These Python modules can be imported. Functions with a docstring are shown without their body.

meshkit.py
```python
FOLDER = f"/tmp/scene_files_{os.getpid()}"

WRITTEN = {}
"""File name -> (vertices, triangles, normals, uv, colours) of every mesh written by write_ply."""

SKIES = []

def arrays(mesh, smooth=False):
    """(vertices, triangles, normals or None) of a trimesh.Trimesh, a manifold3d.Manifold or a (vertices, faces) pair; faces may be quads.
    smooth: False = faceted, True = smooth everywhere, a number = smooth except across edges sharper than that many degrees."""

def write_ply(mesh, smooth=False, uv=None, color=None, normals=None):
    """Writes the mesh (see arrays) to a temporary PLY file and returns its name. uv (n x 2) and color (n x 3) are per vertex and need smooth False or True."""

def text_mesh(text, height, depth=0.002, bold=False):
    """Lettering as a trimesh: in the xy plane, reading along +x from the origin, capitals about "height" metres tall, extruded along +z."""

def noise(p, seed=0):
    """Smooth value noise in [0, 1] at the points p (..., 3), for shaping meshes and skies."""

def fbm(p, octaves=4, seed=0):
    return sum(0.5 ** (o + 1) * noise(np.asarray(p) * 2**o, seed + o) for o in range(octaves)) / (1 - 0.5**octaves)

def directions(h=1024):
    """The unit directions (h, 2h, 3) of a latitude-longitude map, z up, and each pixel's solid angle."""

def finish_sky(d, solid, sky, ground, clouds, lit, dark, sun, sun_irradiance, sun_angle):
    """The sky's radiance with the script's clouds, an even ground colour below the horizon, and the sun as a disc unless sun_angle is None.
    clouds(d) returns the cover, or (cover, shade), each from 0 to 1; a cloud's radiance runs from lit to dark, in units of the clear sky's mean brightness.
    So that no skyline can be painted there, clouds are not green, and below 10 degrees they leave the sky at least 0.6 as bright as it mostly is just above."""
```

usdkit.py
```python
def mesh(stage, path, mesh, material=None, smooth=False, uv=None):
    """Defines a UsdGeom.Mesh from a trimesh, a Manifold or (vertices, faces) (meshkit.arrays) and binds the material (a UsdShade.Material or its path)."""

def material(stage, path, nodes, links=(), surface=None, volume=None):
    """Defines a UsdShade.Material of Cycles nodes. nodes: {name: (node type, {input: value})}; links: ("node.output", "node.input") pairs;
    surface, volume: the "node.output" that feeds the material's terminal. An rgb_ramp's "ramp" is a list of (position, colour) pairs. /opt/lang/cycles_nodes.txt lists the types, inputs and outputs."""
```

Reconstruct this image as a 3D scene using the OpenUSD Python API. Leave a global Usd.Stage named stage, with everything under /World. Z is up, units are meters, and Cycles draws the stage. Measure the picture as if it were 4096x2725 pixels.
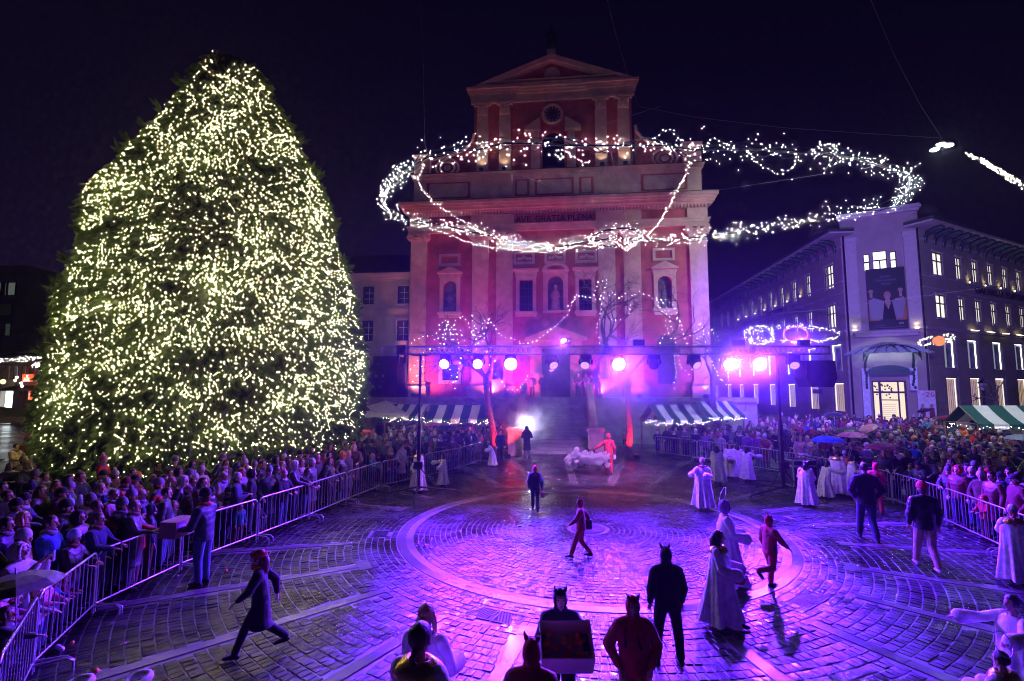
import math, random
import numpy as np
import trimesh, manifold3d as m3, shapely.geometry as sg, shapely.ops as so
import usdkit, meshkit
from pxr import Usd, UsdGeom, UsdLux, UsdShade, Gf, Sdf, Vt

stage = Usd.Stage.CreateInMemory()
UsdGeom.Xform.Define(stage, '/World')
UsdGeom.Scope.Define(stage, '/World/Looks')
PI = math.pi
rnd = random.Random(7)
nrng = np.random.default_rng(11)

# ---------------------------------------------------------------- camera, sky, exposure
PITCH = 5.3
FPX, CXP, CYP, CAMH = 1980., 2048., 1362.5, 4.0      # focal length in pixels of the 4096 wide frame
cam = UsdGeom.Camera.Define(stage, '/World/camera')
cam.AddTranslateOp().Set(Gf.Vec3d(0, 0, CAMH))
cam.AddRotateXOp().Set(90 + PITCH)
cam.CreateHorizontalApertureAttr(36.0)
cam.CreateFocalLengthAttr(36.0 * FPX / 4096)
cam.CreateClippingRangeAttr(Gf.Vec2f(0.05, 3000))
cam.CreateExposureAttr(0.0)

SKY_STRENGTH = 0.0085
dome = UsdLux.DomeLight.Define(stage, '/World/sky')
dome.CreateIntensityAttr(1.0)
skym = usdkit.material(stage, '/World/Looks/night_sky', {
    'sky': ('sky_texture', {'sky_type': 'single_scattering', 'sun_disc': False, 'sun_elevation': 0.03, 'sun_rotation': 2.4}),
    'bw': ('rgb_to_bw', {}),
    'tint': ('mix', {'mix_type': 'multiply', 'fac': 1.0, 'color2': (0.42, 0.24, 1.15)}),
    'bg': ('background_shader', {'strength': SKY_STRENGTH})},
    [('sky.color', 'bw.color'), ('bw.val', 'tint.color1'), ('tint.color', 'bg.color')], surface='bg.background')
UsdShade.MaterialBindingAPI.Apply(dome.GetPrim()).Bind(skym)
dome.GetPrim().SetCustomDataByKey('kind', 'structure')

def ray(u, v):
    x = (u - CXP) / FPX; y = (CYP - v) / FPX; p = math.radians(PITCH)
    return np.array([x, math.cos(p) - y * math.sin(p), math.sin(p) + y * math.cos(p)])
def on_plane(u, v, z=0.0):
    d = ray(u, v); return np.array([0, 0, CAMH]) + d * ((z - CAMH) / d[2])
def at_depth(u, v, Y):
    d = ray(u, v); return np.array([0, 0, CAMH]) + d * (Y / d[1])
DS = 1 / .57544
def Gd(u, v, z=0.0): return on_plane(u * DS, v * DS, z)
def Ad(u, v, Y): return at_depth(u * DS, v * DS, Y)

# ---------------------------------------------------------------- naming and prims
COUNT = {}
def fresh(parent, name):
    k = (parent, name); n = COUNT.get(k, 0); COUNT[k] = n + 1
    return f'{parent}/{name}' if n == 0 else f'{parent}/{name}_{n:03d}'
def path_of(p): return p if isinstance(p, str) else str(p.GetPath())
def tag(p, label=None, cat=None, group=None, kind=None):
    pr = p.GetPrim() if hasattr(p, 'GetPrim') else p
    for k, v in (('label', label), ('category', cat), ('group', group), ('kind', kind)):
        if v: pr.SetCustomDataByKey(k, v)
    return pr
def thing(name, label, cat, loc=(0, 0, 0), rz=0.0, group=None, scale=None):
    x = UsdGeom.Xform.Define(stage, fresh('/World', name))
    x.AddTranslateOp().Set(Gf.Vec3d(*map(float, loc)))
    if rz: x.AddRotateZOp().Set(math.degrees(rz))
    if scale: x.AddScaleOp().Set(Gf.Vec3f(*([scale] * 3 if np.ndim(scale) == 0 else scale)))
    return tag(x, label, cat, group)
VTC = {}
def define(parent, name, v, f, mat, smooth=False, normals=None):
    path = fresh(path_of(parent), name)
    m = UsdGeom.Mesh.Define(stage, path)
    key = (id(v), id(f))
    if key in VTC: P, Cn, I, N = VTC[key][:4]
    else:
        N = None
        if smooth:
            vv, ff, nn = meshkit.arrays((v, f), smooth)
            N = Vt.Vec3fArray.FromNumpy(nn.astype(np.float32))
        else: vv, ff = np.asarray(v), np.asarray(f)
        P = Vt.Vec3fArray.FromNumpy(np.ascontiguousarray(vv, np.float32)); Cn = Vt.IntArray.FromNumpy(np.full(len(ff), ff.shape[1], np.int32))
        I = Vt.IntArray.FromNumpy(np.ascontiguousarray(ff, np.int32).ravel())
        VTC[key] = (P, Cn, I, N, v, f)
    m.CreatePointsAttr(P); m.CreateFaceVertexCountsAttr(Cn); m.CreateFaceVertexIndicesAttr(I); m.CreateSubdivisionSchemeAttr('none')
    if N is not None:
        m.CreateNormalsAttr(N); m.SetNormalsInterpolation('vertex')
    if mat is not None: UsdShade.MaterialBindingAPI.Apply(m.GetPrim()).Bind(mat)
    return m.GetPrim()

def Rz(a):
    c, s = math.cos(a), math.sin(a); M = np.eye(4); M[:2, :2] = [[c, -s], [s, c]]; return M
def Tr(x, y=0, z=0):
    M = np.eye(4); M[:3, 3] = (x, y, z) if np.ndim(x) == 0 else x; return M
BOXF = np.array([[0, 2, 3], [0, 3, 1], [4, 5, 7], [4, 7, 6], [0, 1, 5], [0, 5, 4], [2, 6, 7], [2, 7, 3], [0, 4, 6], [0, 6, 2], [1, 3, 7], [1, 7, 5]])
BOXV = np.array([[x, y, z] for z in (-.5, .5) for y in (-.5, .5) for x in (-.5, .5)])
class MB:
    """Collects shapes; build() makes them one mesh."""
    def __init__(s, xf=None): s.v, s.f, s.n, s.xf = [], [], 0, xf
    def add(s, v, f):
        v = np.asarray(v, float); f = np.asarray(f, int)
        if f.shape[1] == 4: f = np.vstack([f[:, [0, 1, 2]], f[:, [0, 2, 3]]])
        s.v.append(v); s.f.append(f + s.n); s.n += len(v); return s
    def tm(s, m): return s.add(np.array(m.vertices), np.array(m.faces))
    def man(s, m):
        q = m.to_mesh(); return s.add(np.array(q.vert_properties[:, :3]), np.array(q.tri_verts))
    def box(s, x0, x1, y0, y1, z0, z1, M=None):
        v = BOXV * (x1 - x0, y1 - y0, z1 - z0) + ((x0 + x1) / 2, (y0 + y1) / 2, (z0 + z1) / 2)
        if M is not None: v = v @ M[:3, :3].T + M[:3, 3]
        return s.add(v, BOXF)
    def prism(s, poly, y0, y1):
        """poly in (x, z), extruded along y"""
        p = poly if hasattr(poly, 'exterior') else sg.Polygon(poly)
        t = trimesh.creation.extrude_polygon(p, y1 - y0, engine='earcut')
        v = np.array(t.vertices); v = np.stack([v[:, 0], y1 - v[:, 2], v[:, 1]], 1)
        return s.add(v, np.array(t.faces))
    def flat(s, poly, z0, z1):
        p = poly if hasattr(poly, 'exterior') else sg.Polygon(poly)
        t = trimesh.creation.extrude_polygon(p, z1 - z0, engine='earcut'); v = np.array(t.vertices); v[:, 2] += z0
        return s.add(v, np.array(t.faces))
    def tube(s, pts, r, n=6, caps=True):
        p = np.asarray(pts, float); r = np.broadcast_to(r, (len(p),))
        t = np.gradient(p, axis=0); t /= np.linalg.norm(t, axis=1, keepdims=True) + 1e-12
        a = np.cross(t, np.where(np.abs(t[:, 2:]) < .9, [0, 0, 1.], [1., 0, 0])); a /= np.linalg.norm(a, axis=1, keepdims=True) + 1e-12
        b = np.cross(t, a); g = np.arange(n) * 2 * PI / n
        v = p[:, None] + r[:, None, None] * (np.cos(g)[None, :, None] * a[:, None] + np.sin(g)[None, :, None] * b[:, None])
        i, j = np.meshgrid(np.arange(len(p) - 1), np.arange(n), indexing='ij')
        q = np.stack([i * n + j, i * n + (j + 1) % n, (i + 1) * n + (j + 1) % n, (i + 1) * n + j], -1).reshape(-1, 4)
        f = np.vstack([q[:, [0, 2, 1]], q[:, [0, 3, 2]]])
        if caps:
            e = (len(p) - 1) * n; k = np.arange(1, n - 1)
            f = np.vstack([f, np.stack([0 * k, k, k + 1], 1), np.stack([0 * k + e, e + k + 1, e + k], 1)])
        return s.add(v.reshape(-1, 3), f)
    def lathe(s, prof, c=(0, 0, 0), n=16, sx=1, sy=1, fold=0, nf=7, a0=0, a1=2 * PI):
        """prof: (r, z) from bottom to top"""
        prof = np.asarray(prof, float); full = abs(a1 - a0 - 2 * PI) < 1e-6
        g = np.linspace(a0, a1, n, endpoint=not full)
        k = np.linspace(1, 0, len(prof))
        R = prof[:, None, 0] * (1 + fold * k[:, None] * np.sin(nf * g)[None])
        v = np.stack([c[0] + sx * R * np.cos(g), c[1] + sy * R * np.sin(g), c[2] + np.broadcast_to(prof[:, None, 1], R.shape)], -1)
        i, j = np.meshgrid(np.arange(len(prof) - 1), np.arange(n if full else n - 1), indexing='ij')
        q = np.stack([i * n + j, i * n + (j + 1) % n, (i + 1) * n + (j + 1) % n, (i + 1) * n + j], -1).reshape(-1, 4)
        return s.add(v.reshape(-1, 3), q)
    def ball(s, c, r, n=8, m=6):
        r = np.broadcast_to(r, (3,)); ph = np.linspace(-PI / 2, PI / 2, m)
        pr = np.stack([np.cos(ph), np.sin(ph)], 1); b = MB().lathe(pr, n=n)
        return s.add(b.v[0] * r + c, b.f[0])
    def arrays(s):
        v, f = np.vstack(s.v), np.vstack(s.f)
        if s.xf is not None: v = v @ s.xf[:3, :3].T + s.xf[:3, 3]
        return v, f
    def build(s, name, mat, parent='/World', smooth=False):
        v, f = s.arrays(); return define(parent, name, v, f, mat, smooth)

# ---------------------------------------------------------------- materials
MATS = {}
def lookname(n): return f'/World/Looks/{n}'.replace('.', '_').replace(' ', '_')
def paint(name, col, rough=.6, metal=0., spec=.5, var=.18, scale=3., bump=0., bscale=40., coat=0., dist=.02):
    """painted or plain surface with uneven tone, and optional fine relief"""
    if name in MATS: return MATS[name]
    c = np.array(col)
    nodes = {'tc': ('texture_coordinate', {}), 'n': ('noise_texture', {'scale': scale, 'detail': 5., 'roughness': .6}),
             'r': ('rgb_ramp', {'ramp': [(.3, tuple(c * (1 - var))), (.7, tuple(np.minimum(c * (1 + var), 1)))]}),
             'p': ('principled_bsdf', {'roughness': rough, 'metallic': metal, 'specular_ior_level': spec, 'coat_weight': coat})}
    links = [('tc.object', 'n.vector'), ('n.fac', 'r.fac'), ('r.color', 'p.base_color')]
    if bump:
        nodes['n2'] = ('noise_texture', {'scale': bscale, 'detail': 4.}); nodes['b'] = ('bump', {'strength': bump, 'distance': dist})
        links += [('tc.object', 'n2.vector'), ('n2.fac', 'b.height'), ('b.normal', 'p.normal')]
    MATS[name] = usdkit.material(stage, lookname(name), nodes, links, surface='p.BSDF'); return MATS[name]
def glow(name, col, strength):
    if name in MATS: return MATS[name]
    MATS[name] = usdkit.material(stage, lookname(name), {'e': ('emission', {'color': col, 'strength': strength})}, [], surface='e.emission'); return MATS[name]
def cloth(name, col, puffer=False, rough=.8, sheen=.2):
    if name in MATS: return MATS[name]
    c = np.array(col)
    nodes = {'tc': ('texture_coordinate', {}), 'n': ('noise_texture', {'scale': 9., 'detail': 4.}),
             'r': ('rgb_ramp', {'ramp': [(.3, tuple(c * .78)), (.7, tuple(np.minimum(c * 1.2, 1)))]}),
             'p': ('principled_bsdf', {'roughness': .45 if puffer else rough, 'sheen_weight': sheen, 'specular_ior_level': .4 if puffer else .2}),
             'w': ('wave_texture', {'wave_type': 'bands', 'bands_direction': 'z', 'scale': 2.9, 'distortion': 3.5, 'detail': 3.}) if puffer else ('noise_texture', {'scale': 7., 'detail': 3.}),
             'b': ('bump', {'strength': .3 if puffer else .6, 'distance': .014 if puffer else .03})}
    MATS[name] = usdkit.material(stage, lookname(name), nodes, [('tc.object', 'n.vector'), ('n.fac', 'r.fac'), ('r.color', 'p.base_color'), ('tc.object', 'w.vector'), ('w.fac', 'b.height'), ('b.normal', 'p.normal')], surface='p.BSDF')
    return MATS[name]

def spot(path, pos, aim, col, watts, cone=40, soft=.4, radius=.06):
    """a real lamp: its light leaves from the lens of the lamp it belongs to"""
    L = UsdLux.SphereLight.Define(stage, fresh(*path)); L.CreateRadiusAttr(radius); L.CreateNormalizeAttr(True)
    L.CreateIntensityAttr(float(watts)); L.CreateColorAttr(Gf.Vec3f(*col))
    d = np.array(aim, float) - pos; d /= np.linalg.norm(d); z = -d
    x = np.cross([0, 0, 1.], z); x = np.array([1., 0, 0]) if np.linalg.norm(x) < 1e-4 else x / np.linalg.norm(x); y = np.cross(z, x)
    M = Gf.Matrix4d(*x, 0, *y, 0, *z, 0, *map(float, pos), 1); L.AddTransformOp().Set(M)
    sh = UsdLux.ShapingAPI.Apply(L.GetPrim()); sh.CreateShapingConeAngleAttr(float(cone)); sh.CreateShapingConeSoftnessAttr(float(soft))
    return L
# ---------------------------------------------------------------- the square: wet setts laid in rings round a well cover
PC = np.array([2.15, 14.44])
def wet(name, lo, hi, r0, r1, island=True, bump=.5, bscale=55., light=0.06):
    """wet stone: tone from stone to stone, puddled gloss that comes and goes, grain"""
    nodes = {'g': ('geometry', {}), 'tone': ('rgb_ramp', {'ramp': [(0, lo), (.5, tuple((np.array(lo) + hi) / 2)), (1 - light, hi), (1 - light + .01, tuple(np.array(hi) * 2.6)), (1, tuple(np.array(hi) * 3.2))]}),
             'pud': ('noise_texture', {'scale': .55, 'detail': 4.}), 'fine': ('noise_texture', {'scale': bscale, 'detail': 5., 'roughness': .65}),
             'grain': ('mix', {'mix_type': 'multiply', 'fac': .5}),
             'rr': ('map_range', {'from_min': .36, 'from_max': .66, 'to_min': r0, 'to_max': r1, 'clamp': True}),
             'b': ('bump', {'strength': bump, 'distance': .012}), 'p': ('principled_bsdf', {'specular_ior_level': .62, 'coat_weight': .1, 'coat_roughness': .12})}
    links = [('g.position', 'pud.vector'), ('g.position', 'fine.vector'), ('tone.color', 'grain.color1'), ('fine.color', 'grain.color2'), ('grain.color', 'p.base_color'),
             ('pud.fac', 'rr.value'), ('rr.result', 'p.roughness'), ('fine.fac', 'b.height'), ('b.normal', 'p.normal')]
    if island: links.append(('g.random_per_island', 'tone.fac'))
    else: links.append(('pud.fac', 'tone.fac'))
    return usdkit.material(stage, lookname(name), nodes, links, surface='p.BSDF')
M_sett = wet('wet_sett', (.012, .0115, .013), (.045, .042, .044), .13, .4, bump=.6)
M_slab = wet('wet_pale_slab', (.13, .124, .12), (.2, .19, .185), .1, .27, light=0., bump=.25, bscale=90.)
M_mortar = wet('wet_mortar', (.11, .105, .1), (.22, .21, .2), .2, .45, island=False, bump=.8, bscale=38., light=0.)
M_iron = paint('cast_iron', (.035, .034, .036), .42, .7, bump=.4, bscale=80)
M_brick_far = wet('wet_far_paving', (.05, .048, .05), (.09, .086, .085), .25, .55, island=False, bump=.7, bscale=16., light=0.)

g = MB(); g.add([[-260, -60, -.0095], [260, -60, -.0095], [260, 420, -.0095], [-260, 420, -.0095]], [[0, 1, 2, 3]])
GROUND = g.build('ground', M_mortar); tag(GROUND, 'wet mortar bed and paving of the city square under the setts', kind='structure')

STRIP_TH = [-168, -152.2, -137.6, -122.3, -108.1, -93, -78, -62.1, -45.4, -29.2, -12.35, 3, 18, 33, 46.5, 60.2, 73.3, 86.3, 99.6, 113.1, 127.5, 143, 158.7]
CAPS = (-152.2, -29.2, 158.7, 113.1, 86.3, 60.2, -108.1)
STRIP_IN, STRIP_OUT = 6.35, 16.5
LFENCE = np.array([[-5.5, 5.6], [-6.63, 7.23], [-7.33, 9.07], [-7.15, 11.08], [-6.58, 13.2], [-6.06, 15.2], [-5.63, 17.25], [-5.06, 19.58], [-3.74, 21.63], [-2.51, 23.79], [-1.6, 26.2]])
RFENCE = np.array([[11.0, 9.4], [11.7, 12.0], [12.45, 14.6], [12.9, 17.2], [12.8, 19.8], [12.2, 22.4], [11.3, 24.9], [10.0, 27.2], [8.4, 29.6]])
def ground_seen(x, y):
    """what of the setts the picture can see"""
    u, v = x / np.maximum(y, .1), y
    ok = (v > 4.6) & (v < 31) & (np.abs(u) < 1.16)
    return ok & (x > np.interp(y, LFENCE[:, 1], LFENCE[:, 0]) - 1.6) & (x < np.interp(y, RFENCE[:, 1], RFENCE[:, 0]) + 1.6)
def in_grate(x, y):
    return False
GRATES = [Gd(1140, 1417), Gd(1856, 1382), Gd(1795, 1192), Gd(875, 1229)]
setts = []                                   # (cx, cy, angle, half radial, half tangential)
def row(r, dr, lt, inner):
    if not inner: arcs = []
    n = max(5, int(2 * PI * r / lt)); off = rnd.random()
    ths = (np.arange(n) + off + nrng.uniform(-.13, .13, n)) * 2 * PI / n
    w = (np.diff(np.append(ths, ths[0] + 2 * PI))) * r
    mid = ths + w / r / 2
    for k in range(n):
        x, y = PC[0] + r * math.cos(mid[k]), PC[1] + r * math.sin(mid[k])
        if not ground_seen(x, y): continue
        if r > STRIP_IN and y < 27:
            d = (math.degrees(mid[k]) - np.array(STRIP_TH) + 180) % 360 - 180
            j = np.argmin(abs(d)); gap = abs(math.radians(d[j])) * r
            if r < STRIP_OUT and gap < .12 + w[k] * .45:
                continue
        if min(abs(complex(x - g_[0], y - g_[1])) for g_ in GRATES) < .34: continue
        setts.append((x, y, mid[k], dr / 2 - .006 - rnd.random() * .004, w[k] / 2 - .0045 - rnd.random() * .004))
r = .66
while r < 4.92: row(r, .142, .15, True); r += .142
r = 5.36
while r < 6.3: row(r, .155, .165, True); r += .155
r = STRIP_IN + .1
while r < 27: row(r, .19, .135 if r < 16 else .16, False); r += .19
setts = np.array(setts)
setts = setts[np.argsort(np.hypot(setts[:, 0], setts[:, 1]))]
def sett_mesh(S, rng):
    """a rough block with worn edges: dished top, four bevels"""
    n = len(S); c, s_ = np.cos(S[:, 2]), np.sin(S[:, 2])
    a = np.array([[-1, -1], [1, -1], [1, 1], [-1, 1]], float)
    top, low = a * .915, a
    off = np.vstack([top, low, [[0, 0]]])
    P = off[None] * S[:, None, 3:5]
    P[:, :8] += rng.uniform(-.006, .006, (n, 8, 2))
    z = np.concatenate([np.zeros((n, 4)), np.full((n, 4), -.012), np.full((n, 1), .0035)], 1)
    h = rng.normal(0, .0034, n)
    z[:, [0, 1, 2, 3, 8]] += h[:, None]
    tx, ty = rng.normal(0, .03, n), rng.normal(0, .03, n)
    z[:, [0, 1, 2, 3, 8]] += P[:, [0, 1, 2, 3, 8], 0] * tx[:, None] + P[:, [0, 1, 2, 3, 8], 1] * ty[:, None]
    X = S[:, None, 0] + P[..., 0] * c[:, None] - P[..., 1] * s_[:, None]
    Y = S[:, None, 1] + P[..., 0] * s_[:, None] + P[..., 1] * c[:, None]
    V = np.stack([X, Y, z], -1).reshape(-1, 3)
    F = [[0, 1, 8], [1, 2, 8], [2, 3, 8], [3, 0, 8]] + [q for k in range(4) for q in ([k, 4 + k, 4 + (k + 1) % 4], [k, 4 + (k + 1) % 4, (k + 1) % 4])]
    return V, (np.array(F)[None] + (np.arange(n) * 9)[:, None, None]).reshape(-1, 3)
tone3 = [paint(f'sett_tone_{k}', c, .3, spec=.6, bump=.5, bscale=55, coat=.15, var=.3, scale=20) for k, c in (('dark', (.018, .017, .018)), ('mid', (.03, .029, .03)), ('warm', (.042, .037, .035)), ('pale', (.11, .1, .105)))]
for k in range(260):
    v, f = sett_mesh(setts[k:k + 1], nrng); define(GROUND, 'sett', v, f, tone3[rnd.choices(range(4), (5, 5, 3, 1))[0]])
v, f = sett_mesh(setts[260:], nrng)
tag(define(GROUND, 'setts', v, f, M_sett), kind='stuff')

def slab_arc(r0, r1, t0, t1, z=.004):
    t = np.linspace(t0, t1, 7); b = .008
    V = []
    for rr, zz in ((r0, -.03), (r0 + b, z), (r1 - b, z), (r1, -.03)):
        V.append(np.stack([PC[0] + rr * np.cos(t), PC[1] + rr * np.sin(t), np.full(7, zz)], 1))
    V = np.vstack(V); F = [[i * 7 + j, (i + 1) * 7 + j, (i + 1) * 7 + j + 1, i * 7 + j + 1] for i in range(3) for j in range(6)]
    F += [[0, 7, 14, 21][::1], [6, 27, 20, 13]]
    return V, np.array(F)
ring_n = 27
for k in range(ring_n):
    t0 = k * 2 * PI / ring_n; v, f = slab_arc(5.03, 5.265, t0 + .0009, t0 + 2 * PI / ring_n - .0009); define(GROUND, 'ring_slab', v, f, M_slab)
for th in STRIP_TH:
    t = math.radians(th); M = Tr(PC[0], PC[1]) @ Rz(t); rr = STRIP_IN
    while rr < STRIP_OUT:
        L = rnd.uniform(1.05, 1.55); c = M @ (rr + L / 2, 0, 0, 1)
        if ground_seen(c[0], c[1]): MB().box(rr + .003, rr + L - .003, -.105, .105, -.03, .004 + rnd.uniform(-.001, .001), M).build('strip_slab', M_slab, GROUND)
        rr += L
    if th in CAPS: MB().box(STRIP_IN - .3, STRIP_IN - .006, -.3, .3, -.03, .0052, M).build('cap_slab', M_slab, GROUND)

t = thing('well_cover', 'round pale stone well cover with carved rings in the middle of the square', 'well cover', (PC[0], PC[1], 0))
m = MB(); prof = [(0, .006)]
for k in range(1, 7): prof += [(k * .075 - .02, .006), (k * .075 - .012, -.004), (k * .075 - .004, -.004), (k * .075, .006)]
m.lathe([(a, b) for a, b in prof][::1] + [(.47, .006), (.48, -.03)], n=40); m.build('cover', M_slab, t); MB().lathe([(.02, .0075), (.05, .0105), (0, .0105)], n=12).build('lifting_boss', M_iron, t)
gl = ['drain grate with slanted bars just outside the stone ring, left of the box carrier', 'pair of drain grates side by side in the bright paving right of the ring',
      'small drain grate beyond the ring, behind the running red figure', 'dark square drain grate left of the ring, by the unlit paving']
for i, gp in enumerate(GRATES):
    t = thing('drain_grate', gl[i], 'drain grate', (gp[0], gp[1], 0), math.atan2(gp[1] - PC[1], gp[0] - PC[0]) + PI / 2)
    for s_ in ((-1, 1) if i < 2 else (0,)):
        cx = s_ * .27
        m = MB()
        for a in (-1, 1): m.box(cx - .25, cx + .25, a * .2 - .015, a * .2 + .015, -.02, .006); m.box(cx + a * .24 - .015, cx + a * .24 + .015, -.185, .185, -.02, .006)
        m.build('frame', M_iron, t)
        for k in range(8): MB().box(-.014, .014, -.19, .19, -.02, .002, Tr(cx - .196 + k * .056) @ Rz(.35 * (s_ or 1))).build('bar', M_iron, t)
        MB().box(cx - .23, cx + .23, -.19, .19, -.0088, -.007).build('pit', paint('pit_black', (.004, .004, .004), .9), t)
# ---------------------------------------------------------------- the church
M_red = paint('red_plaster', (.38, .085, .085), .85, var=.26, scale=.9, bump=.25, bscale=14)
M_cream = paint('cream_stone', (.5, .315, .265), .8, var=.18, scale=1.4, bump=.2, bscale=20)
M_stone = paint('grey_stone', (.27, .25, .24), .8, var=.3, scale=1.1, bump=.45, bscale=9)
M_lead = paint('lead_roof', (.07, .07, .075), .5, .3)
M_tile = paint('dark_roof_tiles', (.055, .04, .036), .8, bump=.6, bscale=6)
M_glassd = paint('night_window_glass', (.012, .012, .016), .12, spec=.7)
M_bronze = paint('green_bronze', (.05, .09, .075), .5, .6)
M_blackm = paint('black_metal', (.015, .015, .017), .4, .4)
M_letter = paint('dark_lettering', (.03, .012, .02), .6)
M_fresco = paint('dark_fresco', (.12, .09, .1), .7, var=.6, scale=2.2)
def arch(x0, x1, z0, z1, n=12):
    r = (x1 - x0) / 2; c = (x0 + x1) / 2; a = np.linspace(0, PI, n)
    return sg.Polygon([(x0, z0), (x1, z0)] + [(c + r * math.cos(k), z1 - r + r * math.sin(k)) for k in a])
def segarch(x0, x1, z0, z1, n=14):
    c, r = (x0 + x1) / 2, (x1 - x0) / 2; return sg.Polygon([(c + r * math.cos(k), z0 + (z1 - z0) * math.sin(k)) for k in np.linspace(0, PI, n)])
def rect(x0, x1, z0, z1): return sg.box(x0, z0, x1, z1)
CH_O, CH_R = (3.70, 38.0, 0.0), math.radians(-5.8)
CHM = Tr(CH_O) @ Rz(CH_R)
def ch(s, y, z): return (CHM @ (s, y, z, 1))[:3]
S0 = -.38
church = thing('church', 'red baroque church front with cream pilasters, clock and triangular gable', 'church', CH_O, CH_R)
holes = [rect(-3.13, -2.08, 9.83, 12.32), rect(1.5, 2.48, 9.83, 12.32), arch(-.91, .29, 9.92, 12.59), arch(-9.2, -8.13, 9.93, 12.39), arch(7.47, 8.49, 9.93, 12.39), rect(-1.4, .75, 3.2, 6.9),
         arch(7.3, 8.7, 4.2, 7.9), rect(-9.2, -7.9, 4.5, 5.7)]
lower = rect(-11.9, 11.13, 3.2, 16.3)
for h in holes: lower = lower.difference(h)
MB().prism(lower, 0, .7).build('wall', M_red, church)
MB().box(-11.9, 11.13, .72, 26, 3.2, 18.6).build('nave', M_red, church)
up = sg.Polygon([(-6.89, 21.2), (5.86, 21.2), (5.86, 27.2), (-6.89, 27.2)]).difference(arch(-1.32, .5, 20.9, 24.69)).difference(sg.Point(-.45, 26.05).buffer(.8))
MB().prism(up, .35, .9).build('upper_wall', M_red, church)
MB().box(-6.8, 5.8, .92, 20, 18.6, 28.4).build('nave_roof_space', M_red, church)
# scrolls at both sides of the upper storey
for sgn in (-1, 1):
    pts = [(6.51, 24.7), (6.62, 24.2), (6.95, 23.7), (7.5, 23.3), (8.2, 23.02), (9.2, 22.75), (10.12, 22.6), (10.12, 21.2), (6.51, 21.2)]
    MB().prism([(S0 + sgn * a, b) for a, b in pts][::sgn], .45, .95).build('scroll', M_red, church)
    m = MB(); cv = [(S0 + sgn * a, .4, b + .06) for a, b in pts[:7]]; m.tube(cv, .12, 6); m.build('scroll_moulding', M_cream, church, True)
    m = MB(); x = S0 + sgn * 8.75
    for rr, w in ((.95, .1), (.6, .09)): m.tube([(x + rr * math.cos(a), .42, 21.95 + rr * .8 * math.sin(a)) for a in np.linspace(0, 2 * PI, 22)], w, 6, False)
    m.ball((x, .42, 21.95), (.3, .1, .26)); m.build('shell_medallion', M_cream, church, True)
    m = MB(); xa = S0 + sgn * 10.78
    m.box(xa - .66, xa + .66, .1, 1.3, 21.2, 22.75).box(xa - .74, xa + .74, .0, 1.4, 22.75, 23.0); m.build('corner_pedestal', M_cream, church)
MB().box(-1.4, .6, .8, .91, 20.9, 24.8).build('upper_window_glass', M_glassd, church)
def bands(name, x0, x1, lst, mat=M_cream, y1=.6):
    m = MB()
    for z0, z1, p in lst: m.box(x0 - p, x1 + p, -p, y1 + p * .01, z0, z1)
    return m.build(name, mat, church)
bands('architrave', -11.9, 11.13, [(16.26, 16.5, .2), (16.5, 16.74, .26), (16.74, 16.82, .34)])
bands('frieze', -11.9, 11.13, [(16.82, 17.6, .12)], M_red)
m = MB().box(-11.2, 10.5, -.42, -.125, 17.6, 17.63)
for c_ in (-11.23, -5.27, 4.6, 10.5):
    w = .75 if abs(c_) > 10 else 1.72
    MB().box(c_ - w, c_ + w, -.3, -.123, 16.822, 17.6).build('frieze_block', M_cream, church)
for k in range(92):
    x = -11.85 + k * .252; MB().box(x, x + .13, -.36, -.125, 17.63, 17.84).build('dentil', M_cream, church)
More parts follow.
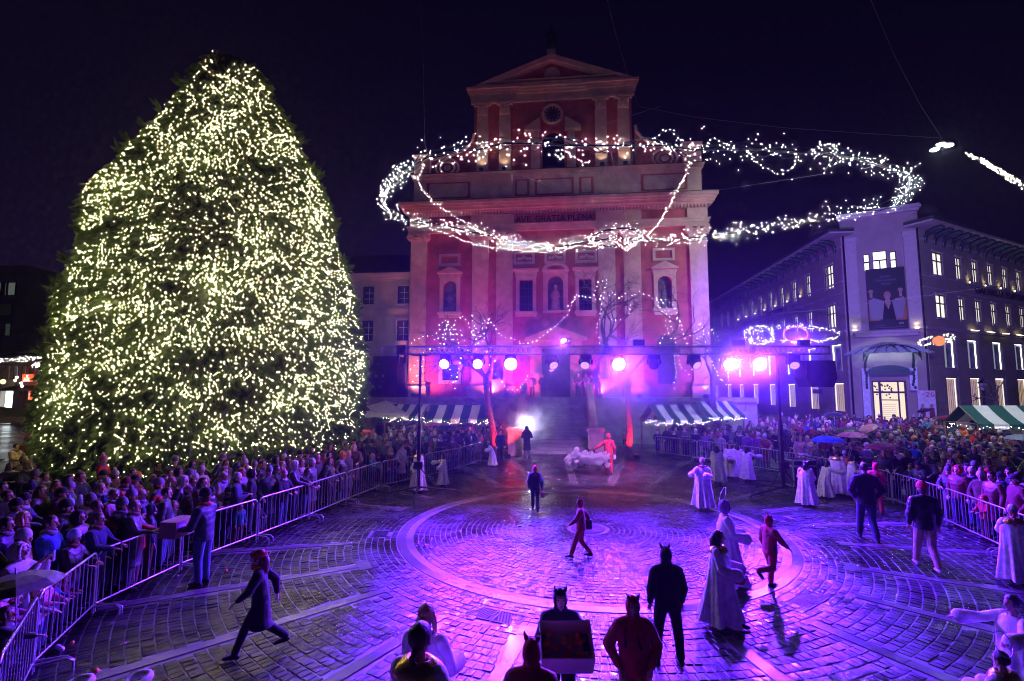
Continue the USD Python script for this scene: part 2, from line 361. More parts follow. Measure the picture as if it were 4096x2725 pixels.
bands('cornice', -11.9, 11.13, [(17.84, 18.0, .42), (18.0, 18.24, .6), (18.24, 18.44, .72), (18.44, 18.68, .84)])
bands('cornice_flashing', -11.9, 11.13, [(18.682, 18.74, .87)], M_lead)
bands('attic', -11.78, 10.98, [(18.742, 20.86, 0.)], M_cream)
bands('attic_cap', -11.78, 10.98, [(20.862, 21.08, .14), (21.08, 21.2, .22)], M_cream)
bands('attic_flashing', -11.78, 10.98, [(21.202, 21.25, .25)], M_lead)
for a, b in ((-10.7, -7.1), (-3.5, -2.3), (-1.9, 1.2), (1.6, 2.75), (6.4, 9.9)):
    fr = rect(a, b, 19.15, 20.5).difference(sg.box(a + .34, 19.4, b - .34, 20.25).buffer(.14))
    MB().prism(fr, -.05, -.003).build('attic_panel', M_red, church)
for a, b in ((-7, -3.65), (2.9, 6.25)): MB().box(a, b, -.16, -.004, 18.742, 20.86).build('attic_block', M_cream, church)
PIL = [-11.23, -6.23, -4.3, 3.65, 5.58, 10.5]
for c_ in PIL:
    m = MB().box(c_ - .64, c_ + .64, -.24, -.002, 4.35, 15.63).box(c_ - .74, c_ + .74, -.34, -.002, 4.05, 4.35); m.build('pilaster', M_cream, church)
    MB().box(c_ - .9, c_ + .9, -.75, -.002, 3.2, 4.048).build('pilaster_pedestal', M_stone, church)
    m = MB().box(c_ - .86, c_ + .86, -.42, -.002, 16.1, 16.258).box(c_ - .68, c_ + .68, -.3, -.002, 15.632, 15.8)
    for sx in (-1, 1):
        x = c_ + sx * .68
        sp = [(x + (.27 - .2 * k / 26) * math.cos(.5 * k) * sx, -.36, 15.88 + (.27 - .2 * k / 26) * math.sin(.5 * k)) for k in range(27)]
        m.tube(sp, .065, 5); m.tube([(x, -.34, 15.88), (x, -.05, 15.88)], .24, 10)
    m.tube([(c_ - .62, -.3, 16.05), (c_ - .3, -.42, 15.86), (c_, -.44, 15.8), (c_ + .3, -.42, 15.86), (c_ + .62, -.3, 16.05)], .07, 5)
    m.ball((c_, -.38, 15.98), (.14, .1, .12)); m.build('ionic_capital', M_cream, church, 40)
UP = [-6.17, -4.34, 3.41, 5.2]
for c_ in UP:
    MB().box(c_ - .46, c_ + .46, .14, .348, 21.5, 26.15).box(c_ - .54, c_ + .54, .06, .348, 21.252, 21.5).build('upper_pilaster', M_cream, church)
    m = MB().box(c_ - .66, c_ + .66, -.12, .348, 27.02, 27.198)
    m.box(c_ - .44, c_ + .44, .1, .346, 26.152, 27.02)
    for row_, (z, n_, w) in enumerate(((26.2, 4, .09), (26.52, 3, .1))):
        for k in range(n_):
            x = c_ + (k - (n_ - 1) / 2) * .84 / n_
            m.tube([(x, .1, z), (x, .03, z + .18), (x, -.05, z + .32), (x, -.12, z + .28)], [w, w * 1.1, w * .8, w * .3], 5)
    for sx in (-1, 1): m.tube([(c_ + sx * .2, .05, 26.7), (c_ + sx * .42, -.06, 26.9), (c_ + sx * .6, -.1, 26.98), (c_ + sx * .62, -.1, 26.85)], .07, 5)
    m.build('corinthian_capital', M_cream, church, 40)
bands2 = MB()
for z0, z1, p in ((27.2, 27.5, .1), (27.5, 27.9, .04), (27.9, 28.08, .22), (28.08, 28.26, .36), (28.26, 28.46, .48)): bands2.box(-6.89 - p, 5.86 + p, .35 - p, 1.4, z0, z1)
bands2.build('upper_cornice', M_cream, church)
for a, b in ((-6.9, -3.75), (2.8, 5.86)):
    m = MB()
    for z0, z1, p in ((27.202, 27.5, .22), (27.5, 27.9, .16), (27.9, 28.08, .34), (28.08, 28.262, .46), (28.262, 28.462, .56)): m.box(a - p, b + p, .35 - p, .349, z0, z1)
    m.build('cornice_block', M_cream, church)
gab = sg.Polygon([(-7.3, 28.465), (6.3, 28.465), (-.5, 31.0)])
MB().prism(gab.buffer(-.45, join_style=2), .45, .9).build('gable_field', M_red, church)
MB().prism(gab.difference(gab.buffer(-.46, join_style=2).union(sg.box(-5.9, 28.4, 4.9, 28.9).intersection(gab.buffer(-.2)))), -.1, .9).build('gable_cornice', M_cream, church)
MB().prism(gab.buffer(-.5, join_style=2), .91, 18).build('roof', M_tile, church)
m = MB()
for rr, w in ((.62, .09),): m.tube([(-.45 + rr * math.cos(a), .42, 29.42 + rr * math.sin(a)) for a in np.linspace(0, 2 * PI, 24)], w, 6, False)
m.lathe([(0, 0), (.55, 0), (.55, .05), (0, .05)], n=20); m.v[-1] = np.stack([m.v[-1][:, 0] - .45, .45 - m.v[-1][:, 2], m.v[-1][:, 1] + 29.42], 1)
m.build('gable_medallion', M_cream, church, 40)
# clock
m = MB(); m.tube([(-.45 + .78 * math.cos(a), .3, 26.05 + .78 * math.sin(a)) for a in np.linspace(0, 2 * PI, 30)], .14, 6, False); ck = m.build('clock', M_cream, church, True)
m = MB().lathe([(0, 0), (.7, 0), (.7, .04), (0, .04)], n=28); m.v[-1] = np.stack([m.v[-1][:, 0] - .45, .34 - m.v[-1][:, 2], m.v[-1][:, 1] + 26.05], 1); m.build('dial', paint('dark_dial', (.05, .03, .04), .5), ck)
m = MB()
for k in range(12):
    a = k * PI / 6; M = Tr(-.45, 0, 26.05) @ np.array([[math.cos(a), 0, math.sin(a), 0], [0, 1, 0, 0], [-math.sin(a), 0, math.cos(a), 0], [0, 0, 0, 1]]); m.box(-.025, .025, .275, .298, .46, .62, M)
m.build('hour_marks', M_cream, ck)
for L, w, a in ((.42, .05, -2.1), (.58, .035, .75)):
    M = Tr(-.45, 0, 26.05) @ np.array([[math.cos(a), 0, math.sin(a), 0], [0, 1, 0, 0], [-math.sin(a), 0, math.cos(a), 0], [0, 0, 0, 1]])
    MB().box(-w, w, .255, .272, -.12, L, M).build('hand', M_letter, ck)
# broken pediment and frame of the upper window
for sgn in (-1, 1):
    q = lambda a, b: (-.44 + sgn * a, b)
    MB().prism([q(2.25, 24.55), q(1.0, 24.55), q(1.0, 25.55), q(1.08, 25.55), q(2.25, 24.8)][::sgn], -.15, .348).build('broken_pediment', M_cream, church)
    x = -.41 + sgn * 1.45
    MB().box(x - .5, x + .5, .05, .348, 23.5, 23.75).box(x - .34, x + .34, .15, .348, 21.26, 23.5).box(x - .3, x + .3, .1, .348, 23.75, 24.55).build('window_pier', M_cream, church)
# lower windows, niches and panels
def frame(x0, x1, z0, z1, name='frame', w=.26, d=.14, parent=church, top=None):
    o = rect(x0 - w, x1 + w, z0 - .02, z1 + w); i = top if top is not None else rect(x0, x1, z0 - .1, z1)
    return MB().prism(o.difference(i), -d, -.003).build(name, M_cream, parent)
for x0, x1 in ((-3.13, -2.08), (1.5, 2.48)):
    w_ = MB().box(x0 - .05, x1 + .05, .3, .34, 9.8, 12.35).build('window', M_glassd, church)
    frame(x0, x1, 9.83, 12.32, 'window_frame', parent=w_)
    MB().box(x0 - .32, x1 + .32, -.1, -.003, 12.6, 12.92).box(x0 - .42, x1 + .42, -.32, -.003, 12.92, 13.02).box(x0 - .48, x1 + .48, -.42, -.003, 13.02, 13.17).build('window_cornice', M_cream, w_)
    MB().box(x0 - .34, x1 + .34, -.3, -.003, 9.6, 9.81).box(x0 - .28, x1 + .28, -.16, -.003, 9.4, 9.6).build('window_sill', M_cream, w_)
    m = MB()
    for k in (1, 2): x = x0 + (x1 - x0) * k / 3; m.box(x - .02, x + .02, .27, .298, 9.85, 12.3)
    for k in (1, 2, 3): m.box(x0, x1, .272, .296, 9.83 + k * .62 - .02, 9.83 + k * .62 + .02)
    m.build('glazing_bars', M_letter, w_)
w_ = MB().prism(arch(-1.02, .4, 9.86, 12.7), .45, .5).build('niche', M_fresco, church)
frame(-.91, .29, 9.92, 12.59, 'niche_frame', .36, .16, w_, arch(-.91, .29, 9.8, 12.59))
MB().prism(segarch(-1.34, .72, 12.95, 13.62).difference(segarch(-1.1, .48, 12.9, 13.4)), -.4, -.003).box(-1.36, .74, -.35, -.004, 12.93, 13.06).build('niche_hood', M_cream, w_)
MB().box(-1.3, .68, -.26, -.003, 9.66, 9.86).build('niche_sill', M_cream, w_)
st = MB().lathe([(.02, 0), (.36, .02), (.33, .5), (.26, .95), (.3, 1.3), (.22, 1.5), (.09, 1.6), (.09, 1.66), (.14, 1.78), (.12, 1.95), (.03, 2.02)], (-.31, .25, 9.95), 12, 1, .6, .12, 5)
st.tube([(-.55, .2, 11.3), (-.62, .1, 10.9), (-.4, 0, 10.85)], .08, 6).tube([(-.07, .2, 11.3), (.02, .1, 10.95), (-.2, 0, 11.05)], .08, 6); st.build('statue', M_cream, w_, True)
for c_ in (-8.66, 7.98):
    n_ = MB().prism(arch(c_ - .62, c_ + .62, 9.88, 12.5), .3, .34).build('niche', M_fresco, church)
    frame(c_ - .53, c_ + .53, 9.93, 12.39, 'niche_frame', .3, .16, n_, arch(c_ - .53, c_ + .53, 9.8, 12.39))
    MB().prism([(c_ - 1.02, 12.94), (c_ + 1.02, 12.94), (c_ + 1.02, 13.02), (c_, 13.5), (c_ - 1.02, 13.02)], -.36, -.003).build('pediment', M_cream, n_)
    MB().box(c_ - .92, c_ + .92, -.12, -.004, 12.7, 12.94).build('pediment_base', M_cream, n_)
    MB().box(c_ - .95, c_ + .95, -.3, -.003, 9.66, 9.86).box(c_ - .85, c_ + .85, -.16, -.003, 9.4, 9.66).build('niche_sill', M_cream, n_)
    fg = MB().lathe([(.02, 0), (.26, .02), (.22, .7), (.25, 1.15), (.17, 1.35), (.07, 1.42), (.12, 1.55), (.1, 1.72), (.02, 1.78)], (c_, .28, 10.0), 10, 1, .25, .1, 5); fg.build('painted_saint', M_fresco, n_, True)
for x0, x1 in ((-9.57, -7.84), (-3.6, -1.94), (-1.16, .51), (1.24, 2.93), (7.13, 8.77)):
    MB().prism(rect(x0, x1, 13.57, 14.55).difference(rect(x0 + .2, x1 - .2, 13.77, 14.37)), -.14, -.003).build('relief_panel', M_cream, church)
    if -4 < x0 < 3:
        m = MB(); cx_ = (x0 + x1) / 2
        for a in np.linspace(-.45, .45, 5): m.ball((cx_ + a, -.02, 14.07 + .08 * math.cos(9 * a)), (.13, .06, .14))
        m.build('relief', M_cream, church, True)
# portal
d_ = MB().box(-1.4, .75, .4, .46, 3.2, 6.9).build('door', paint('dark_door', (.03, .02, .025), .6), church)
for k in range(2):
    for j in range(3): MB().box(-1.3 + k * 1.05, -.4 + k * 1.05, .36, .398, 3.4 + j * 1.15, 4.4 + j * 1.15).build('door_panel', M_letter, d_)
MB().prism(rect(-2.3, 1.65, 3.2, 7.5).difference(rect(-1.4, .75, 3.1, 6.9)), -.3, -.003).build('portal', M_cream, church)
MB().prism([(-2.7, 7.5), (2.05, 7.5), (2.05, 7.7), (-.325, 8.6), (-2.7, 7.7)], -.6, -.003).build('portal_pediment', M_cream, church)
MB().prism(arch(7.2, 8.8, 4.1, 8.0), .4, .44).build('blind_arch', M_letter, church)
MB().box(-9.25, -7.85, .3, .34, 4.4, 5.8).build('low_window', M_glassd, church)
MB().prism(rect(-9.5, -7.6, 4.2, 6.0).difference(rect(-9.2, -7.9, 4.5, 5.7)), -.1, -.003).build('low_window_frame', M_cream, church)
tx = meshkit.text_mesh('AVE, GRATIA PLENA!', .46, .05, True); w = np.ptp(tx.vertices[:, 0]); sc = 6.2 / w
v = np.array(tx.vertices); v = np.stack([-3.42 + v[:, 0] * sc, -.16 - v[:, 2] * .5, 16.95 + v[:, 1]], 1)
define(church, 'inscription', v, np.array(tx.faces), M_letter)
# statue on the gable
s_ = thing('rooftop_statue', 'dark green statue standing on the tip of the church gable', 'statue', ch(-.5, .4, 31.02), CH_R)
MB().box(-.35, .35, -.35, .35, 0, .5).build('plinth', M_stone, s_)
MB().lathe([(.02, .5), (.42, .52), (.36, 1.1), (.3, 1.6), (.34, 2.0), (.24, 2.25), (.1, 2.36), (.1, 2.42), (.16, 2.56), (.13, 2.75), (.03, 2.82)], n=12, fold=.12, nf=5).tube([(.3, 0, 2.15), (.45, -.1, 1.8), (.3, -.25, 1.6)], .09, 6).tube([(-.3, 0, 2.15), (-.45, -.1, 1.8), (-.3, -.25, 1.6)], .09, 6).build('figure', M_bronze, s_, True)
# terrace and stair
TZ = 3.2
ter = thing('church_terrace', 'raised stone terrace in front of the church, built of big blocks', 'terrace', CH_O, CH_R)
for sgn, x0, x1 in ((-1, -22, -2.3), (1, 1.75, 13.5)):
    MB().box(x0, x1, -2.2, .7, -.02, TZ - .3).build('core', M_stone, ter)
    z = 0
    for j, hh in enumerate((.62, .6, .58, .56, .52)):
        x = x0
        while x < x1 - .05:
            L = min(rnd.uniform(1.1, 1.9), x1 - x)
            if x > -15 or sgn > 0: MB().box(x + .012, x + L - .012, -2.26 - rnd.random() * .015, -2.2, z + .01, z + hh - .01).build('stone_block', M_stone, ter)
            x += L
        z += hh
    MB().box(x0, x1, -2.4, .69, TZ - .3, TZ).build('coping', M_stone, ter)
stair = thing('church_stairs', 'broad stone stairs rising from the square to the church door', 'stairs', CH_O, CH_R)
for k in range(18): MB().box(-2.3, 1.75, -8.2 + k * .36, -1.6, max(0, k * .178 - .4), (k + 1) * .178).build('step', M_stone, stair)
MB().box(-2.3, 1.75, -1.6, .3, 0, TZ).build('landing', M_stone, stair)
for x in (-2.6, 2.05):
    sl = sg.Polygon([(-8.6, 0), (-2.1, 0), (-2.1, 4.25), (-2.3, 4.25), (-8.4, 1.15), (-8.6, 1.15)])
    v_ = MB().prism(sl, 0, .45); v_.v[-1] = np.stack([x - .22 + v_.v[-1][:, 1], v_.v[-1][:, 0], v_.v[-1][:, 2]], 1); v_.f[-1] = v_.f[-1][:, ::-1]
    v_.build('parapet', M_cream, stair)
    MB().box(x - .42, x + .42, -9.2, -8.5, 0, 1.45).box(x - .5, x + .5, -9.28, -8.42, 1.45, 1.6).build('end_post', M_cream, stair)
for k in range(2):
    x = (-4.6, 4.0)[k]
    sh = thing('wayside_statue', ['white niche statue on the terrace left of the church stairs', 'brightly lit white niche statue on the terrace right of the church stairs'][k], 'statue', ch(x - .6 if k else x, -1.2, TZ), CH_R)
    MB().box(-.45, .45, -.4, .4, 0, 1.2).box(-.52, .52, -.48, .48, 1.2, 1.32).build('pedestal', M_cream, sh)
    MB().prism(arch(-.5, .5, 1.325, 3.0).difference(arch(-.36, .36, 1.3, 2.85)), -.35, .35).box(-.5, .5, .352, .42, 1.325, 2.5).build('niche', M_cream, sh)
    MB().lathe([(.02, 1.33), (.26, 1.35), (.2, 1.8), (.22, 2.1), (.14, 2.3), (.07, 2.36), (.1, 2.46), (.08, 2.58), (.02, 2.62)], n=10, fold=.1, nf=5).build('figure', M_cream, sh, True)

# ---------------------------------------------------------------- convent wing, left of the church
M_wing = paint('pale_plaster', (.5, .42, .36), .85, var=.1, scale=.8, bump=.2, bscale=12)
wing = thing('convent', 'plain pale three-storey convent house joined to the left of the church', 'house', CH_O, CH_R)
wins = [(-12.57 - 2.92 * k, z0, z1) for k in range(7) for z0, z1 in ((10.65, 12.1), (7.65, 9.3))]
wl = rect(-33, -11.93, 3.2, 12.6)
for c_, z0, z1 in wins: wl = wl.difference(rect(c_ - .48, c_ + .48, z0, z1))
wl = wl.difference(arch(-16.3, -14.9, 3.2, 6.1))
MB().prism(wl, .25, .7).build('wall', M_wing, wing)
MB().box(-33, -11.93, .9, 12, -.02, 12.6).build('building_body', M_wing, wing)
m = MB()
for z0, z1, p in ((12.602, 12.75, .1), (12.75, 12.95, .3), (12.95, 13.15, .42)): m.box(-33, -11.94, .25 - p, 1.5, z0, z1)
m.build('cornice', M_wing, wing)
MB().box(-33, -11.94, .12, .248, 10.1, 10.3).box(-33, -11.94, .12, .248, 6.75, 6.95).build('string_course', M_wing, wing)
MB().add([[-33, 0, 13.16], [-11.94, 0, 13.16], [-11.94, 6, 16.3], [-33, 6, 16.3], [-33, 12, 13.16], [-11.94, 12, 13.16]], [[0, 1, 2, 3], [3, 2, 5, 4]]).build('roof', M_tile, wing)
for c_, z0, z1 in wins:
    w_ = MB().box(c_ - .5, c_ + .5, .5, .53, z0 - .02, z1 + .02).build('window', paint('dim_pane', (.08, .08, .1), .15, spec=.8), wing)
    MB().prism(rect(c_ - .48, c_ + .48, z0, z1).difference(rect(c_ - .38, c_ + .38, z0 + .1, z1 - .1)), .3, .44).build('frame', paint('dark_window_frame', (.02, .02, .025), .5), w_)
    MB().prism(rect(c_ - .64, c_ + .64, z0 - .12, z1 + .18).difference(rect(c_ - .48, c_ + .48, z0, z1)), .16, .248).build('surround', M_wing, w_)
    m = MB().box(c_ - .022, c_ + .022, .45, .5, z0 + .1, z1 - .1)
    for k in (1, 2): m.box(c_ - .38, c_ + .38, .452, .498, z0 + (z1 - z0) * k / 3 - .02, z0 + (z1 - z0) * k / 3 + .02)
    m.build('glazing_bars', paint('white_wood', (.6, .6, .6), .5), w_)
MB().prism(arch(-16.25, -14.95, 3.2, 6.05), .5, .55).build('door', M_letter, wing)
MB().box(-14.3, -13.6, .2, .248, 5.4, 5.75).build('wall_sign', M_letter, wing)

# ---------------------------------------------------------------- department store on the right
M_store = paint('store_plaster', (.34, .29, .235), .8, var=.12, scale=.7, bump=.2, bscale=10)
M_storetrim = paint('store_trim', (.44, .4, .34), .75, var=.1)
M_lit = glow('lit_room', (1., .93, .78), 1.25)
M_litc = glow('lit_shop', (.9, .95, 1.), 3.2)
M_curt = paint('pale_curtain', (.6, .5, .38), .8, var=.35, scale=1.5)
M_winframe = paint('brown_window_frame', (.05, .04, .035), .5)
CLp = np.array([36.13, 53.2]); CRp = np.array([42.1, 50.0])
store = thing('department_store', 'four-storey corner department store with deep bracketed eaves and lit windows', 'department store', (0, 0, 0))
def wing_frame(P, d):
    """local x along the wall, y into the building"""
    d = np.array(d) / np.hypot(*d); n_ = np.array([-d[1], d[0]]); M = np.eye(4); M[:2, 0] = d; M[:2, 1] = n_; M[:2, 3] = P; return M
dR = np.array([.895, .445]); dL = np.array([.103, .995]) / np.hypot(.103, .995)
FR = wing_frame(CRp, dR); FC = wing_frame(CLp, CRp - CLp); CW = float(np.hypot(*(CRp - CLp)))
LL = 47.; FL = wing_frame(CLp + dL * LL, -dL)      # runs from the far end to the corner
def store_wing(F, L, win, shop):
    wall = rect(0, L, 0, 20.4)
    for x, w, z0, z1, *_ in win + shop: wall = wall.difference(rect(x - w / 2, x + w / 2, z0, z1))
    MB(F).prism(wall, 0, .6).build('wall', M_store, store)
    MB(F).box(-.0 if F is FR else 0, L, .601, 9, 0, 20.3).build('interior_block', M_winframe, store)
    for x, w, z0, z1, nl in win:
        p_ = MB(F).box(x - w / 2, x + w / 2, .22, .25, z0, z1).build('window', M_lit, store)
        m = MB(F); m.prism(rect(x - w / 2, x + w / 2, z0, z1).difference(rect(x - w / 2 + .09, x + w / 2 - .09, z0 + .09, z1 - .09)), .06, .18)
        zt = z0 + (z1 - z0) * .63; m.box(x - w / 2 + .09, x + w / 2 - .09,   .07, .17, zt - .06, zt + .06)
        for k in range(1, nl): m.box(x - w / 2 + w * k / nl - .05, x - w / 2 + w * k / nl + .05, .072, .168, z0 + .09, z1 - .09)
        m.build('frame', M_winframe, p_)
        MB(F).box(x - w / 2 + .09, x - w / 2 + w * .17, .19, .21, z0 + .1, z1 - .1).build('curtain', M_curt, p_)
        MB(F).box(x - w / 2 - .12, x + w / 2 + .12, -.12, -.002, z1 + .02, z1 + .2).build('lintel', M_storetrim, p_); MB(F).box(x - w / 2 - .1, x + w / 2 + .1, -.14, -.002, z0 - .16, z0 - .02).build('sill', M_storetrim, p_)
    for x, w, z0, z1, kind in shop:
        p_ = MB(F).box(x - w / 2, x + w / 2, .17, .2, z0, z1).build('shop_window', glow('warm_shop', (1., .72, .42), .5) if kind == 'curtain' else glow('cool_shop', (.75, .82, 1.), .3), store)
        m = MB(F)
        for k in range(6):
            a = x - w / 2 + w * (k + .5) / 6
            if kind == 'curtain': m.tube([(a, .125, z0 + .05), (a + rnd.uniform(-.03, .03), .12, z1 - .3)], rnd.uniform(.025, .05), 6)
        if kind == 'curtain': m.build('drape', M_curt, p_, True)
        else: MB(F).box(x - w * .18, x + w * .3, .13, .15, z0 + .1, z1 - .35).build('poster', paint('fashion_poster', (.3, .3, .32), .5, var=.8, scale=1.3), p_)
        side = 1 if F is FR else -1
        MB(F).box(x + side * w * .36 - .12, x + side * w * .36 + .12, .1, .125, z0 + .05, z1 - .06).build('light_strip', M_litc if kind != 'curtain' else M_lit, p_)
        MB(F).box(x - w / 2 + .1, x + w / 2 - .1, .09, .16, z1 - .14, z1 - .075).build('downlight', M_litc, p_)
        MB(F).prism(rect(x - w / 2, x + w / 2, z0, z1).difference(rect(x - w / 2 + .07, x + w / 2 - .07, z0 + .07, z1 - .07)), .02, .085).build('frame', M_winframe, p_)
    m = MB(F)
    for z0, z1, p in ((9.85, 10.02, .12), (10.02, 10.12, .2), (14.12, 14.25, .1), (15.35, 15.5, .1), (19.2, 19.35, .1)): m.box(0, L, -p, -.003, z0, z1)
    m.build('string_courses', M_storetrim, store)
    m = MB(F)
    for k in range(13): m.box(0, L, -.035, -.002, .9 + k * .68, .9 + k * .68 + .62)
    grooves = MB(F)
    poly = rect(0, L, .9, 9.7)
    for x, w, z0, z1, *_ in shop: poly = poly.difference(rect(x - w / 2 - .15, x + w / 2 + .15, z0 - .15, z1 + .15))
    for k in range(13):
        b_ = poly.intersection(rect(0, L, .9 + k * .68, .9 + k * .68 + .63))
        for q in getattr(b_, 'geoms', [b_]):
            if q.area > .05: MB(F).prism(q, -.04, -.002).build('stone_course', M_store, store)
    MB(F).box(-1.5 if F is FR else 0, L + (1.5 if F is not FR else 0), -1.9, .6, 20.4, 20.55).build('soffit', M_storetrim, store)
    MB(F).box(-1.55 if F is FR else 0, L + (1.55 if F is not FR else 0), -2.0, .6, 20.552, 20.85).build('gutter', M_lead, store)
    MB(F).add([[-.5, -1.9, 20.86], [L + .5, -1.9, 20.86], [L, 6.5, 25.0], [0, 6.5, 25.0]], [[0, 1, 2, 3]]).build('roof', M_tile, store)
    for k in range(int(L / 1.88)):
        x = 1.0 + k * 1.88
        if F is FL: x = L - x
        MB(F).tube([(x, -.1, 17.9 + 1.0), (x, -.12, 19.4), (x, -.35, 19.9), (x, -.9, 20.1), (x, -1.5, 20.2), (x, -1.75, 20.05)], [.1, .2, .27, .26, .24, .14], 7).build('eave_bracket', M_bronze, store, True)
XR = [3.45] + [7.9 + 3.75 * k for k in range(9)]
XLd = [2.85] + [7.75 + 3.77 * k for k in range(10)]
winR = [(x, 2.1 if i == 0 else 1.25, z0, z1, 2) for i, x in enumerate(XR) for z0, z1 in ((15.7, 18.15), (11.15, 13.6))]
shopR = [(x + (.2 if i else .9), 2.3, z0, z1, kd) for i, x in enumerate([3.5, 9.3, 15.2, 20.9, 26.6, 32.3]) for z0, z1, kd in ((5.9, 9.1, 'poster'), (.95, 4.95, 'curtain'))]
winL = [(LL - x, 1.9 if i == 0 else 1.1, z0, z1, 3 if i == 0 else 2) for i, x in enumerate(XLd) for z0, z1 in ((15.1, 17.8), (10.6, 13.2))]
shopL = [(LL - x, 2.2, z0, z1, kd) for x in (2.2, 7.7, 13.7, 19.9, 26.2, 32.5, 38.8) for z0, z1, kd in ((5.6, 8.7, 'poster'), (1.2, 4.4, 'curtain'))]
store_wing(FR, 40, winR, shopR); store_wing(FL, LL, winL, shopL)
# little uplights along the ledges (their glow is theirs)
M_up = glow('ledge_lamp', (1., .85, .45), 14.)
LEDGE = []
for F, xs in ((FR, [XR[i] + 1.87 for i in range(1, 7)]), (FL, [LL - XLd[i] - 1.88 for i in range(1, 8)])):
    for x in xs: MB(F).box(x - .1, x + .1, -.2, -.13, 15.5, 15.56).build('ledge_lamp', M_up, store); LEDGE.append((F @ (x, -.28, 15.62, 1))[:3])
for x in XR[1:7]: MB(FR).box(x + 1., x + 2.7, -.32, -.2, 10.125, 10.16).build('ledge_strip_lamp', glow('ledge_strip', (1., .85, .5), 5.), store)
# corner front
wallc = rect(0, CW, 0, 22.2)
cw = [(CW / 2 + dx, w, z0, z1) for dx, w, z0, z1 in ((-1.15, .55, 16.3, 18.2), (0, 1.25, 16.3, 18.4), (1.15, .55, 16.3, 18.2))]
for x, w, z0, z1 in cw: wallc = wallc.difference(rect(x - w / 2, x + w / 2, z0, z1))
door_p = rect(CW / 2 - 1.45, CW / 2 + 1.45, .25, 4.6)
MB(FC).prism(wallc.difference(door_p), 0, .5).build('corner_wall', M_store, store)
for x, w, z0, z1 in cw:
    p_ = MB(FC).box(x - w / 2, x + w / 2, .4, .44, z0, z1).build('corner_window', glow('bright_room', (1., .96, .88), 1.6), store)
    m = MB(FC).prism(rect(x - w / 2, x + w / 2, z0, z1).difference(rect(x - w / 2 + .07, x + w / 2 - .07, z0 + .07, z1 - .07)), .2, .36).box(x - w / 2 + .07, x + w / 2 - .07, .21, .35, z0 + (z1 - z0) * .5, z0 + (z1 - z0) * .5 + .12)
    if w > 1: m.box(x - .05, x + .05, .212, .348, z0 + .07, z0 + (z1 - z0) * .5)
    m.build('frame', M_winframe, p_)
for sx in (0, 1):
    x = .75 + sx * (CW - 1.5)
    MB(FC).box(x - .6, x + .6, -.22, -.002, 9.9, 19.6).box(x - .68, x + .68, -.3, -.002, 19.6, 20.1).build('corner_pier', M_storetrim, store)
    MB(FC).tube([(x - .55 + sx * 1.1, -.4, .1), (x - .55 + sx * 1.1, -.4, 20.3)], .09, 8).build('drainpipe', M_blackm, store)
    MB(FC).box(x - .12, x + .12, -.5, -.24, 9.92, 10.0).build('ledge_lamp', M_up, store); LEDGE.append((FC @ (x, -.42, 10.15, 1))[:3])
MB(FC).box(-.1, CW + .1, -.4, .5, 22.2, 22.45).box(-.25, CW + .25, -.6, .5, 22.45, 22.7).box(-.15, CW + .15, -.45, .5, 22.7, 22.9).build('corner_cornice', M_storetrim, store)
MB(FC).box(.0, CW, .501, 8, 0, 22.3).build('corner_block', M_winframe, store)
for k in range(2):
    m = MB(FC); x = -1.2 + k * (CW + 2.4); m.lathe([(1.6, 20.9), (1.7, 21.5), (1.35, 22.0), (1.1, 22.7), (.6, 23.2), (.0, 23.5)], (x, 2.2, 0), 12); m.build('corner_dome', M_tile, store, 30)
MB(FC).box(.6, CW - .6, -.62, -.003, 9.55, 9.78).box(.75, CW - .75, -.45, -.003, 9.2, 9.55).build('balcony_ledge', M_storetrim, store)
# entrance
ent = MB(FC).box(CW / 2 - 1.45, CW / 2 + 1.45, .35, .4, .25, 4.6).build('entrance', glow('bright_hall', (1., .8, .6), 1.1), store)
m = MB(FC).prism(rect(CW / 2 - 1.45, CW / 2 + 1.45, .25, 4.6).difference(rect(CW / 2 - 1.3, CW / 2 + 1.3, .25, 4.45)), .1, .3)
for x in (-.8, -.72 + .0, .8): m.box(CW / 2 + x - .06, CW / 2 + x + .06, .11, .29, .25, 4.45)
m.box(CW / 2 - 1.3, CW / 2 + 1.3, .12, .28, 3.3, 3.5).box(CW / 2 - .74, CW / 2 + .74, .122, .278, 2.55, 2.65); m.build('door_frame', M_winframe, ent)
for k in range(9): MB(FC).box(CW / 2 - .7 + k * .02, CW / 2 + .55, .31, .345, .5 + k * .2, .53 + k * .2).build('stair_tread', M_curt, ent)
m = MB(FC)
for k in range(26): m.ball((CW / 2 + rnd.uniform(-1.2, .3), .3, rnd.uniform(2.7, 4.3)), .09, 5, 4)
m.build('garland', paint('dark_garland', (.03, .06, .03), .8), ent)
MB(FC).box(CW / 2 - 2.2, CW / 2 + 2.2, -1.2, 0, 0, .24).build('doorstep', M_stone, store)
MB(FC).prism(sg.Polygon([(CW / 2 + 2.0 * math.cos(a), 5.3 + .9 * math.sin(a)) for a in np.linspace(0, PI, 14)] + [(CW / 2 - 2, 5.15), (CW / 2 + 2, 5.15)]).buffer(.001), -.5, -.003).build('entrance_arch', M_bronze, store)
for sx in (-1, 1):
    x = CW / 2 + sx * 2.0
    MB(FC).box(x - .32, x + .32, -.5, -.003, .9 if sx < 0 else 3.6, 5.9).build('entrance_pylon', paint('pale_pylon', (.6, .66, .68), .5), store)
    MB(FC).box(x - .4, x + .4, -.6, -.003, 0, .9).build('pylon_base', M_stone, store)
    m = MB(FC)
    for k in range(7): m.ball((x + rnd.uniform(-.15, .15), -.56, 3.9 + k * .3), (.12, .1, .18), 6, 5)
    m.tube([(x, -.6, 5.9), (x, -.9, 6.5), (x - sx * .15, -1.6, 7.1), (x - sx * .3, -2.2, 7.4)], .12, 6); m.build('iron_ornament', M_bronze, store, True)
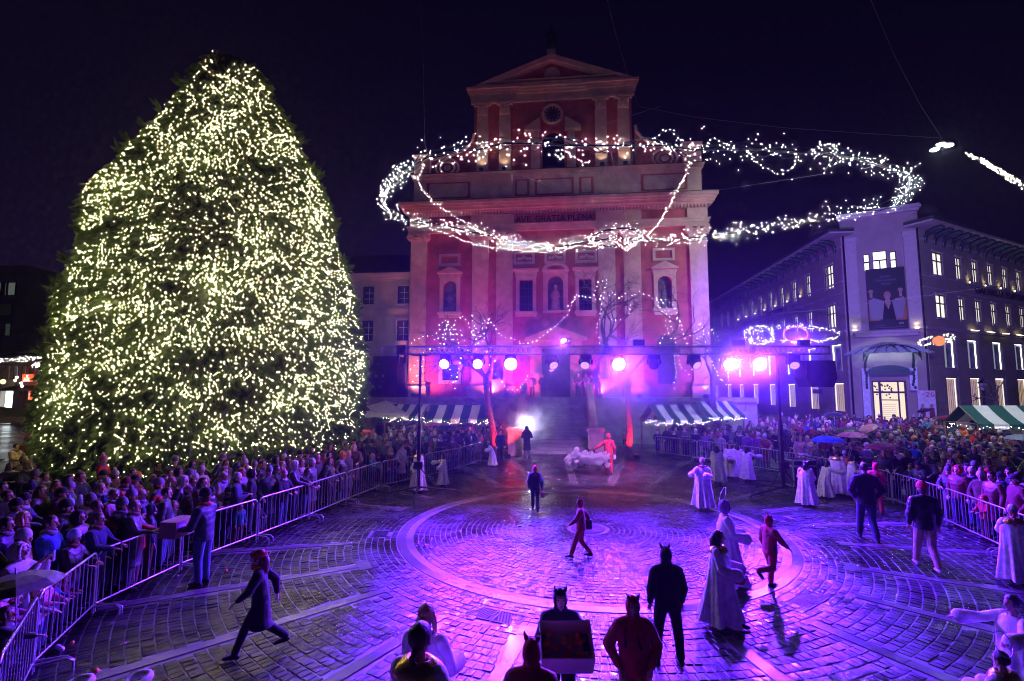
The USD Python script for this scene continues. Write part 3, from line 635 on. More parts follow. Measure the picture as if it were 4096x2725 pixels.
# glass fan canopy over the entrance
M_fan = paint('milky_glass', (.5, .62, .66), .25, spec=.6)
cx0 = CW / 2
for k in range(11):
    a0, a1 = PI * k / 11 , PI * (k + 1) / 11
    P = lambda a, r, z: (cx0 - r * math.cos(a) * 1.0, -.35 - r * .78 * math.sin(a), z)
    am = (a0 + a1) / 2
    v = [P(a0, .5, 8.5), P(am, .5, 8.55), P(a1, .5, 8.5), P(a0, 2.3, 8.0), P(am, 2.35, 8.12), P(a1, 2.3, 8.0), P(a0, 3.55, 7.35), P(am, 3.85, 7.42), P(a1, 3.55, 7.35)]
    v = np.array(v); v2 = v - (0, 0, .04)
    q = [[0, 1, 4, 3], [1, 2, 5, 4], [3, 4, 7, 6], [4, 5, 8, 7]]
    MB(FC).add(np.vstack([v, v2]), q + [[b + 9 for b in p_[::-1]] for p_ in q]).build('canopy_pane', M_fan, store)
    MB(FC).tube([P(a1, .5, 8.53), P(a1, 2.3, 8.03), P(a1, 3.6, 7.38)], .035, 5).build('canopy_rib', M_blackm, store)
m = MB(FC)
arcp = [(cx0 + 2.35 * math.cos(a), -2.4, 6.6 + 1.15 * math.sin(a)) for a in np.linspace(0, PI, 17)]; arcq = [(p_[0], p_[1], p_[2] + .42) for p_ in arcp]
m.tube(arcp, .06, 5).tube(arcq, .06, 5)
for k in range(16): m.tube([arcp[k], arcq[k + 1] if k % 2 else arcq[k]], .035, 4); m.tube([arcp[k + 1], arcq[k]], .03, 4)
m.build('canopy_truss', M_blackm, store)
# writing on the right wing
tx = meshkit.text_mesh('GALERIJA EMPORIUM', .62, .06, True); v = np.array(tx.vertices); sc = 15.5 / np.ptp(v[:, 0])
v = np.stack([11.0 + v[:, 0] * sc, -.06 - v[:, 2], 14.5 + v[:, 1]], 1) @ FR[:3, :3].T + FR[:3, 3]
define(store, 'lettering', v, np.array(tx.faces), M_letter)
tx = meshkit.text_mesh('EMPORIUM', .5, .06, True); v = np.array(tx.vertices); v = np.stack([LL - 20.5 + v[:, 0] * 1.5, -.06 - v[:, 2], 14.45 + v[:, 1]], 1) @ FL[:3, :3].T + FL[:3, 3]
define(store, 'lettering', v, np.array(tx.faces), M_letter)
# advertising banner hanging over the corner
ban = thing('banner', 'tall dark fashion banner with a smiling figure hanging over the store corner', 'banner', (0, 0, 0))
B0, B1, Z0, Z1 = 2.0, 5.3, 9.95, 16.4
MB(FC).box(B0, B1, -.36, -.33, Z0, Z1).build('cloth', paint('banner_dark', (.012, .01, .016), .6), ban)
for k, a in enumerate(((B0 + .1, B0 + 1.0), (B1 - .95, B1 - .05))): MB(FC).box(a[0], a[1], -.364, -.3605, Z0 + .9, Z0 + 3.2).build('orange_curtain', paint('banner_orange', (.35, .12, .04), .6, var=.4, scale=4), ban)
jac = sg.Polygon([(B0 + .25, 11.0), (B0 + .1, 13.0), (B0 + .55, 13.3), (B0 + 1.2, 13.0), (B0 + 1.55, 12.85), (B0 + 2.0, 12.85), (B0 + 2.5, 13.1), (B0 + 3.1, 13.3), (B0 + 3.15, 12.5), (B0 + 2.9, 11.0)])
MB(FC).prism(jac, -.369, -.366).build('printed_jacket', paint('banner_sequin', (.22, .2, .22), .5, var=.9, scale=60), ban)
MB(FC).prism([(B0 + 1.2, 10.95), (B0 + 1.45, 12.8), (B0 + 2.1, 12.8), (B0 + 2.35, 10.95)], -.374, -.371).build('printed_dress', paint('banner_black', (.006, .006, .008), .7), ban)
el = lambda x, z, a, b: sg.Polygon([(x + a * math.cos(t_), z + b * math.sin(t_)) for t_ in np.linspace(0, 2 * PI, 18)[:-1]])
MB(FC).prism(el(B0 + 1.7, 13.55, .52, .62), -.379, -.376).build('printed_hair', paint('banner_brown', (.04, .018, .012), .7), ban)
sk = paint('banner_skin', (.34, .2, .15), .6)
MB(FC).prism(el(B0 + 1.72, 13.5, .3, .42).union(sg.Polygon([(B0 + 1.55, 13.2), (B0 + 1.5, 12.7), (B0 + 1.75, 12.0), (B0 + 2.0, 12.7), (B0 + 1.9, 13.2)])), -.384, -.381).build('printed_face', sk, ban)
for x in (.35, 2.85): MB(FC).prism(el(B0 + x, 14.0, .22, .2).union(sg.Polygon([(B0 + x - .12, 13.3), (B0 + x + .12, 13.3), (B0 + x + .12, 14.0), (B0 + x - .12, 14.0)])), -.384, -.381).build('printed_hand', sk, ban)
for dx in (-.11, .11): MB(FC).box(B0 + 1.72 + dx - .045, B0 + 1.72 + dx + .045, -.387, -.3845, 13.58, 13.62).build('printed_eye', M_letter, ban)
MB(FC).box(B0 + 1.6, B0 + 1.86, -.387, -.3845, 13.27, 13.31).build('printed_mouth', paint('banner_lips', (.5, .35, .32), .6), ban)
for j, s_ in enumerate(('MESEC', 'ITALIJANSKE', 'MODE')):
    tx = meshkit.text_mesh(s_, .2, .004, False); v = np.array(tx.vertices); w = np.ptp(v[:, 0])
    v = np.stack([(B0 + B1) / 2 - w / 2 + v[:, 0], -.364 - v[:, 2], 15.4 - j * .38 + v[:, 1]], 1) @ FC[:3, :3].T + FC[:3, 3]
    define(ban, 'lettering', v, np.array(tx.faces), paint('banner_text', (.16, .14, .2), .6))
for j, (a, b) in enumerate(((B0 + .3, B0 + 1.4), (B0 + .3, B0 + 3.0))): MB(FC).box(a, b, -.364, -.3605, 10.3 - j * .2, 10.34 - j * .2).build('small_print', paint('banner_text', (0, 0, 0)), ban)
MB(FC).box(B1 - .75, B1 - .35, -.364, -.3605, 10.4, 10.62).build('small_print', paint('banner_text', (0, 0, 0)), ban)
# sale board by the door
sb = thing('sale_board', 'white sale poster reading -20 % right of the store entrance', 'poster', (0, 0, 0))
MB(FC).box(CW / 2 + 2.15, CW / 2 + 3.55, -.75, -.7, .2, 3.6).build('board', paint('white_board', (.6, .56, .6), .4), sb)
tx = meshkit.text_mesh('-20', .42, .01, True); v = np.array(tx.vertices); v = np.stack([CW / 2 + 2.38 + v[:, 0], -.755 - v[:, 2], 3.0 + v[:, 1]], 1) @ FC[:3, :3].T + FC[:3, 3]; define(sb, 'lettering', v, np.array(tx.faces), paint('sale_red', (.5, .02, .08), .5))
tx = meshkit.text_mesh('%', .22, .01, False); v = np.array(tx.vertices); v = np.stack([CW / 2 + 3.18 + v[:, 0], -.755 - v[:, 2], 3.0 + v[:, 1]], 1) @ FC[:3, :3].T + FC[:3, 3]; define(sb, 'lettering', v, np.array(tx.faces), paint('sale_red', (.5, .02, .08), .5))
for x in (2.5, 3.2):
    MB(FC).prism([(CW / 2 + x - .22, .3), (CW / 2 + x + .22, .3), (CW / 2 + x + .2, 1.9), (CW / 2 + x - .2, 1.9)], -.756, -.752).build('printed_suit', paint('sale_suit', (.2, .02, .05), .6), sb)
    MB(FC).prism(el(CW / 2 + x, 2.1, .13, .18), -.756, -.752).build('printed_head', sk, sb)

# ---------------------------------------------------------------- buildings behind the left edge
M_conc = paint('dark_concrete', (.16, .16, .18), .8, var=.15, scale=.5)
off = thing('office_block', 'dark modern office block with one strip of lit windows, left of the tree', 'office block', (0, 0, 0))
YO = 62.; c0 = at_depth(110, 1100, YO); x_c = c0[0]
MB().box(x_c - 30, x_c, YO, YO + 18, 9.2, at_depth(110, 1062, YO)[2]).build('left_body', M_conc, off)
MB().box(x_c + .02, x_c + 22, YO + 5, YO + 20, 9.4, 20.8).build('right_body', M_conc, off)
MB().box(x_c - 29, x_c - 1, YO + 2, YO + 17, 0, 9.19).build('ground_storey', M_conc, off)
for u0, u1, v0, v1, y_, gl_ in ((-14, 8, 1132, 1182, YO, .12), (12, 17, 1132, 1182, YO, .12), (21, 30, 1132, 1182, YO, .12), (33, 66, 1132, 1180, YO, .1), (135, 174, 1138, 1172, YO + 5, 1.2), (179, 191, 1142, 1176, YO + 5, .9), (196, 231, 1146, 1186, YO + 5, 1.1), (238, 262, 1152, 1188, YO + 5, .8), (188, 206, 1240, 1252, YO + 5, .35), (22, 46, 1296, 1342, YO, .03), (-20, 52, 1218, 1262, YO, .004)):
    A, B = at_depth(u0, v1, y_), at_depth(u1, v0, y_)
    w_ = MB().box(A[0], B[0], y_ - .05, y_ - .01, A[2], B[2]).build('window', glow(f'office_light_{gl_}', (.75, .95, .85), gl_), off)
    MB().prism(sg.box(A[0] - .08, A[2] - .08, B[0] + .08, B[2] + .08).difference(sg.box(A[0], A[2], B[0], B[2])), y_ - .14, y_ - .005).build('frame', M_blackm, w_)
arc = thing('arcade_house', 'low shop house with round-arched windows and a shop front, at the left edge', 'shop house', (0, 0, 0))
YA = 52.; ax = lambda u: at_depth(u, 1550, YA)[0]; az = lambda v: at_depth(100, v, YA)[2]
wl = sg.box(ax(-160), 0, ax(330), az(1445)); ar = []
for u in (-36, 12, 28, 58, 91, 122, 150, 196, 240):
    ar.append(arch(ax(u) - .27, ax(u) + .27, az(1518), az(1463))); wl = wl.difference(ar[-1])
for u0, u1 in ((-60, -12), (4, 55), (95, 132), (180, 240)): wl = wl.difference(sg.box(ax(u0), .1, ax(u1), az(1556)))
MB().prism(wl, YA, YA + .6).build('wall', M_wing, arc)
MB().box(ax(-160), ax(330), YA + .8, YA + 9, 0, az(1446)).build('building_body', M_conc, arc)
for i, a_ in enumerate(ar):
    w_ = MB().prism(a_, YA + .4, YA + .44).build('arched_window', glow(f'arch_glow_{i % 3}', ((.7, .85, 1.), (1., .7, .55), (.5, .55, .7))[i % 3], (.25, .1, .03)[i % 3]), arc)
    MB().prism(a_.buffer(.09).difference(a_), YA - .08, YA + .1).build('arch_moulding', M_cream, w_)
MB().box(ax(4), ax(55), YA + .5, YA + .56, .1, az(1556)).build('shop_front', glow('shop_front_glow', (.55, .85, 1.), .5), arc)
MB().box(ax(10), ax(30), YA + .4, YA + .49, .3, az(1560)).build('display', glow('display_glow', (.85, .95, 1.), 2.5), arc); MB().box(ax(34), ax(52), YA + .38, YA + .47, .2, az(1566)).build('display', glow('display_glow', (.85, .95, 1.), 2.5), arc)
MB().add([[ax(-160), YA - .3, az(1444)], [ax(330), YA - .3, az(1444)], [ax(330), YA + 5, az(1400)], [ax(-160), YA + 5, az(1400)]], [[0, 1, 2, 3]]).build('roof', M_tile, arc)
sg_ = thing('lit_sign', 'glowing orange-red square sign with a white bowl emblem on the arcade house', 'sign', (0, 0, 0))
A, B = at_depth(91, 1527, YA - 1), at_depth(131, 1497, YA - 1)
MB().box(A[0], B[0], YA - 1.1, YA - .9, A[2], B[2]).build('lamp_box', glow('sign_red', (1., .12, .04), 1.5), sg_)
cx_, cz_ = (A[0] + B[0]) / 2, (A[2] + B[2]) / 2; ww = B[0] - A[0]
m = MB().tube([(cx_ - ww * .28, YA - 1.12, cz_), (cx_ - ww * .15, YA - 1.12, cz_ - .13), (cx_ + ww * .15, YA - 1.12, cz_ - .13), (cx_ + ww * .28, YA - 1.12, cz_)], .035, 5)
for dx in (-.06, .06): m.tube([(cx_ + dx, YA - 1.12, cz_ + .02), (cx_ + dx + .07, YA - 1.12, cz_ + .3)], .025, 5)
m.box(cx_ - ww * .35, cx_ + ww * .35, YA - 1.13, YA - 1.11, A[2] + .04, A[2] + .18); m.build('emblem', glow('sign_white', (1., .9, .8), 2.5), sg_)
sg_ = thing('lit_sign', 'narrow upright glowing red sign under the awning of the arcade house', 'sign', (0, 0, 0))
A, B = at_depth(115, 1600, YA - 1), at_depth(127, 1566, YA - 1); MB().box(A[0], B[0], YA - 1.1, YA - .9, A[2], B[2]).build('lamp_box', glow('sign_red', (1., .12, .04), 1.5), sg_); MB().box(A[0] + .08, B[0] - .08, YA - 1.12, YA - 1.101, A[2] + .12, B[2] - .12).build('panel', glow('sign_white2', (1., .55, .45), 1.6), sg_)
sg_ = thing('lit_sign', 'round pale glowing shop sign at the left edge of the picture', 'sign', (0, 0, 0))
A = at_depth(12, 1527, YA - 1); MB().ball(A, (.33, .08, .27), 12, 8).build('lamp_disc', glow('sign_pale', (1., .95, .55), 1.3), sg_, True); MB().tube([A + (0, 0, .25), A + (0, 1.0, .3)], .02, 5).build('arm', M_blackm, sg_)
for i, (u, v) in enumerate(((67, 1510), (61, 1522), (85, 1533), (88, 1545))):
    A = at_depth(u, v, YA - 2); t = thing('globe_lamp', ['globe lamp left of the orange sign, upper of the left pair', 'globe lamp left of the orange sign, lower of the left pair', 'globe lamp under the orange sign, upper of the right pair', 'globe lamp under the orange sign, lower of the right pair'][i], 'lamp', A)
    MB().ball((0, 0, 0), .13, 10, 8).build('globe', glow('globe_white', (.95, 1., .95), 5.), t, True); MB().tube([(0, 0, -.1), (0, .1, -1.2)], .03, 5).build('post', M_blackm, t)
aw = thing('awning', 'dark awning along the front of the arcade house', 'awning', (0, 0, 0))
A, B = at_depth(60, 1556, YA - .1), at_depth(260, 1540, YA - .1)
MB().add([[A[0], YA - .05, A[2] + .35], [B[0], YA - .05, A[2] + .35], [B[0], YA - 2.4, A[2] - .15], [A[0], YA - 2.4, A[2] - .15]], [[0, 1, 2, 3], [3, 2, 1, 0]]).build('cloth', paint('awning_maroon', (.08, .03, .03), .8), aw); MB().tube([(A[0], YA - 2.4, A[2] - .15), (B[0], YA - 2.4, A[2] - .15)], .05, 6).build('front_bar', M_storetrim, aw)
# ---------------------------------------------------------------- crowd barriers
M_galv = paint('galvanised_steel', (.42, .42, .45), .38, .85, var=.15, scale=14)
def barrier(P, Q, label, inside, group):
    P, Q = np.array(P, float), np.array(Q, float); L = np.hypot(*(Q - P)); a = math.atan2(*(Q - P)[::-1])
    t = thing('crowd_barrier', label, 'barrier', (P[0], P[1], 0), a, group)
    sgn = 1 if (np.cross(Q - P, inside - P) > 0) else -1
    L -= .05; h = 1.1; c = .12
    pts = [(.02, 0, .06), (.02, 0, h - c)] + [(.02 + c * (1 - math.cos(k)), 0, h - c + c * math.sin(k)) for k in (.5, 1.05)] + [(.02 + c, 0, h), (L - c, 0, h)] + [(L - c + c * math.sin(k), 0, h - c + c * math.cos(k)) for k in (.5, 1.05)] + [(L, 0, h - c), (L, 0, .06)]
    MB().tube(pts, .02, 7).tube([(.03, 0, .2), (L - .01, 0, .2)], .017, 6).build('frame', M_galv, t, True)
    n = int(L / .155)
    for k in range(1, n): MB().tube([(L * k / n, 0, .205), (L * k / n, 0, h)], .0085, 5, False).build('bar', M_galv, t, True)
    for x in (.05, L - .05):
        MB().tube([(x, -.3 * sgn, .01), (x, -.3 * sgn, .13), (x, -.22 * sgn, .19), (x, .36 * sgn, .19), (x, .44 * sgn, .13), (x, .44 * sgn, .01)], .017, 6).build('foot', M_galv, t, True)
LN = ['nearest', 'second', 'third', 'fourth', 'fifth', 'sixth', 'seventh', 'eighth', 'ninth', 'farthest']
for i in range(10): barrier(LFENCE[i], LFENCE[i + 1], f'grey steel crowd barrier, {LN[i]} of the left row counted from the camera', PC, 'barriers left of the square')
RN = ['nearest', 'second', 'third', 'fourth', 'fifth', 'sixth', 'seventh', 'farthest']
for i in range(8): barrier(RFENCE[i], RFENCE[i + 1], f'grey steel crowd barrier, {RN[i]} of the right row counted from the camera', PC, 'barriers right of the square')

# ---------------------------------------------------------------- lighting truss on two lifting towers
TY, TZ0, TZ1 = 18.6, 5.21, 5.5
TX0, TX1 = Ad(878, 800, TY)[0], Ad(1902, 800, TY)[0]
M_alu = paint('truss_aluminium', (.45, .45, .5), .4, .7)
tr = thing('lighting_truss', 'long aluminium lattice truss carrying stage lamps across the square', 'truss', (0, 0, 0))
for y in (TY - .145, TY + .145):
    for z in (TZ0, TZ1): MB().tube([(TX0, y, z), (TX1, y, z)], .026, 7).build('chord', M_alu, tr, True)
def zig(f0, f1, n):
    m = MB()
    for k in range(n):
        a, b = TX0 + (TX1 - TX0) * k / n, TX0 + (TX1 - TX0) * (k + 1) / n
        m.tube([f0(a), f1((a + b) / 2), f0(b)], .011, 4, False)
    tag(m.build('lattice', M_alu, tr), kind='stuff')
for y in (TY - .145, TY + .145):
    zig(lambda x: (x, y, TZ0), lambda x: (x, y, TZ1), 44); zig(lambda x: (x, y, TZ1), lambda x: (x, y, TZ0), 44)
for z in (TZ0, TZ1): zig(lambda x: (x, TY - .145, z), lambda x: (x, TY + .145, z), 36)
for x in np.linspace(TX0, TX1, 7): MB().box(x - .03, x + .03, TY - .17, TY + .17, TZ0 - .03, TZ1 + .03).build('connector', M_alu, tr)
for i, u in enumerate((965, 1797)):
    x = Ad(u, 1000, TY)[0]; sg2 = 1 if i else -1
    t = thing('lifting_tower', ['black lifting tower with spread legs under the left end of the truss', 'black lifting tower holding the right end of the truss among the crowd'][i], 'tower', (x, TY, 0))
    MB().box(-.06, .06, -.06, .06, .25, 2.6).build('lower_mast', M_blackm, t); MB().box(-.04, .04, -.04, .04, 2.6, TZ0 - .03).build('upper_mast', M_blackm, t)
    for a in (.3, 1.75, 3.45, 4.8):
        c, s_ = math.cos(a), math.sin(a); MB().tube([(c * .05, s_ * .05, .32), (c * 1.45, s_ * 1.45, .12), (c * 1.5, s_ * 1.5, .02)], .035, 5).tube([(c * .06, s_ * .06, 1.0), (c * .7, s_ * .7, .24)], .02, 5).build('outrigger', M_blackm, t)
    MB().box(-.16, .16, -.2, -.07, 1.0, 1.25).tube([(.16, -.14, 1.1), (.3, -.14, 1.1), (.3, -.14, 1.3)], .015, 5).build('winch', M_blackm, t); MB().box(-.3, .3, -.12, .12, TZ0 - .06, TZ0 - .032).build('head_plate', M_blackm, t)

HEADS = [(1026, 1, (.34, .07, 1.), 'left one of the lit lamps'), (1101, 1, (.34, .07, 1.), 'second lit lamp from the left'), (1175, 1.35, (.55, .12, 1.), 'bright third lit lamp from the left'), (1270, .0, (.6, .2, 1.), 'dim lamp turned down, above the middle of the stairs'),
         (1348, .0, (.6, .2, 1.), 'dim lamp turned down, left of the brightest lamp'), (1421, 1.9, (.75, .2, 1.), 'brightest of the row, pink glare'), (1505, -1, (0, 0, 0), 'unlit black lamp right of the brightest one'), (1597, .0, (.6, .2, 1.), 'dim lamp right of the unlit one'),
         (1675, 1.7, (.65, .16, 1.), 'bright left one of the glaring pair at the right'), (1745, 1.6, (.55, .12, 1.), 'bright right one of the glaring pair at the right'), (1826, .05, (.5, .2, 1.), 'dim lamp beside the hanging speaker')]
LAMP_AT = []
for i, (u, pw, col, lab) in enumerate(HEADS):
    p = Ad(u, 835, TY); x = p[0]
    t = thing('stage_lamp', f'stage lamp under the truss, {lab}', 'stage lamp', (x, TY, 0), group='stage lamps under the truss')
    MB().box(-.2, .2, -.14, .14, TZ0 - .2, TZ0 - .04).box(-.05, .05, -.05, .05, TZ0 - .04, TZ0 + .02).build('base', M_blackm, t)
    for s_ in (-1, 1): MB().prism([(s_ * .2, TZ0 - .19), (s_ * .26, TZ0 - .21), (s_ * .26, 4.82), (s_ * .2, 4.82)][::s_], -.05, .05).build('yoke_arm', M_blackm, t)
    aim = np.array([(-.15 + .1 * (i % 3)) if pw > .5 else (-.3, .35)[i % 2], -1., -.36 if pw > .5 else -.75]); aim /= np.linalg.norm(aim)
    c0 = np.array([0, 0, 4.9]); q_ = 1.35 if pw > 1.3 else 1.; m = MB(); m.tube([c0 - aim * .2, c0 - aim * .14, c0 + aim * .05, c0 + aim * .2, c0 + aim * .22], np.array([.1, .165, .185, .19, .18]) * q_, 14); m.build('head', M_blackm, t, 50)
    e = MB().tube([c0 + aim * .2205, c0 + aim * .228], [.168 * q_, .15 * q_], 16)
    if pw >= 0: e.build('lens', glow(f'lens_{i}', tuple(np.array(col) * .5 + .5) if pw > .5 else (1., .5, 1.), 90. * pw if pw > .5 else .8), t)
    else: e.build('lens', M_glassd, t)
    if pw > .1: LAMP_AT.append((np.array([x, TY, 4.9]) + aim * .3, aim, col, pw))
t = thing('speaker', 'big black loudspeaker hanging from the right end of the truss', 'speaker', (Ad(1876, 850, TY)[0], TY, 0))
MB().prism([(-.52, 4.95), (.52, 4.95), (.56, 4.3), (.42, 3.98), (-.42, 3.98), (-.56, 4.3)][::-1], -.4, .4).build('cabinet', M_blackm, t); MB().box(-.46, .46, -.425, -.402, 4.1, 4.88).build('grille', paint('speaker_grille', (.03, .03, .032), .7, bump=.6, bscale=90), t)
for s_ in (-1, 1): MB().tube([(s_ * .4, 0, 4.95), (s_ * .4, 0, TZ0)], .015, 5).build('hanging_chain', M_galv, t)
t = thing('truss_winch', 'folded black lamp gear clamped on the left end of the truss', 'stage gear', (Ad(925, 800, TY)[0], TY, 0))
MB().box(-.16, .16, -.2, .2, TZ0 - .02, TZ1 + .03).build('clamp', M_blackm, t)
for s_ in (-1, 1): MB().box(s_ * .13 - .04, s_ * .13 + .04, -.06, .06, TZ0 - .35, TZ0 - .03).build('arm', M_blackm, t)
t = thing('speaker_tower', 'tall black cloth-covered loudspeaker tower on the terrace beside the convent', 'speaker tower', ch(-13.2, -1.1, TZ), CH_R)
MB().box(-1.0, .9, -.6, .6, 0, 3.1).build('cover', paint('black_cloth', (.012, .012, .014), .9), t); MB().prism([(.905, 0), (1.5, 0), (1.35, 3.0), (.905, 3.08)], -.3, .3).build('side_flap', paint('black_cloth', (0, 0, 0)), t); MB().ball((-.6, -.62, 2.5), .05, 6, 5).build('indicator', M_galv, t)
t = thing('flight_case', 'black equipment case with bright metal edges standing by the angels', 'case', tuple(Gd(1842, 1122)), .1)
MB().box(-.5, .5, -.35, .35, .12, .86).build('body', M_blackm, t); MB().box(-.5, .5, -.35, .35, .9, 1.1).build('lid', M_blackm, t)
m = MB()
for z0, z1 in ((.11, .87), (.89, 1.11)):
    for x in (-.5, .5):
        for y in (-.35, .35): m.box(x - .02, x + .02, y - .02, y + .02, z0, z1)
        for z in (z0 + .012, z1 - .012): m.box(x - .021, x + .021, -.34, .34, z - .018, z + .018)
    for y in (-.35, .35):
        for z in (z0 + .012, z1 - .012): m.box(-.49, .49, y - .021, y + .021, z - .018, z + .018)
tag(m.build('metal_edging', M_galv, t), kind='stuff')
for x in (-.4, .4):
    for y in (-.26, .26): MB().tube([(x, y - .02, .055), (x, y + .02, .055)], .055, 8).build('caster', M_blackm, t)
MB().tube([(-.1, -.36, .52), (-.1, -.4, .5), (.1, -.4, .5), (.1, -.36, .52)], .012, 5).build('handle', M_galv, t)

# ---------------------------------------------------------------- market stalls, tent and umbrellas
M_grn = paint('awning_green', (.012, .075, .06), .7, var=.1); M_wht = paint('awning_white', (.62, .62, .6), .7, var=.08); M_wood = paint('stall_wood', (.2, .12, .07), .7, var=.3)
M_wb = glow('warm_bulb', (1., .82, .5), 40.); M_cb = glow('white_bulb', (1., .84, 1.), 40.)
def octas(P, r):
    P = np.asarray(P, float); r = np.broadcast_to(r, (len(P),))
    o = np.array([[1, 0, 0], [-1, 0, 0], [0, 1, 0], [0, -1, 0], [0, 0, 1], [0, 0, -1]], float); F = np.array([[0, 2, 4], [2, 1, 4], [1, 3, 4], [3, 0, 4], [2, 0, 5], [1, 2, 5], [3, 1, 5], [0, 3, 5]])
    return (P[:, None] + o[None] * r[:, None, None]).reshape(-1, 3), (F[None] + 6 * np.arange(len(P))[:, None, None]).reshape(-1, 3)
def stall(label, c, W, Dp, rz, ze, zr, n=7, bulbs=True):
    t = thing('market_stall', label, 'market stall', (c[0], c[1], 0), rz, 'striped market stalls')
    for i in range(n):
        x0, x1 = -W / 2 + W * i / n, -W / 2 + W * (i + 1) / n; M_ = (M_grn, M_wht)[i % 2]
        for s_ in (-1, 1):
            yy = np.linspace(0, 1, 5); z = zr + (ze - zr) * yy - .08 * np.sin(PI * yy); y = s_ * Dp / 2 * yy
            v = np.concatenate([np.stack([np.full(5, x), y, z], 1) for x in (x0 + .003, x1 - .003)])
            f = [[k, k + 1, 6 + k, 5 + k] for k in range(4)]
            # scalloped valance
            e = np.array([[x0 + .003, s_ * Dp / 2, ze], [x1 - .003, s_ * Dp / 2, ze]] + [[x1 - .003 - (x1 - x0 - .006) * k / 5, s_ * (Dp / 2 + .01), ze - .22 - .07 * math.sin(PI * k / 5)] for k in range(6)])
            m = MB().add(v, f).add(v - (0, 0, .012), [q[::-1] for q in f]); m.add(e, [[0, 1, 2, 3], [0, 3, 4, 5], [0, 5, 6, 7]]); m.build('awning_stripe', M_, t)
    for x in (-W / 2 + .05, W / 2 - .05):
        for y in (-Dp / 2 + .1, Dp / 2 - .1): MB().box(x - .04, x + .04, y - .04, y + .04, 0, ze + .05).build('post', M_wood, t)
        MB().tube([(x, -Dp / 2 + .1, ze), (x, 0, zr - .03), (x, Dp / 2 - .1, ze)], .035, 5).tube([(x, -Dp / 2 + .1, ze), (x, Dp / 2 - .1, ze)], .035, 5).build('gable_frame', M_wood, t)
    MB().box(-W / 2 + .1, W / 2 - .1, -Dp / 2 + .12, -Dp / 2 + .7, .82, .88).box(-W / 2 + .12, W / 2 - .12, -Dp / 2 + .15, -Dp / 2 + .18, .1, .82).build('counter', M_wood, t)
    if bulbs:
        P = [(-W / 2 + W * k / 34 + rnd.uniform(-.03, .03), -Dp / 2 - .02 + rnd.uniform(-.1, .05), ze - .16 + .05 * math.sin(k * .8) + rnd.uniform(-.12, .05)) for k in range(35)] + [(s_ * W / 2 + rnd.uniform(-.05, .05), rnd.uniform(-Dp / 2, Dp / 2), ze - .1 + rnd.uniform(-.25, .05)) for s_ in (-1, 1) for k in range(12)]
        v, f = octas(P, .016); tag(define(t, 'fairy_lights', v, f, M_wb if c[0] < 5 else M_cb), kind='stuff')
        # the lit inside of the stall
        MB().ball((0, 0, ze - .05), .07, 8, 6).build('hanging_bulb', glow('stall_bulb', (1., .85, .6), 25.), t, True)
STALLS = [('green and white striped stall left of the mast, smaller than its neighbour', (-6.55, 32.2), 2.7, 2.0, -.32, 2.15, 2.85, 6), ('wide green and white striped stall left of the church stairs', (-3.25, 30.9), 3.7, 2.3, -.12, 2.08, 2.85, 7),
          ('striped stall right of the church stairs, purple in the stage light', (10.2, 31.6), 3.4, 2.4, .22, 2.0, 2.85, 7), ('striped stall farther back behind the right crowd, with a bright bulb', (13.6, 33.6), 3.0, 2.3, .3, 2.1, 3.0, 7), ('green and white striped stall at the right edge of the picture', (27.5, 27.6), 5.4, 2.4, -.05, 2.0, 2.95, 7)]
for a in STALLS: stall(*a)
c = Ad(888, 925, 33); t = thing('market_tent', 'pale grey pyramid tent beside the striped stalls', 'tent', (c[0], c[1], 0), -.2)
m = MB(); ap = (0, 0, 3.08); ed = [(-1.9, -1.5), (1.9, -1.5), (1.9, 1.5), (-1.9, 1.5)]
m.add([ap] + [(x, y, 2.35) for x, y in ed], [[0, 1, 2], [0, 2, 3], [0, 3, 4], [0, 4, 1]]); m.build('roof', paint('tent_grey', (.5, .52, .54), .7), t)
m = MB()
for k in range(4):
    a, b = np.array(ed[k]), np.array(ed[(k + 1) % 4]); pts = [a + (b - a) * q / 8 for q in range(9)]
    m.add([(x * 1.004, y * 1.004, 2.345) for x, y in pts] + [(x * 1.01, y * 1.01, 2.1 - .07 * (q % 2)) for q, (x, y) in enumerate(pts)], [[q, 9 + q, 10 + q, 1 + q] for q in range(8)])
m.build('valance', M_wht, t)
for x, y in ed: MB().tube([(x * .97, y * .97, 0), (x * .97, y * .97, 2.34)], .035, 6).build('pole', M_galv, t)
MB().ball((0, 0, 3.1), .06, 6, 5).build('finial', M_galv, t)
c = at_depth(20, 1660, 27); t = thing('cafe_parasol', 'big square grey cafe parasol at the left edge, beside the tree', 'parasol', (c[0] - .6, 27, 0))
m = MB(); m.add([(0, 0, 2.95)] + [(x, y, 2.4) for x, y in ((-2, -2), (2, -2), (2, 2), (-2, 2))], [[0, 1, 2], [0, 2, 3], [0, 3, 4], [0, 4, 1]]); m.build('canopy', paint('parasol_grey', (.3, .28, .25), .8), t)
m = MB()
for (x0, y0), (x1, y1) in (((-2, -2), (2, -2)), ((2, -2), (2, 2)), ((2, 2), (-2, 2)), ((-2, 2), (-2, -2))): m.add([(x0, y0, 2.4), (x1, y1, 2.4), (x1 * 1.01, y1 * 1.01, 2.12), (x0 * 1.01, y0 * 1.01, 2.12)], [[0, 1, 2, 3]])
m.build('valance', paint('parasol_grey', (0, 0, 0)), t); MB().tube([(0, 0, 0), (0, 0, 2.94)], .04, 7).build('pole', M_wood, t); MB().box(-.4, .4, -.4, .4, 0, .08).build('base', M_stone, t)
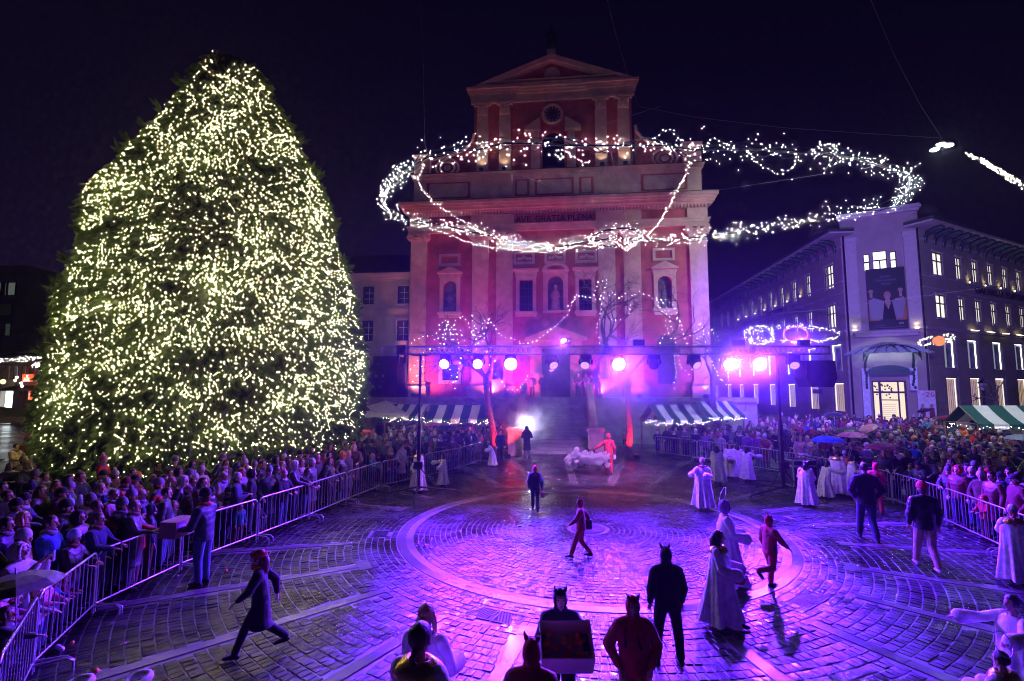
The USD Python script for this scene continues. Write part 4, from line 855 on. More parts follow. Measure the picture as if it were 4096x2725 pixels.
UMB = [((841, 989), 2.0, .5, (.35, .02, .03), 'red', 'beside the right foot of the fir tree', 0), ((996, 972), 2.02, .48, (.5, .12, .3), 'pink', 'in front of the wide striped stall', 0), ((1028, 976), 1.95, .55, (.02, .03, .13), 'navy blue', 'right of the pink umbrella', 0),
       ((1074, 973), 2.0, .55, (.02, .02, .035), 'black', 'nearest to the stairs in the left crowd', 0), ((942, 972), 2.0, .55, (.02, .02, .03), 'dark grey', 'tilted, behind the mast in the left crowd', .35), ((1906, 1003), 2.0, .66, (.02, .11, .4), 'bright blue', 'in the right crowd', 0),
       ((1961, 994), 2.02, .6, (.3, .05, .16), 'plum pink', 'behind the blue one in the right crowd', 0), ((2035, 1019), 1.95, .64, (.16, .015, .05), 'maroon', 'nearest and largest in the right crowd', 0), ((1920, 949), 2.1, .7, (.012, .012, .016), 'black', 'by the store wall left of the entrance', 0),
       ((1949, 984), 2.0, .6, (.02, .012, .02), 'black', 'between the plum one and the store', 0), ((1992, 981), 2.0, .5, (.4, .15, .2), 'pink and white', 'behind the maroon one', .5), ((2178, 957), 2.1, .6, (.2, .01, .02), 'dark red', 'by the sale board', 0), ((2125, 941), 2.1, .55, (.01, .01, .012), 'black', 'tilted, before the sale board', .3), ((2352, 1000), 1.95, .6, (.12, .16, .2), 'grey blue', 'at the right edge', 0),
       ((36, 1322), 1.5, .52, (.1, .1, .075), 'grey flowered', 'in the left foreground', .1)]
def umbrella(uv, z, r, col, cname, where, tilt):
    p = Gd(uv[0], uv[1], z); t = UsdGeom.Xform.Define(stage, fresh('/World', 'umbrella')); t.AddTranslateOp().Set(Gf.Vec3d(*p)); t.AddRotateYOp().Set(math.degrees(-tilt))
    tag(t, f'{cname} open umbrella {where}', 'umbrella'); t = t.GetPrim(); M_ = cloth(f'umbrella_{cname}', col, rough=.45) if 'flower' not in cname else paint('flowered_cloth', col, .6, var=.75, scale=9)
    n = 8; g_ = np.arange(n) * 2 * PI / n
    for k in range(n):
        a0, a1 = g_[k], g_[k] + 2 * PI / n; v = []
        for q in np.linspace(0, 1, 4):
            for a in (a0, (a0 + a1) / 2, a1):
                rr = r * math.sin(q * 1.25) / math.sin(1.25) * (1 if a != (a0 + a1) / 2 else (.985 - .05 * q)); v.append((rr * math.cos(a), rr * math.sin(a), r * .5 * (math.cos(q * 1.25) - 1)))
        MB().add(v, [[i * 3 + j, i * 3 + 3 + j, i * 3 + 4 + j, i * 3 + 1 + j] for i in range(3) for j in range(2)]).build('panel', M_, t)
    MB().tube([(0, 0, .08), (0, 0, -.95)], .009, 5).build('shaft', M_galv, t); MB().tube([(0, 0, -.95), (0, 0, -1.02), (.03, 0, -1.06), (.06, 0, -1.02)], .014, 5).build('handle', M_blackm, t)
    for a in g_: MB().tube([(r * .97 * math.cos(a), r * .97 * math.sin(a), -r * .34), (0, 0, -.01)], .004, 3).build('rib', M_galv, t)
for a in UMB: umbrella(*a)

# ---------------------------------------------------------------- van, street lamp, small street things
vb = Ad(1745, 925, 39.); t = thing('van', 'dark police van with a lit headlamp parked behind the right crowd', 'van', (vb[0] - 2.4, 39.5, 0), -.35)
prof = [(-2.7, .35), (2.5, .35), (2.72, .75), (2.6, 1.15), (1.75, 1.35), (1.15, 2.25), (.85, 2.42), (-2.6, 2.42), (-2.72, 2.2)]
MB().prism(prof, -.95, .95).build('body', paint('van_paint', (.3, .32, .36), .3, coat=.5), t)
for s_ in (-1, 1):
    y = s_ * .952
    MB().prism([(.2, 1.5), (1.45, 1.5), (1.0, 2.15), (.2, 2.15)], min(y, y + s_ * .008), max(y, y + s_ * .008)).build('side_window', M_glassd, t)
    for x0 in (-2.4, -1.1): MB().box(x0, x0 + 1.1, min(y, y + s_ * .008), max(y, y + s_ * .008), 1.5, 2.12).build('side_window', M_glassd, t)
    for x in (-1.75, 1.75):
        w_ = MB().tube([(x, y - s_ * .2, .36), (x, y + s_ * .02, .36)], .36, 16).build('wheel', M_blackm, t); MB().tube([(x, y + s_ * .0, .36), (x, y + s_ * .03, .36)], .2, 10).build('rim', M_galv, w_)
    MB().box(2.56, 2.7, s_ * .72 - .16, s_ * .72 + .16, .85, 1.08).build('headlight', glow('headlight_on', (.9, .92, 1.), 22.) if s_ < 0 else M_glassd, t)
    MB().tube([(1.2, y, 1.5), (1.25, y + s_ * .15, 1.55)], .02, 5).box(1.2, 1.3, min(y + s_ * .1, y + s_ * .25), max(y + s_ * .1, y + s_ * .25), 1.45, 1.75).build('mirror', M_blackm, t)
MB().add([(1.78, -.85, 1.37), (1.78, .85, 1.37), (1.19, .8, 2.22), (1.19, -.8, 2.22)], [[0, 1, 2, 3]]).build('windscreen', M_glassd, t)
MB().box(.3, .65, -.6, .6, 2.425, 2.55).build('light_bar', paint('blue_lens', (.02, .06, .3), .2), t); MB().box(2.5, 2.76, -.9, .9, .36, .6).build('bumper', M_blackm, t)
lp = Ad(2263, 900, 44.); t = thing('street_lamp', 'old black street lamp with a glass lantern in front of the store', 'street lamp', (lp[0], 44., 0))
MB().lathe([(.16, 0), (.17, .3), (.09, .5), (.07, 3.2), (.1, 3.25), (.06, 3.4), (.14, 3.7)], n=10).build('post', M_blackm, t, 40)
zt = Ad(2263, 886, 44.)[2]
MB().lathe([(.14, zt - .5), (.3, zt + .15)], n=6).build('lantern_glass', paint('lantern_glass', (.3, .28, .32), .15), t); MB().lathe([(.36, zt + .15), (.36, zt + .2), (.12, zt + .42), (.03, zt + .62)], n=6).build('lantern_roof', M_blackm, t); MB().tube([(0, 0, 3.6), (0, 0, zt - .5)], .06, 6).build('neck', M_blackm, t)
pb = Ad(1881, 906, 40.); t = thing('stand', 'thin black stand with a small box lamp in front of the lit shop windows', 'stand', (pb[0], 40., 0))
MB().tube([(0, 0, 0), (0, 0, pb[2])], .03, 6).build('pole', M_blackm, t); MB().box(-.28, .28, -.15, .15, pb[2], pb[2] + .34).build('box', M_blackm, t)
for i, (uv, c_, s_, kind, lab) in enumerate([((520, 1318), (.75, .3, .02), .038, 'tangerine', 'tangerine lying on the setts right of the man with the carton'), ((220, 1552), (.75, .3, .02), .042, 'tangerine', 'tangerine lying by the pale strip at the lower left'), ((166, 1484), (.5, .1, .05), .03, 'tangerine', 'small dark red fruit by the left barrier foot')]):
    p = Gd(*uv); t = thing(kind, lab, 'fruit', (p[0], p[1], s_)); MB().ball((0, 0, 0), (s_, s_, s_ * .9), 10, 8).build('peel', paint(f'peel_{i % 2}', c_, .45, bump=.3, bscale=200), t, True); MB().ball((0, 0, s_ * .88), .006, 5, 4).build('stem', M_grn, t)
for i, (uv, lab) in enumerate([((226, 1546), 'pink wrapped sweet next to the tangerine at the lower left'), ((287, 1483), 'pink wrapped sweet on the dark setts at the lower left'), ((410, 1327), 'pink wrapped sweet at the foot of the third left barrier'), ((795, 1294), 'pink wrapped sweet beside the strip left of the ring')]):
    p = Gd(*uv); t = thing('wrapped_sweet', lab, 'sweet', (p[0], p[1], .015), i * 1.1); MB().ball((0, 0, 0), (.035, .018, .015), 8, 6).build('sweet', paint('sweet_pink', (.6, .2, .3), .35), t, True)
    for s_ in (-1, 1): MB().add([(s_ * .033, 0, 0), (s_ * .06, .018, .004), (s_ * .06, -.018, .0)], [[0, 1, 2], [2, 1, 0]]).build('twist', paint('sweet_pink', (0, 0, 0)), t)
p = Gd(137, 1497); t = thing('paper_roll', 'white roll of paper dropped beside the nearest barriers', 'paper', (p[0], p[1], .035), -.5); MB().tube([(-.09, 0, 0), (.09, 0, 0)], .034, 10).build('roll', M_wht, t, True); MB().tube([(.0905, 0, 0), (.0925, 0, 0)], .012, 6).build('core', M_wood, t)
# ---------------------------------------------------------------- bare trees with strings of lights
M_bark = paint('bark', (.12, .085, .07), .9, var=.35, scale=8, bump=.9, bscale=22)
def bare_tree(label, base, fork, spread, top, seed, depth=6, lean=(0, 0)):
    t = thing('bare_tree', label, 'tree', base); R_ = random.Random(seed); limbs = MB(); twigs = MB(); tips = []
    def grow(p, d, L, r, k):
        pts = [p]; q = p.copy(); dd = d.copy()
        for _ in range(4):
            dd = dd + np.array([R_.gauss(0, .22), R_.gauss(0, .22), R_.gauss(.02, .15)]); dd /= np.linalg.norm(dd); q = q + dd * L / 4; pts.append(q)
        (limbs if k < 3 else twigs).tube(pts, np.linspace(r, r * .62, 5), 6 if k < 3 else 4)
        if k >= depth: tips.append(q); return
        for _ in range(R_.choice((2, 3, 3)) if k < 4 else 2):
            nd = dd + np.array([R_.gauss(0, .6), R_.gauss(0, .6), R_.gauss(.12, .35)]) * spread; nd /= np.linalg.norm(nd); grow(q, nd, L * R_.uniform(.62, .82), r * .6, k + 1)
    f = np.array(fork, float) - base; kk = np.array([(0, 0, 0), f * (.3) + (.08, 0, 0), f * .65 + (-.06, .03, 0), f])
    MB().tube(kk, [.24, .19, .17, .16], 9).build('trunk', M_bark, t, True)
    for _ in range(4):
        a = R_.uniform(0, 2 * PI); d = np.array([math.cos(a) * .75 * spread + lean[0], math.sin(a) * .5 * spread, .75]); grow(f.copy(), d / np.linalg.norm(d), top * .36, .11, 1)
    limbs.build('limbs', M_bark, t, True); tag(twigs.build('twigs', M_bark, t), kind='stuff'); return np.array(tips) + base
b1 = Ad(1139, 975, 29.); b2 = Ad(1444, 968, 29.); b3 = Ad(1650, 960, 33.)
T1 = bare_tree('bare tree with a red-lit trunk left of the church stairs', (b1[0], 29., 0), Ad(1118, 868, 29.), 1.25, 4.4, 5, 7, (-.35, 0))
T2 = bare_tree('tall bare tree with a red-lit trunk right of the church stairs', (b2[0], 29., 0), Ad(1448, 862, 29.), 1.15, 6.6, 9, 7, (.1, 0))
T3 = bare_tree('small bare tree between the church corner and the department store', (b3[0], 33., 0), Ad(1640, 870, 33.), 1., 3.8, 13, 5)
b4 = Ad(2296, 940, 43.); bare_tree('little pollarded tree in front of the shop windows at the right', (b4[0], 43., 0), Ad(2294, 922, 43.), 1.3, 2.3, 21, 4)
def string(name, label, paths, mat, r=.03, step=.2, jit=.03, cat='fairy lights', kind='stuff', group=None):
    t = thing(name, label, cat, (0, 0, 0), 0, group); P = []; wire = MB()
    for pts in paths:
        pts = np.array(pts, float); seg = np.linalg.norm(np.diff(pts, axis=0), axis=1); s_ = np.concatenate([[0], np.cumsum(seg)]); n = max(2, int(s_[-1] / step)); q = np.linspace(0, s_[-1], n)
        c_ = np.stack([np.interp(q, s_, pts[:, k]) for k in range(3)], 1); P.append(c_ + nrng.normal(0, jit, c_.shape)); wire.tube(pts, .006, 3, False)
    P = np.vstack(P); v, f = octas(P, r * nrng.uniform(.75, 1.2, len(P))); tag(define(t, 'bulbs', v, f, mat), kind='stuff'); tag(wire.build('wire', M_blackm, t), kind='stuff'); return P
dz = lambda Y, pts: [Ad(u, v, Y) for u, v in pts]
string('light_string', 'white string lights draped over the bare tree left of the stairs', [dz(28.5, [(948, 790), (965, 775), (1000, 772), (1020, 740), (1024, 735), (1030, 760), (1022, 800)]), dz(28.7, [(1000, 782), (1030, 775), (1050, 738), (1062, 726), (1075, 740), (1090, 770), (1100, 790)]),
       dz(28.4, [(1010, 800), (1030, 740), (1042, 790), (1046, 744), (1058, 800)]), dz(28.9, [(1085, 728), (1093, 750), (1105, 775), (1112, 740), (1128, 735), (1140, 760), (1160, 775), (1195, 785)]), dz(28.5, [(1110, 790), (1120, 755), (1128, 732)]), dz(28.6, [(1035, 850), (1042, 875), (1044, 895)]), dz(28.6, [(1065, 815), (1055, 855), (1045, 890)]),
       dz(28.3, [(945, 850), (962, 830), (972, 812), (1000, 800)]), dz(28.3, [(952, 878), (965, 855), (975, 830)]), dz(28.6, [(1100, 845), (1115, 832), (1128, 840), (1140, 860)]), dz(28.4, [(1150, 870), (1165, 895), (1185, 900), (1205, 885), (1215, 865)]), dz(28.8, [(1060, 760), (1075, 800), (1085, 830)]), dz(28.8, [(1130, 800), (1120, 815), (1140, 830)]), dz(28.6, [(1090, 760), (1100, 810), (1110, 835)])], M_cb, .0175, .24)
string('light_string', 'string lights from the left tree rising to the tall bare tree', [dz(28.7, [(1195, 792), (1230, 788), (1260, 765), (1290, 740), (1310, 720), (1318, 690), (1328, 678)])], M_cb, .0175, .24)
string('light_string', 'white string lights looped over the tall bare tree right of the stairs', [dz(28.7, [(1310, 705), (1320, 690), (1335, 680), (1355, 688), (1370, 675), (1375, 650), (1398, 645), (1392, 670), (1380, 690)]), dz(28.5, [(1370, 690), (1400, 682), (1412, 672), (1425, 688), (1440, 676)]), dz(28.8, [(1385, 700), (1382, 730), (1372, 760), (1380, 790)]),
       dz(28.6, [(1452, 700), (1445, 730), (1425, 738), (1405, 735)]), dz(28.4, [(1455, 680), (1475, 672), (1500, 685), (1530, 690), (1550, 700), (1562, 730), (1575, 770), (1580, 790)]), dz(28.3, [(1510, 690), (1525, 720), (1535, 755), (1550, 790), (1555, 850), (1552, 890)]), dz(28.6, [(1515, 700), (1540, 730), (1552, 770), (1562, 830), (1570, 850), (1585, 860), (1598, 845)]),
       dz(28.5, [(1520, 690), (1545, 725), (1560, 735), (1568, 760)]), dz(28.4, [(1520, 815), (1520, 780), (1530, 768)]), dz(28.6, [(1575, 770), (1592, 772), (1605, 760), (1612, 745)])], M_cb, .0175, .24)
string('light_string', 'string lights hanging in the small tree by the church corner', [dz(32.5, [(1612, 745), (1625, 790), (1638, 830), (1655, 870), (1672, 885), (1680, 860)]), dz(32.5, [(1605, 780), (1622, 770), (1640, 760), (1650, 780), (1665, 800)]), dz(32.5, [(1655, 830), (1665, 850), (1678, 865)])], M_cb, .0175, .24)

# ---------------------------------------------------------------- ornaments hung over the square
RINGP = [(880, 470), (885, 440), (905, 415), (945, 385), (985, 362), (1040, 350), (1100, 345), (1160, 330), (1230, 330), (1300, 335), (1380, 335), (1450, 335), (1520, 335), (1600, 345), (1680, 345), (1760, 345), (1830, 352), (1900, 352), (1980, 368), (2050, 390), (2095, 405), (2090, 440), (2060, 470), (1990, 485), (1930, 493), (1850, 508), (1780, 522), (1700, 535), (1620, 545), (1540, 553), (1470, 550), (1400, 550), (1330, 560), (1270, 572), (1210, 565), (1150, 548), (1090, 535), (1030, 520), (970, 510), (930, 505), (900, 490), (880, 470)]
RW = np.array([Gd(u, v, 11.0) for u, v in RINGP])
def garland(name, label, path, per_m, jit, mat, r, extra=(), mat2=None, closed=True):
    t = thing(name, label, 'light ornament', (0, 0, 0)); path = np.array(path); seg = np.linalg.norm(np.diff(path, axis=0), axis=1); s_ = np.concatenate([[0], np.cumsum(seg)]); n = int(s_[-1] * per_m); q = np.sort(nrng.uniform(0, s_[-1], n))
    c_ = np.stack([np.interp(q, s_, path[:, k]) for k in range(3)], 1); lump = .55 + .9 * meshkit.noise(np.stack([q * .7, q * 0, q * 0], 1), 3)
    P = c_ + nrng.normal(0, 1, c_.shape) * jit * lump[:, None]
    v, f = octas(P, r * nrng.uniform(.7, 1.25, n)); tag(define(t, 'bulbs', v, f, mat), kind='stuff')
    m = MB().tube(path, .03, 5, False)
    for k in range(3):
        ph = q[::9] * (2.2 + k * .4) + k * 2; m.tube(c_[::9] + np.stack([np.sin(ph), np.cos(ph * .9), np.cos(ph)], 1) * jit * .9, .012, 3, False)
    tag(m.build('cable', M_blackm, t), kind='stuff')
    if mat2 is not None:
        v, f = octas(c_[::22] + nrng.normal(0, .06, c_[::22].shape), .028); tag(define(t, 'blue_flash_lamps', v, f, mat2), kind='stuff')
    for pts in extra:
        pts = np.array(pts); k = np.linspace(0, len(pts) - 1, max(4, int(np.linalg.norm(np.diff(pts, axis=0), axis=1).sum() / .17))); P = np.stack([np.interp(k, np.arange(len(pts)), pts[:, j]) for j in range(3)], 1)
        v, f = octas(P + nrng.normal(0, .03, P.shape), r); tag(define(t, 'loop_bulbs', v, f, mat), kind='stuff'); MB().tube(pts, .01, 3, False).build('loop_wire', M_blackm, t)
    return t
M_ob = glow('ornament_bulb', (1., .91, .82), 55.); M_bb = glow('blue_flash', (.3, .45, 1.), 60.)
lp_ = lambda pts, z=11.: [Gd(u, v, z) for u, v in pts]
garland('star_ring', 'huge hanging ring of white fairy lights over the square', RW, 27, .18, M_ob, .0128,
        [lp_([(1490, 340), (1510, 315), (1535, 298), (1560, 310), (1572, 340)]), lp_([(1720, 345), (1740, 375), (1790, 402), (1830, 385), (1835, 355)]), lp_([(1610, 345), (1640, 318), (1670, 330), (1690, 350)]), lp_([(905, 415), (905, 388), (930, 382), (945, 390)]), lp_([(1300, 345), (1330, 365), (1345, 380), (1358, 372)]),
         lp_([(955, 405), (985, 455), (1030, 490), (1090, 525), (1120, 540)]), lp_([(1590, 375), (1570, 420), (1545, 465), (1520, 510), (1490, 545)]), lp_([(960, 515), (1030, 540), (1100, 565), (1180, 575), (1250, 580), (1300, 570)]), lp_([(1870, 355), (1880, 335), (1910, 330), (1925, 350), (1895, 400)])], M_bb)
rc = Gd(1418, 548, 11.0)
a_ = np.linspace(0, 2 * PI, 30); garland('star_ring', 'small ring of lights attached to the far side of the huge ring', np.stack([rc[0] + 1.15 * np.cos(a_), rc[1] + 1.4 * np.sin(a_), rc[2] + .0 * a_], 1), 19, .09, M_ob, .0128, [lp_([(1415, 552), (1432, 568), (1443, 578), (1455, 566), (1462, 552)])])
def planet(label, path, Y, sph, scol, smat, red=None, per=17):
    t = garland('star_ring', label, [Ad(u, v, Y) for u, v in path], per, .06, M_ob, .017); c_ = Ad(*sph[:2], Y); MB().ball(c_, sph[2], 16, 12).build('planet', smat, t, True)
    if red is not None: v, f = octas([Ad(u, v_, Y - .1) for u, v_ in red], .03); tag(define(t, 'red_bulbs', v, f, glow('red_bulb', (1., .1, .05), 12.)), kind='stuff')
el2 = lambda cx_, cy_, a, b, n=24, ro=0: [(cx_ + a * math.cos(k) * math.cos(ro) - b * math.sin(k) * math.sin(ro), cy_ + a * math.cos(k) * math.sin(ro) + b * math.sin(k) * math.cos(ro)) for k in np.linspace(0, 2 * PI, n)]
planet('oval ring of lights with a dark globe in front of the store windows', el2(1832, 770, 104, 17), 29., (1831, 771, .26), 0, M_blackm, el2(1831, 770, 28, 17, 30))
planet('round ring of lights left of the oval ring with the dark globe', el2(1746, 772, 34, 20), 29., (1728, 783, .14), 0, glow('blue_globe', (.4, .6, 1.), 2.))
planet('oval ring of lights with a glowing orange globe right of the canopy', el2(2156, 783, 44, 9, 24, -.16), 36., (2161, 785, .38), 0, glow('orange_globe', (1., .35, .16), .95))
planet('double string of lights across the street at the far left', [(-10, 827), (30, 826), (60, 822), (104, 823), (60, 829), (-10, 833)], 40., (112, 826, .3), 0, glow('red_globe', (.8, .12, .04), .25))
planet('small oval ring of lights above the orange sign', el2(87, 841, 13, 4), 40., (86, 841, .12), 0, M_cb, per=20)
string('light_string', 'slanting string of lights at the upper right corner', [[Ad(2225, 355, 24), Ad(2290, 388, 23), Ad(2375, 436, 22)], [Ad(2232, 358, 24), Ad(2300, 396, 23), Ad(2375, 440, 22)], [Ad(2250, 366, 24), Ad(2375, 434, 22)]], glow('warm_white_bulb', (1., .88, .6), 40.), .03, .11, .07)
t = thing('hanging_lamps', 'cluster of three cold white street lamps hung on wires at the upper right', 'street lamp', (0, 0, 0))
HL = [Ad(2166, 332, 24), Ad(2184, 334, 24), Ad(2151, 344, 24)]
for p in HL:
    MB().lathe([(.0, -.06), (.17, -.04), (.18, 0)], p, 14).build('lens', glow('cold_lamp', (.82, .93, 1.), 60.), t); MB().lathe([(.181, .001), (.15, .12), (.05, .2), (0, .2)], p, 12).build('housing', M_blackm, t); MB().tube([p + (0, 0, .2), Ad(2168, 318, 24)], .01, 4).build('hanger', M_blackm, t)
WIRES = [('thin cable from the top of the picture to the church gable', [Ad(1393, -20, 24), Ad(1420, 90, 28), Ad(1441, 160, 33), Ad(1444, 172, 37)]), ('cable sagging from the church gable to the hanging street lamps', [Ad(1452, 190, 37), Ad(1470, 245, 36), Ad(1600, 270, 33), Ad(1800, 294, 29), Ad(2000, 308, 26), Ad(2168, 318, 24)]),
         ('thin cable from the top right to the hanging street lamps', [Ad(2000, -10, 18), Ad(2060, 130, 20), Ad(2120, 245, 22), Ad(2168, 318, 24)]), ('thin wire dropping from the top between tree and church', [Ad(968, -10, 17), Ad(973, 110, 17), Ad(978, 330, 17), Ad(985, 360, 17)]),
         ('black wire passing in front of the department store', [Ad(2375, 640, 30), Ad(2250, 665, 31), Ad(2100, 685, 33), Ad(1900, 712, 36), Ad(1640, 735, 37)]), ('wire holding the huge light ring over the church front', [Ad(1180, 395, 16), Ad(1290, 440, 20), Ad(1450, 452, 25), Ad(1640, 440, 30), Ad(1900, 400, 34)]), ('upright wire holding the near side of the ring', [Ad(1397, 338, 14.4), Ad(1394, 285, 16), Ad(1520, 245, 30)]), ('wire from the ring down to the small ring', [Ad(1405, 345, 14.5), Ad(1430, 460, 19), Ad(1445, 545, 23)])]
for lab, pts in WIRES: t = thing('cable', lab, 'cable', (0, 0, 0)); m = MB().tube(pts, .008, 4); m.build('wire', paint('grey_wire', (.16, .15, .17), .6), t); MB().ball(pts[-1], .035, 6, 5).build('clamp', M_blackm, t)
# ---------------------------------------------------------------- the great fir tree
FIR_D, FIR_A = 25.0, math.radians(-30.2)
FIRC = (FIR_D * math.sin(FIR_A), FIR_D * math.cos(FIR_A))
SILH = [(124, 480, 550), (136, 470, 562), (200, 428, 618), (270, 374, 646), (300, 336, 662), (340, 304, 684), (390, 268, 710), (425, 212, 726), (440, 204, 736), (520, 198, 768), (580, 186, 776), (612, 156, 784), (700, 138, 814), (780, 122, 828), (860, 108, 834), (940, 92, 836), (985, 86, 832), (1030, 92, 806), (1075, 110, 770)]
_ang = lambda u, v: math.atan2(ray(u * DS, v * DS)[0], ray(u * DS, v * DS)[1])
def _side(k, sgn):
    z, r_ = [], []
    for s in SILH[::-1]:
        R = FIR_D * math.sin(sgn * (_ang(s[k], s[0]) - FIR_A)); Y = math.sqrt(FIR_D ** 2 - R ** 2) * math.cos(_ang(s[k], s[0])); d = ray(s[k] * DS, s[0] * DS); z.append(CAMH + d[2] / d[1] * Y); r_.append(R)
    return np.array(z), np.array(r_)
(ZL, RL), (ZR, RR) = _side(1, -1), _side(2, 1)
SZ = np.linspace(max(ZL[0], ZR[0]), min(ZL[-1], ZR[-1]), 24); SL, SR = np.interp(SZ, ZL, RL) * 1.015, np.interp(SZ, ZR, RR) * 1.0
FEX, FEY = np.array([math.cos(FIR_A), -math.sin(FIR_A)]), np.array([math.sin(FIR_A), math.cos(FIR_A)])
def fir_xy(lx, ly): return FIRC[0] + lx * FEX[0] + ly * FEY[0], FIRC[1] + lx * FEX[1] + ly * FEY[1]
def fir_surface(th, z):
    l, r_ = np.interp(z, SZ, SL), np.interp(z, SZ, SR); return (r_ - l) / 2, (r_ + l) / 2
def fir_dir(th):
    x, y = fir_xy(np.cos(th), np.sin(th)); return np.stack([x - FIRC[0], y - FIRC[1], 0 * th], -1)
def fir_point(th, z, k=1.0, bumpy=True):
    xc, R = fir_surface(th, z)
    if bumpy: R = R * (1 + .07 * (meshkit.noise(np.stack([np.cos(th) * 3.2 + 9, np.sin(th) * 3.2 + 5, z * .55], -1), 2) - .55))
    R = R * k; x, y = fir_xy(xc + R * np.cos(th), R * np.sin(th))
    return np.stack([x, y, np.broadcast_to(z, np.shape(x))], -1)
fir = thing('fir_tree', 'huge dark green Christmas fir tree covered in lights, left of the church', 'fir tree', (0, 0, 0))
MB().tube([(FIRC[0], FIRC[1], 0), (FIRC[0], FIRC[1], 9), (FIRC[0] + .7, FIRC[1], SZ[-1] - .3)], [.42, .28, .05], 10).build('trunk', M_bark, fir, True)
nr = np.random.default_rng(5)
zz = np.linspace(SZ[0] + .1, SZ[-1] - .2, 40); tt = np.linspace(0, 2 * PI, 48, endpoint=False); ZZ, TT = np.meshgrid(zz, tt, indexing='ij')
P = fir_point(TT, ZZ, .8); i, j = np.meshgrid(np.arange(39), np.arange(48), indexing='ij'); q = np.stack([i * 48 + j, i * 48 + (j + 1) % 48, (i + 1) * 48 + (j + 1) % 48, (i + 1) * 48 + j], -1).reshape(-1, 4)
M_need = usdkit.material(stage, lookname('fir_needles'), {'g': ('geometry', {}), 'r': ('rgb_ramp', {'ramp': [(0, (.018, .04, .012)), (.6, (.045, .08, .02)), (1, (.08, .115, .03))]}), 'p': ('principled_bsdf', {'roughness': .55, 'specular_ior_level': .3}), 't': ('translucent_bsdf', {'color': (.06, .1, .02)}), 'm': ('mix_closure', {'fac': .25})},
                         [('g.random_per_island', 'r.fac'), ('r.color', 'p.base_color'), ('p.BSDF', 'm.closure1'), ('t.BSDF', 'm.closure2')], surface='m.closure')
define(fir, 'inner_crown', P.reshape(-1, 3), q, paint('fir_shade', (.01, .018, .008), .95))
def sprays(n, kmin, kmax, lmin, lmax, zlo, seed, front=1.0):
    """drooping needle sprays: each a bent ragged blade pair"""
    g_ = np.random.default_rng(seed); z = SZ[0] + (SZ[-1] - SZ[0]) * (1 - np.sqrt(g_.uniform(0, 1, n))) * 1.0; z = np.maximum(z, zlo + g_.uniform(0, .6, n))
    th = np.where(g_.uniform(0, 1, n) < .8, g_.uniform(PI * .93, 2.07 * PI, n), g_.uniform(0, 2 * PI, n)); k = g_.uniform(kmin, kmax, n)
    b = fir_point(th, z, k); out = fir_dir(th); L = g_.uniform(lmin, lmax, n); drop = g_.uniform(.15, .95, n)
    tang = fir_dir(th + PI / 2) * g_.normal(0, .45, n)[:, None]
    d = out * (1 - drop * .5)[:, None] + tang; d[:, 2] -= drop; d /= np.linalg.norm(d, axis=1, keepdims=True)
    side = np.cross(d, g_.normal(0, 1, (n, 3))); side /= np.linalg.norm(side, axis=1, keepdims=True); w = L * g_.uniform(.16, .3, n)
    m1 = b + d * (L * .5)[:, None] + np.array([0, 0, -1.]) * (L * .05)[:, None]; e = b + d * L[:, None]; e[:, 2] -= L * .12
    s1 = side * w[:, None]; up = np.cross(side, d) * (w * .35)[:, None]
    V = np.stack([b, m1 + s1, m1 - s1, e, m1 + up, b + d * (L * .25)[:, None] + s1 * .5, e * .6 + (m1 - s1) * .4 - s1 * .3], 1)
    F = np.array([[0, 5, 4], [5, 1, 4], [1, 3, 4], [0, 4, 2], [2, 4, 6], [6, 4, 3]])
    return V.reshape(-1, 3), (F[None] + 7 * np.arange(n)[:, None, None]).reshape(-1, 3)
v, f = sprays(62000, .8, .99, .16, .48, SZ[0] - .2, 1); tag(define(fir, 'crown', v, f, M_need), kind='stuff')
v, f = sprays(3200, .96, 1.0, .25, .55, SZ[0], 2); tag(define(fir, 'branch_tips', v, f, M_need), kind='stuff')
# skirt of hanging lower branches
n = 9000; g_ = np.random.default_rng(8); th = g_.uniform(PI * .9, 2.1 * PI, n); zt = g_.uniform(.7, SZ[0] + .9, n); b = fir_point(th, np.maximum(zt, SZ[0]), g_.uniform(.7, .98, n)); b[:, 2] = zt; L = g_.uniform(.25, .6, n)
out = fir_dir(th); d = out * .35 + g_.normal(0, .18, (n, 3)); d[:, 2] = -.85; d /= np.linalg.norm(d, axis=1, keepdims=True); side = np.cross(d, out); side /= np.linalg.norm(side, axis=1, keepdims=True)
V = np.stack([b, b + d * (L * .5)[:, None] + side * (L * .17)[:, None], b + d * (L * .5)[:, None] - side * (L * .17)[:, None], b + d * L[:, None]], 1); F = np.array([[0, 1, 2], [1, 3, 2]])
tag(define(fir, 'lower_branches', V.reshape(-1, 3), (F[None] + 4 * np.arange(n)[:, None, None]).reshape(-1, 3), M_need), kind='stuff')
# sprigs poking out of the outline
tips = MB()
for _ in range(46):
    s_ = rnd.choice((-1, 1)); z = rnd.uniform(SZ[0] + 1, SZ[-1]); th0 = (PI if s_ < 0 else 0) - rnd.uniform(-.1, .5) * (1 if s_ > 0 else -1) ; b = fir_point(np.array([th0]), np.array([z]))[0]
    d0 = np.append(FEX * s_ * .7 - FEY * .2, .75)
    for k in range(9):
        d = d0 + np.array([rnd.gauss(0, .4), rnd.gauss(0, .4), rnd.gauss(0, .3)]); d /= np.linalg.norm(d); L = rnd.uniform(.25, .5); sd = np.cross(d, (0.2, 1, .1)); sd /= np.linalg.norm(sd); st_ = b + d0 * rnd.uniform(0, .25)
        tips.add([st_, st_ + d * L * .5 + sd * L * .16, st_ + d * L, st_ + d * L * .5 - sd * L * .16], [[0, 1, 2, 3]])
tag(tips.build('outline_sprigs', M_need, fir), kind='stuff')
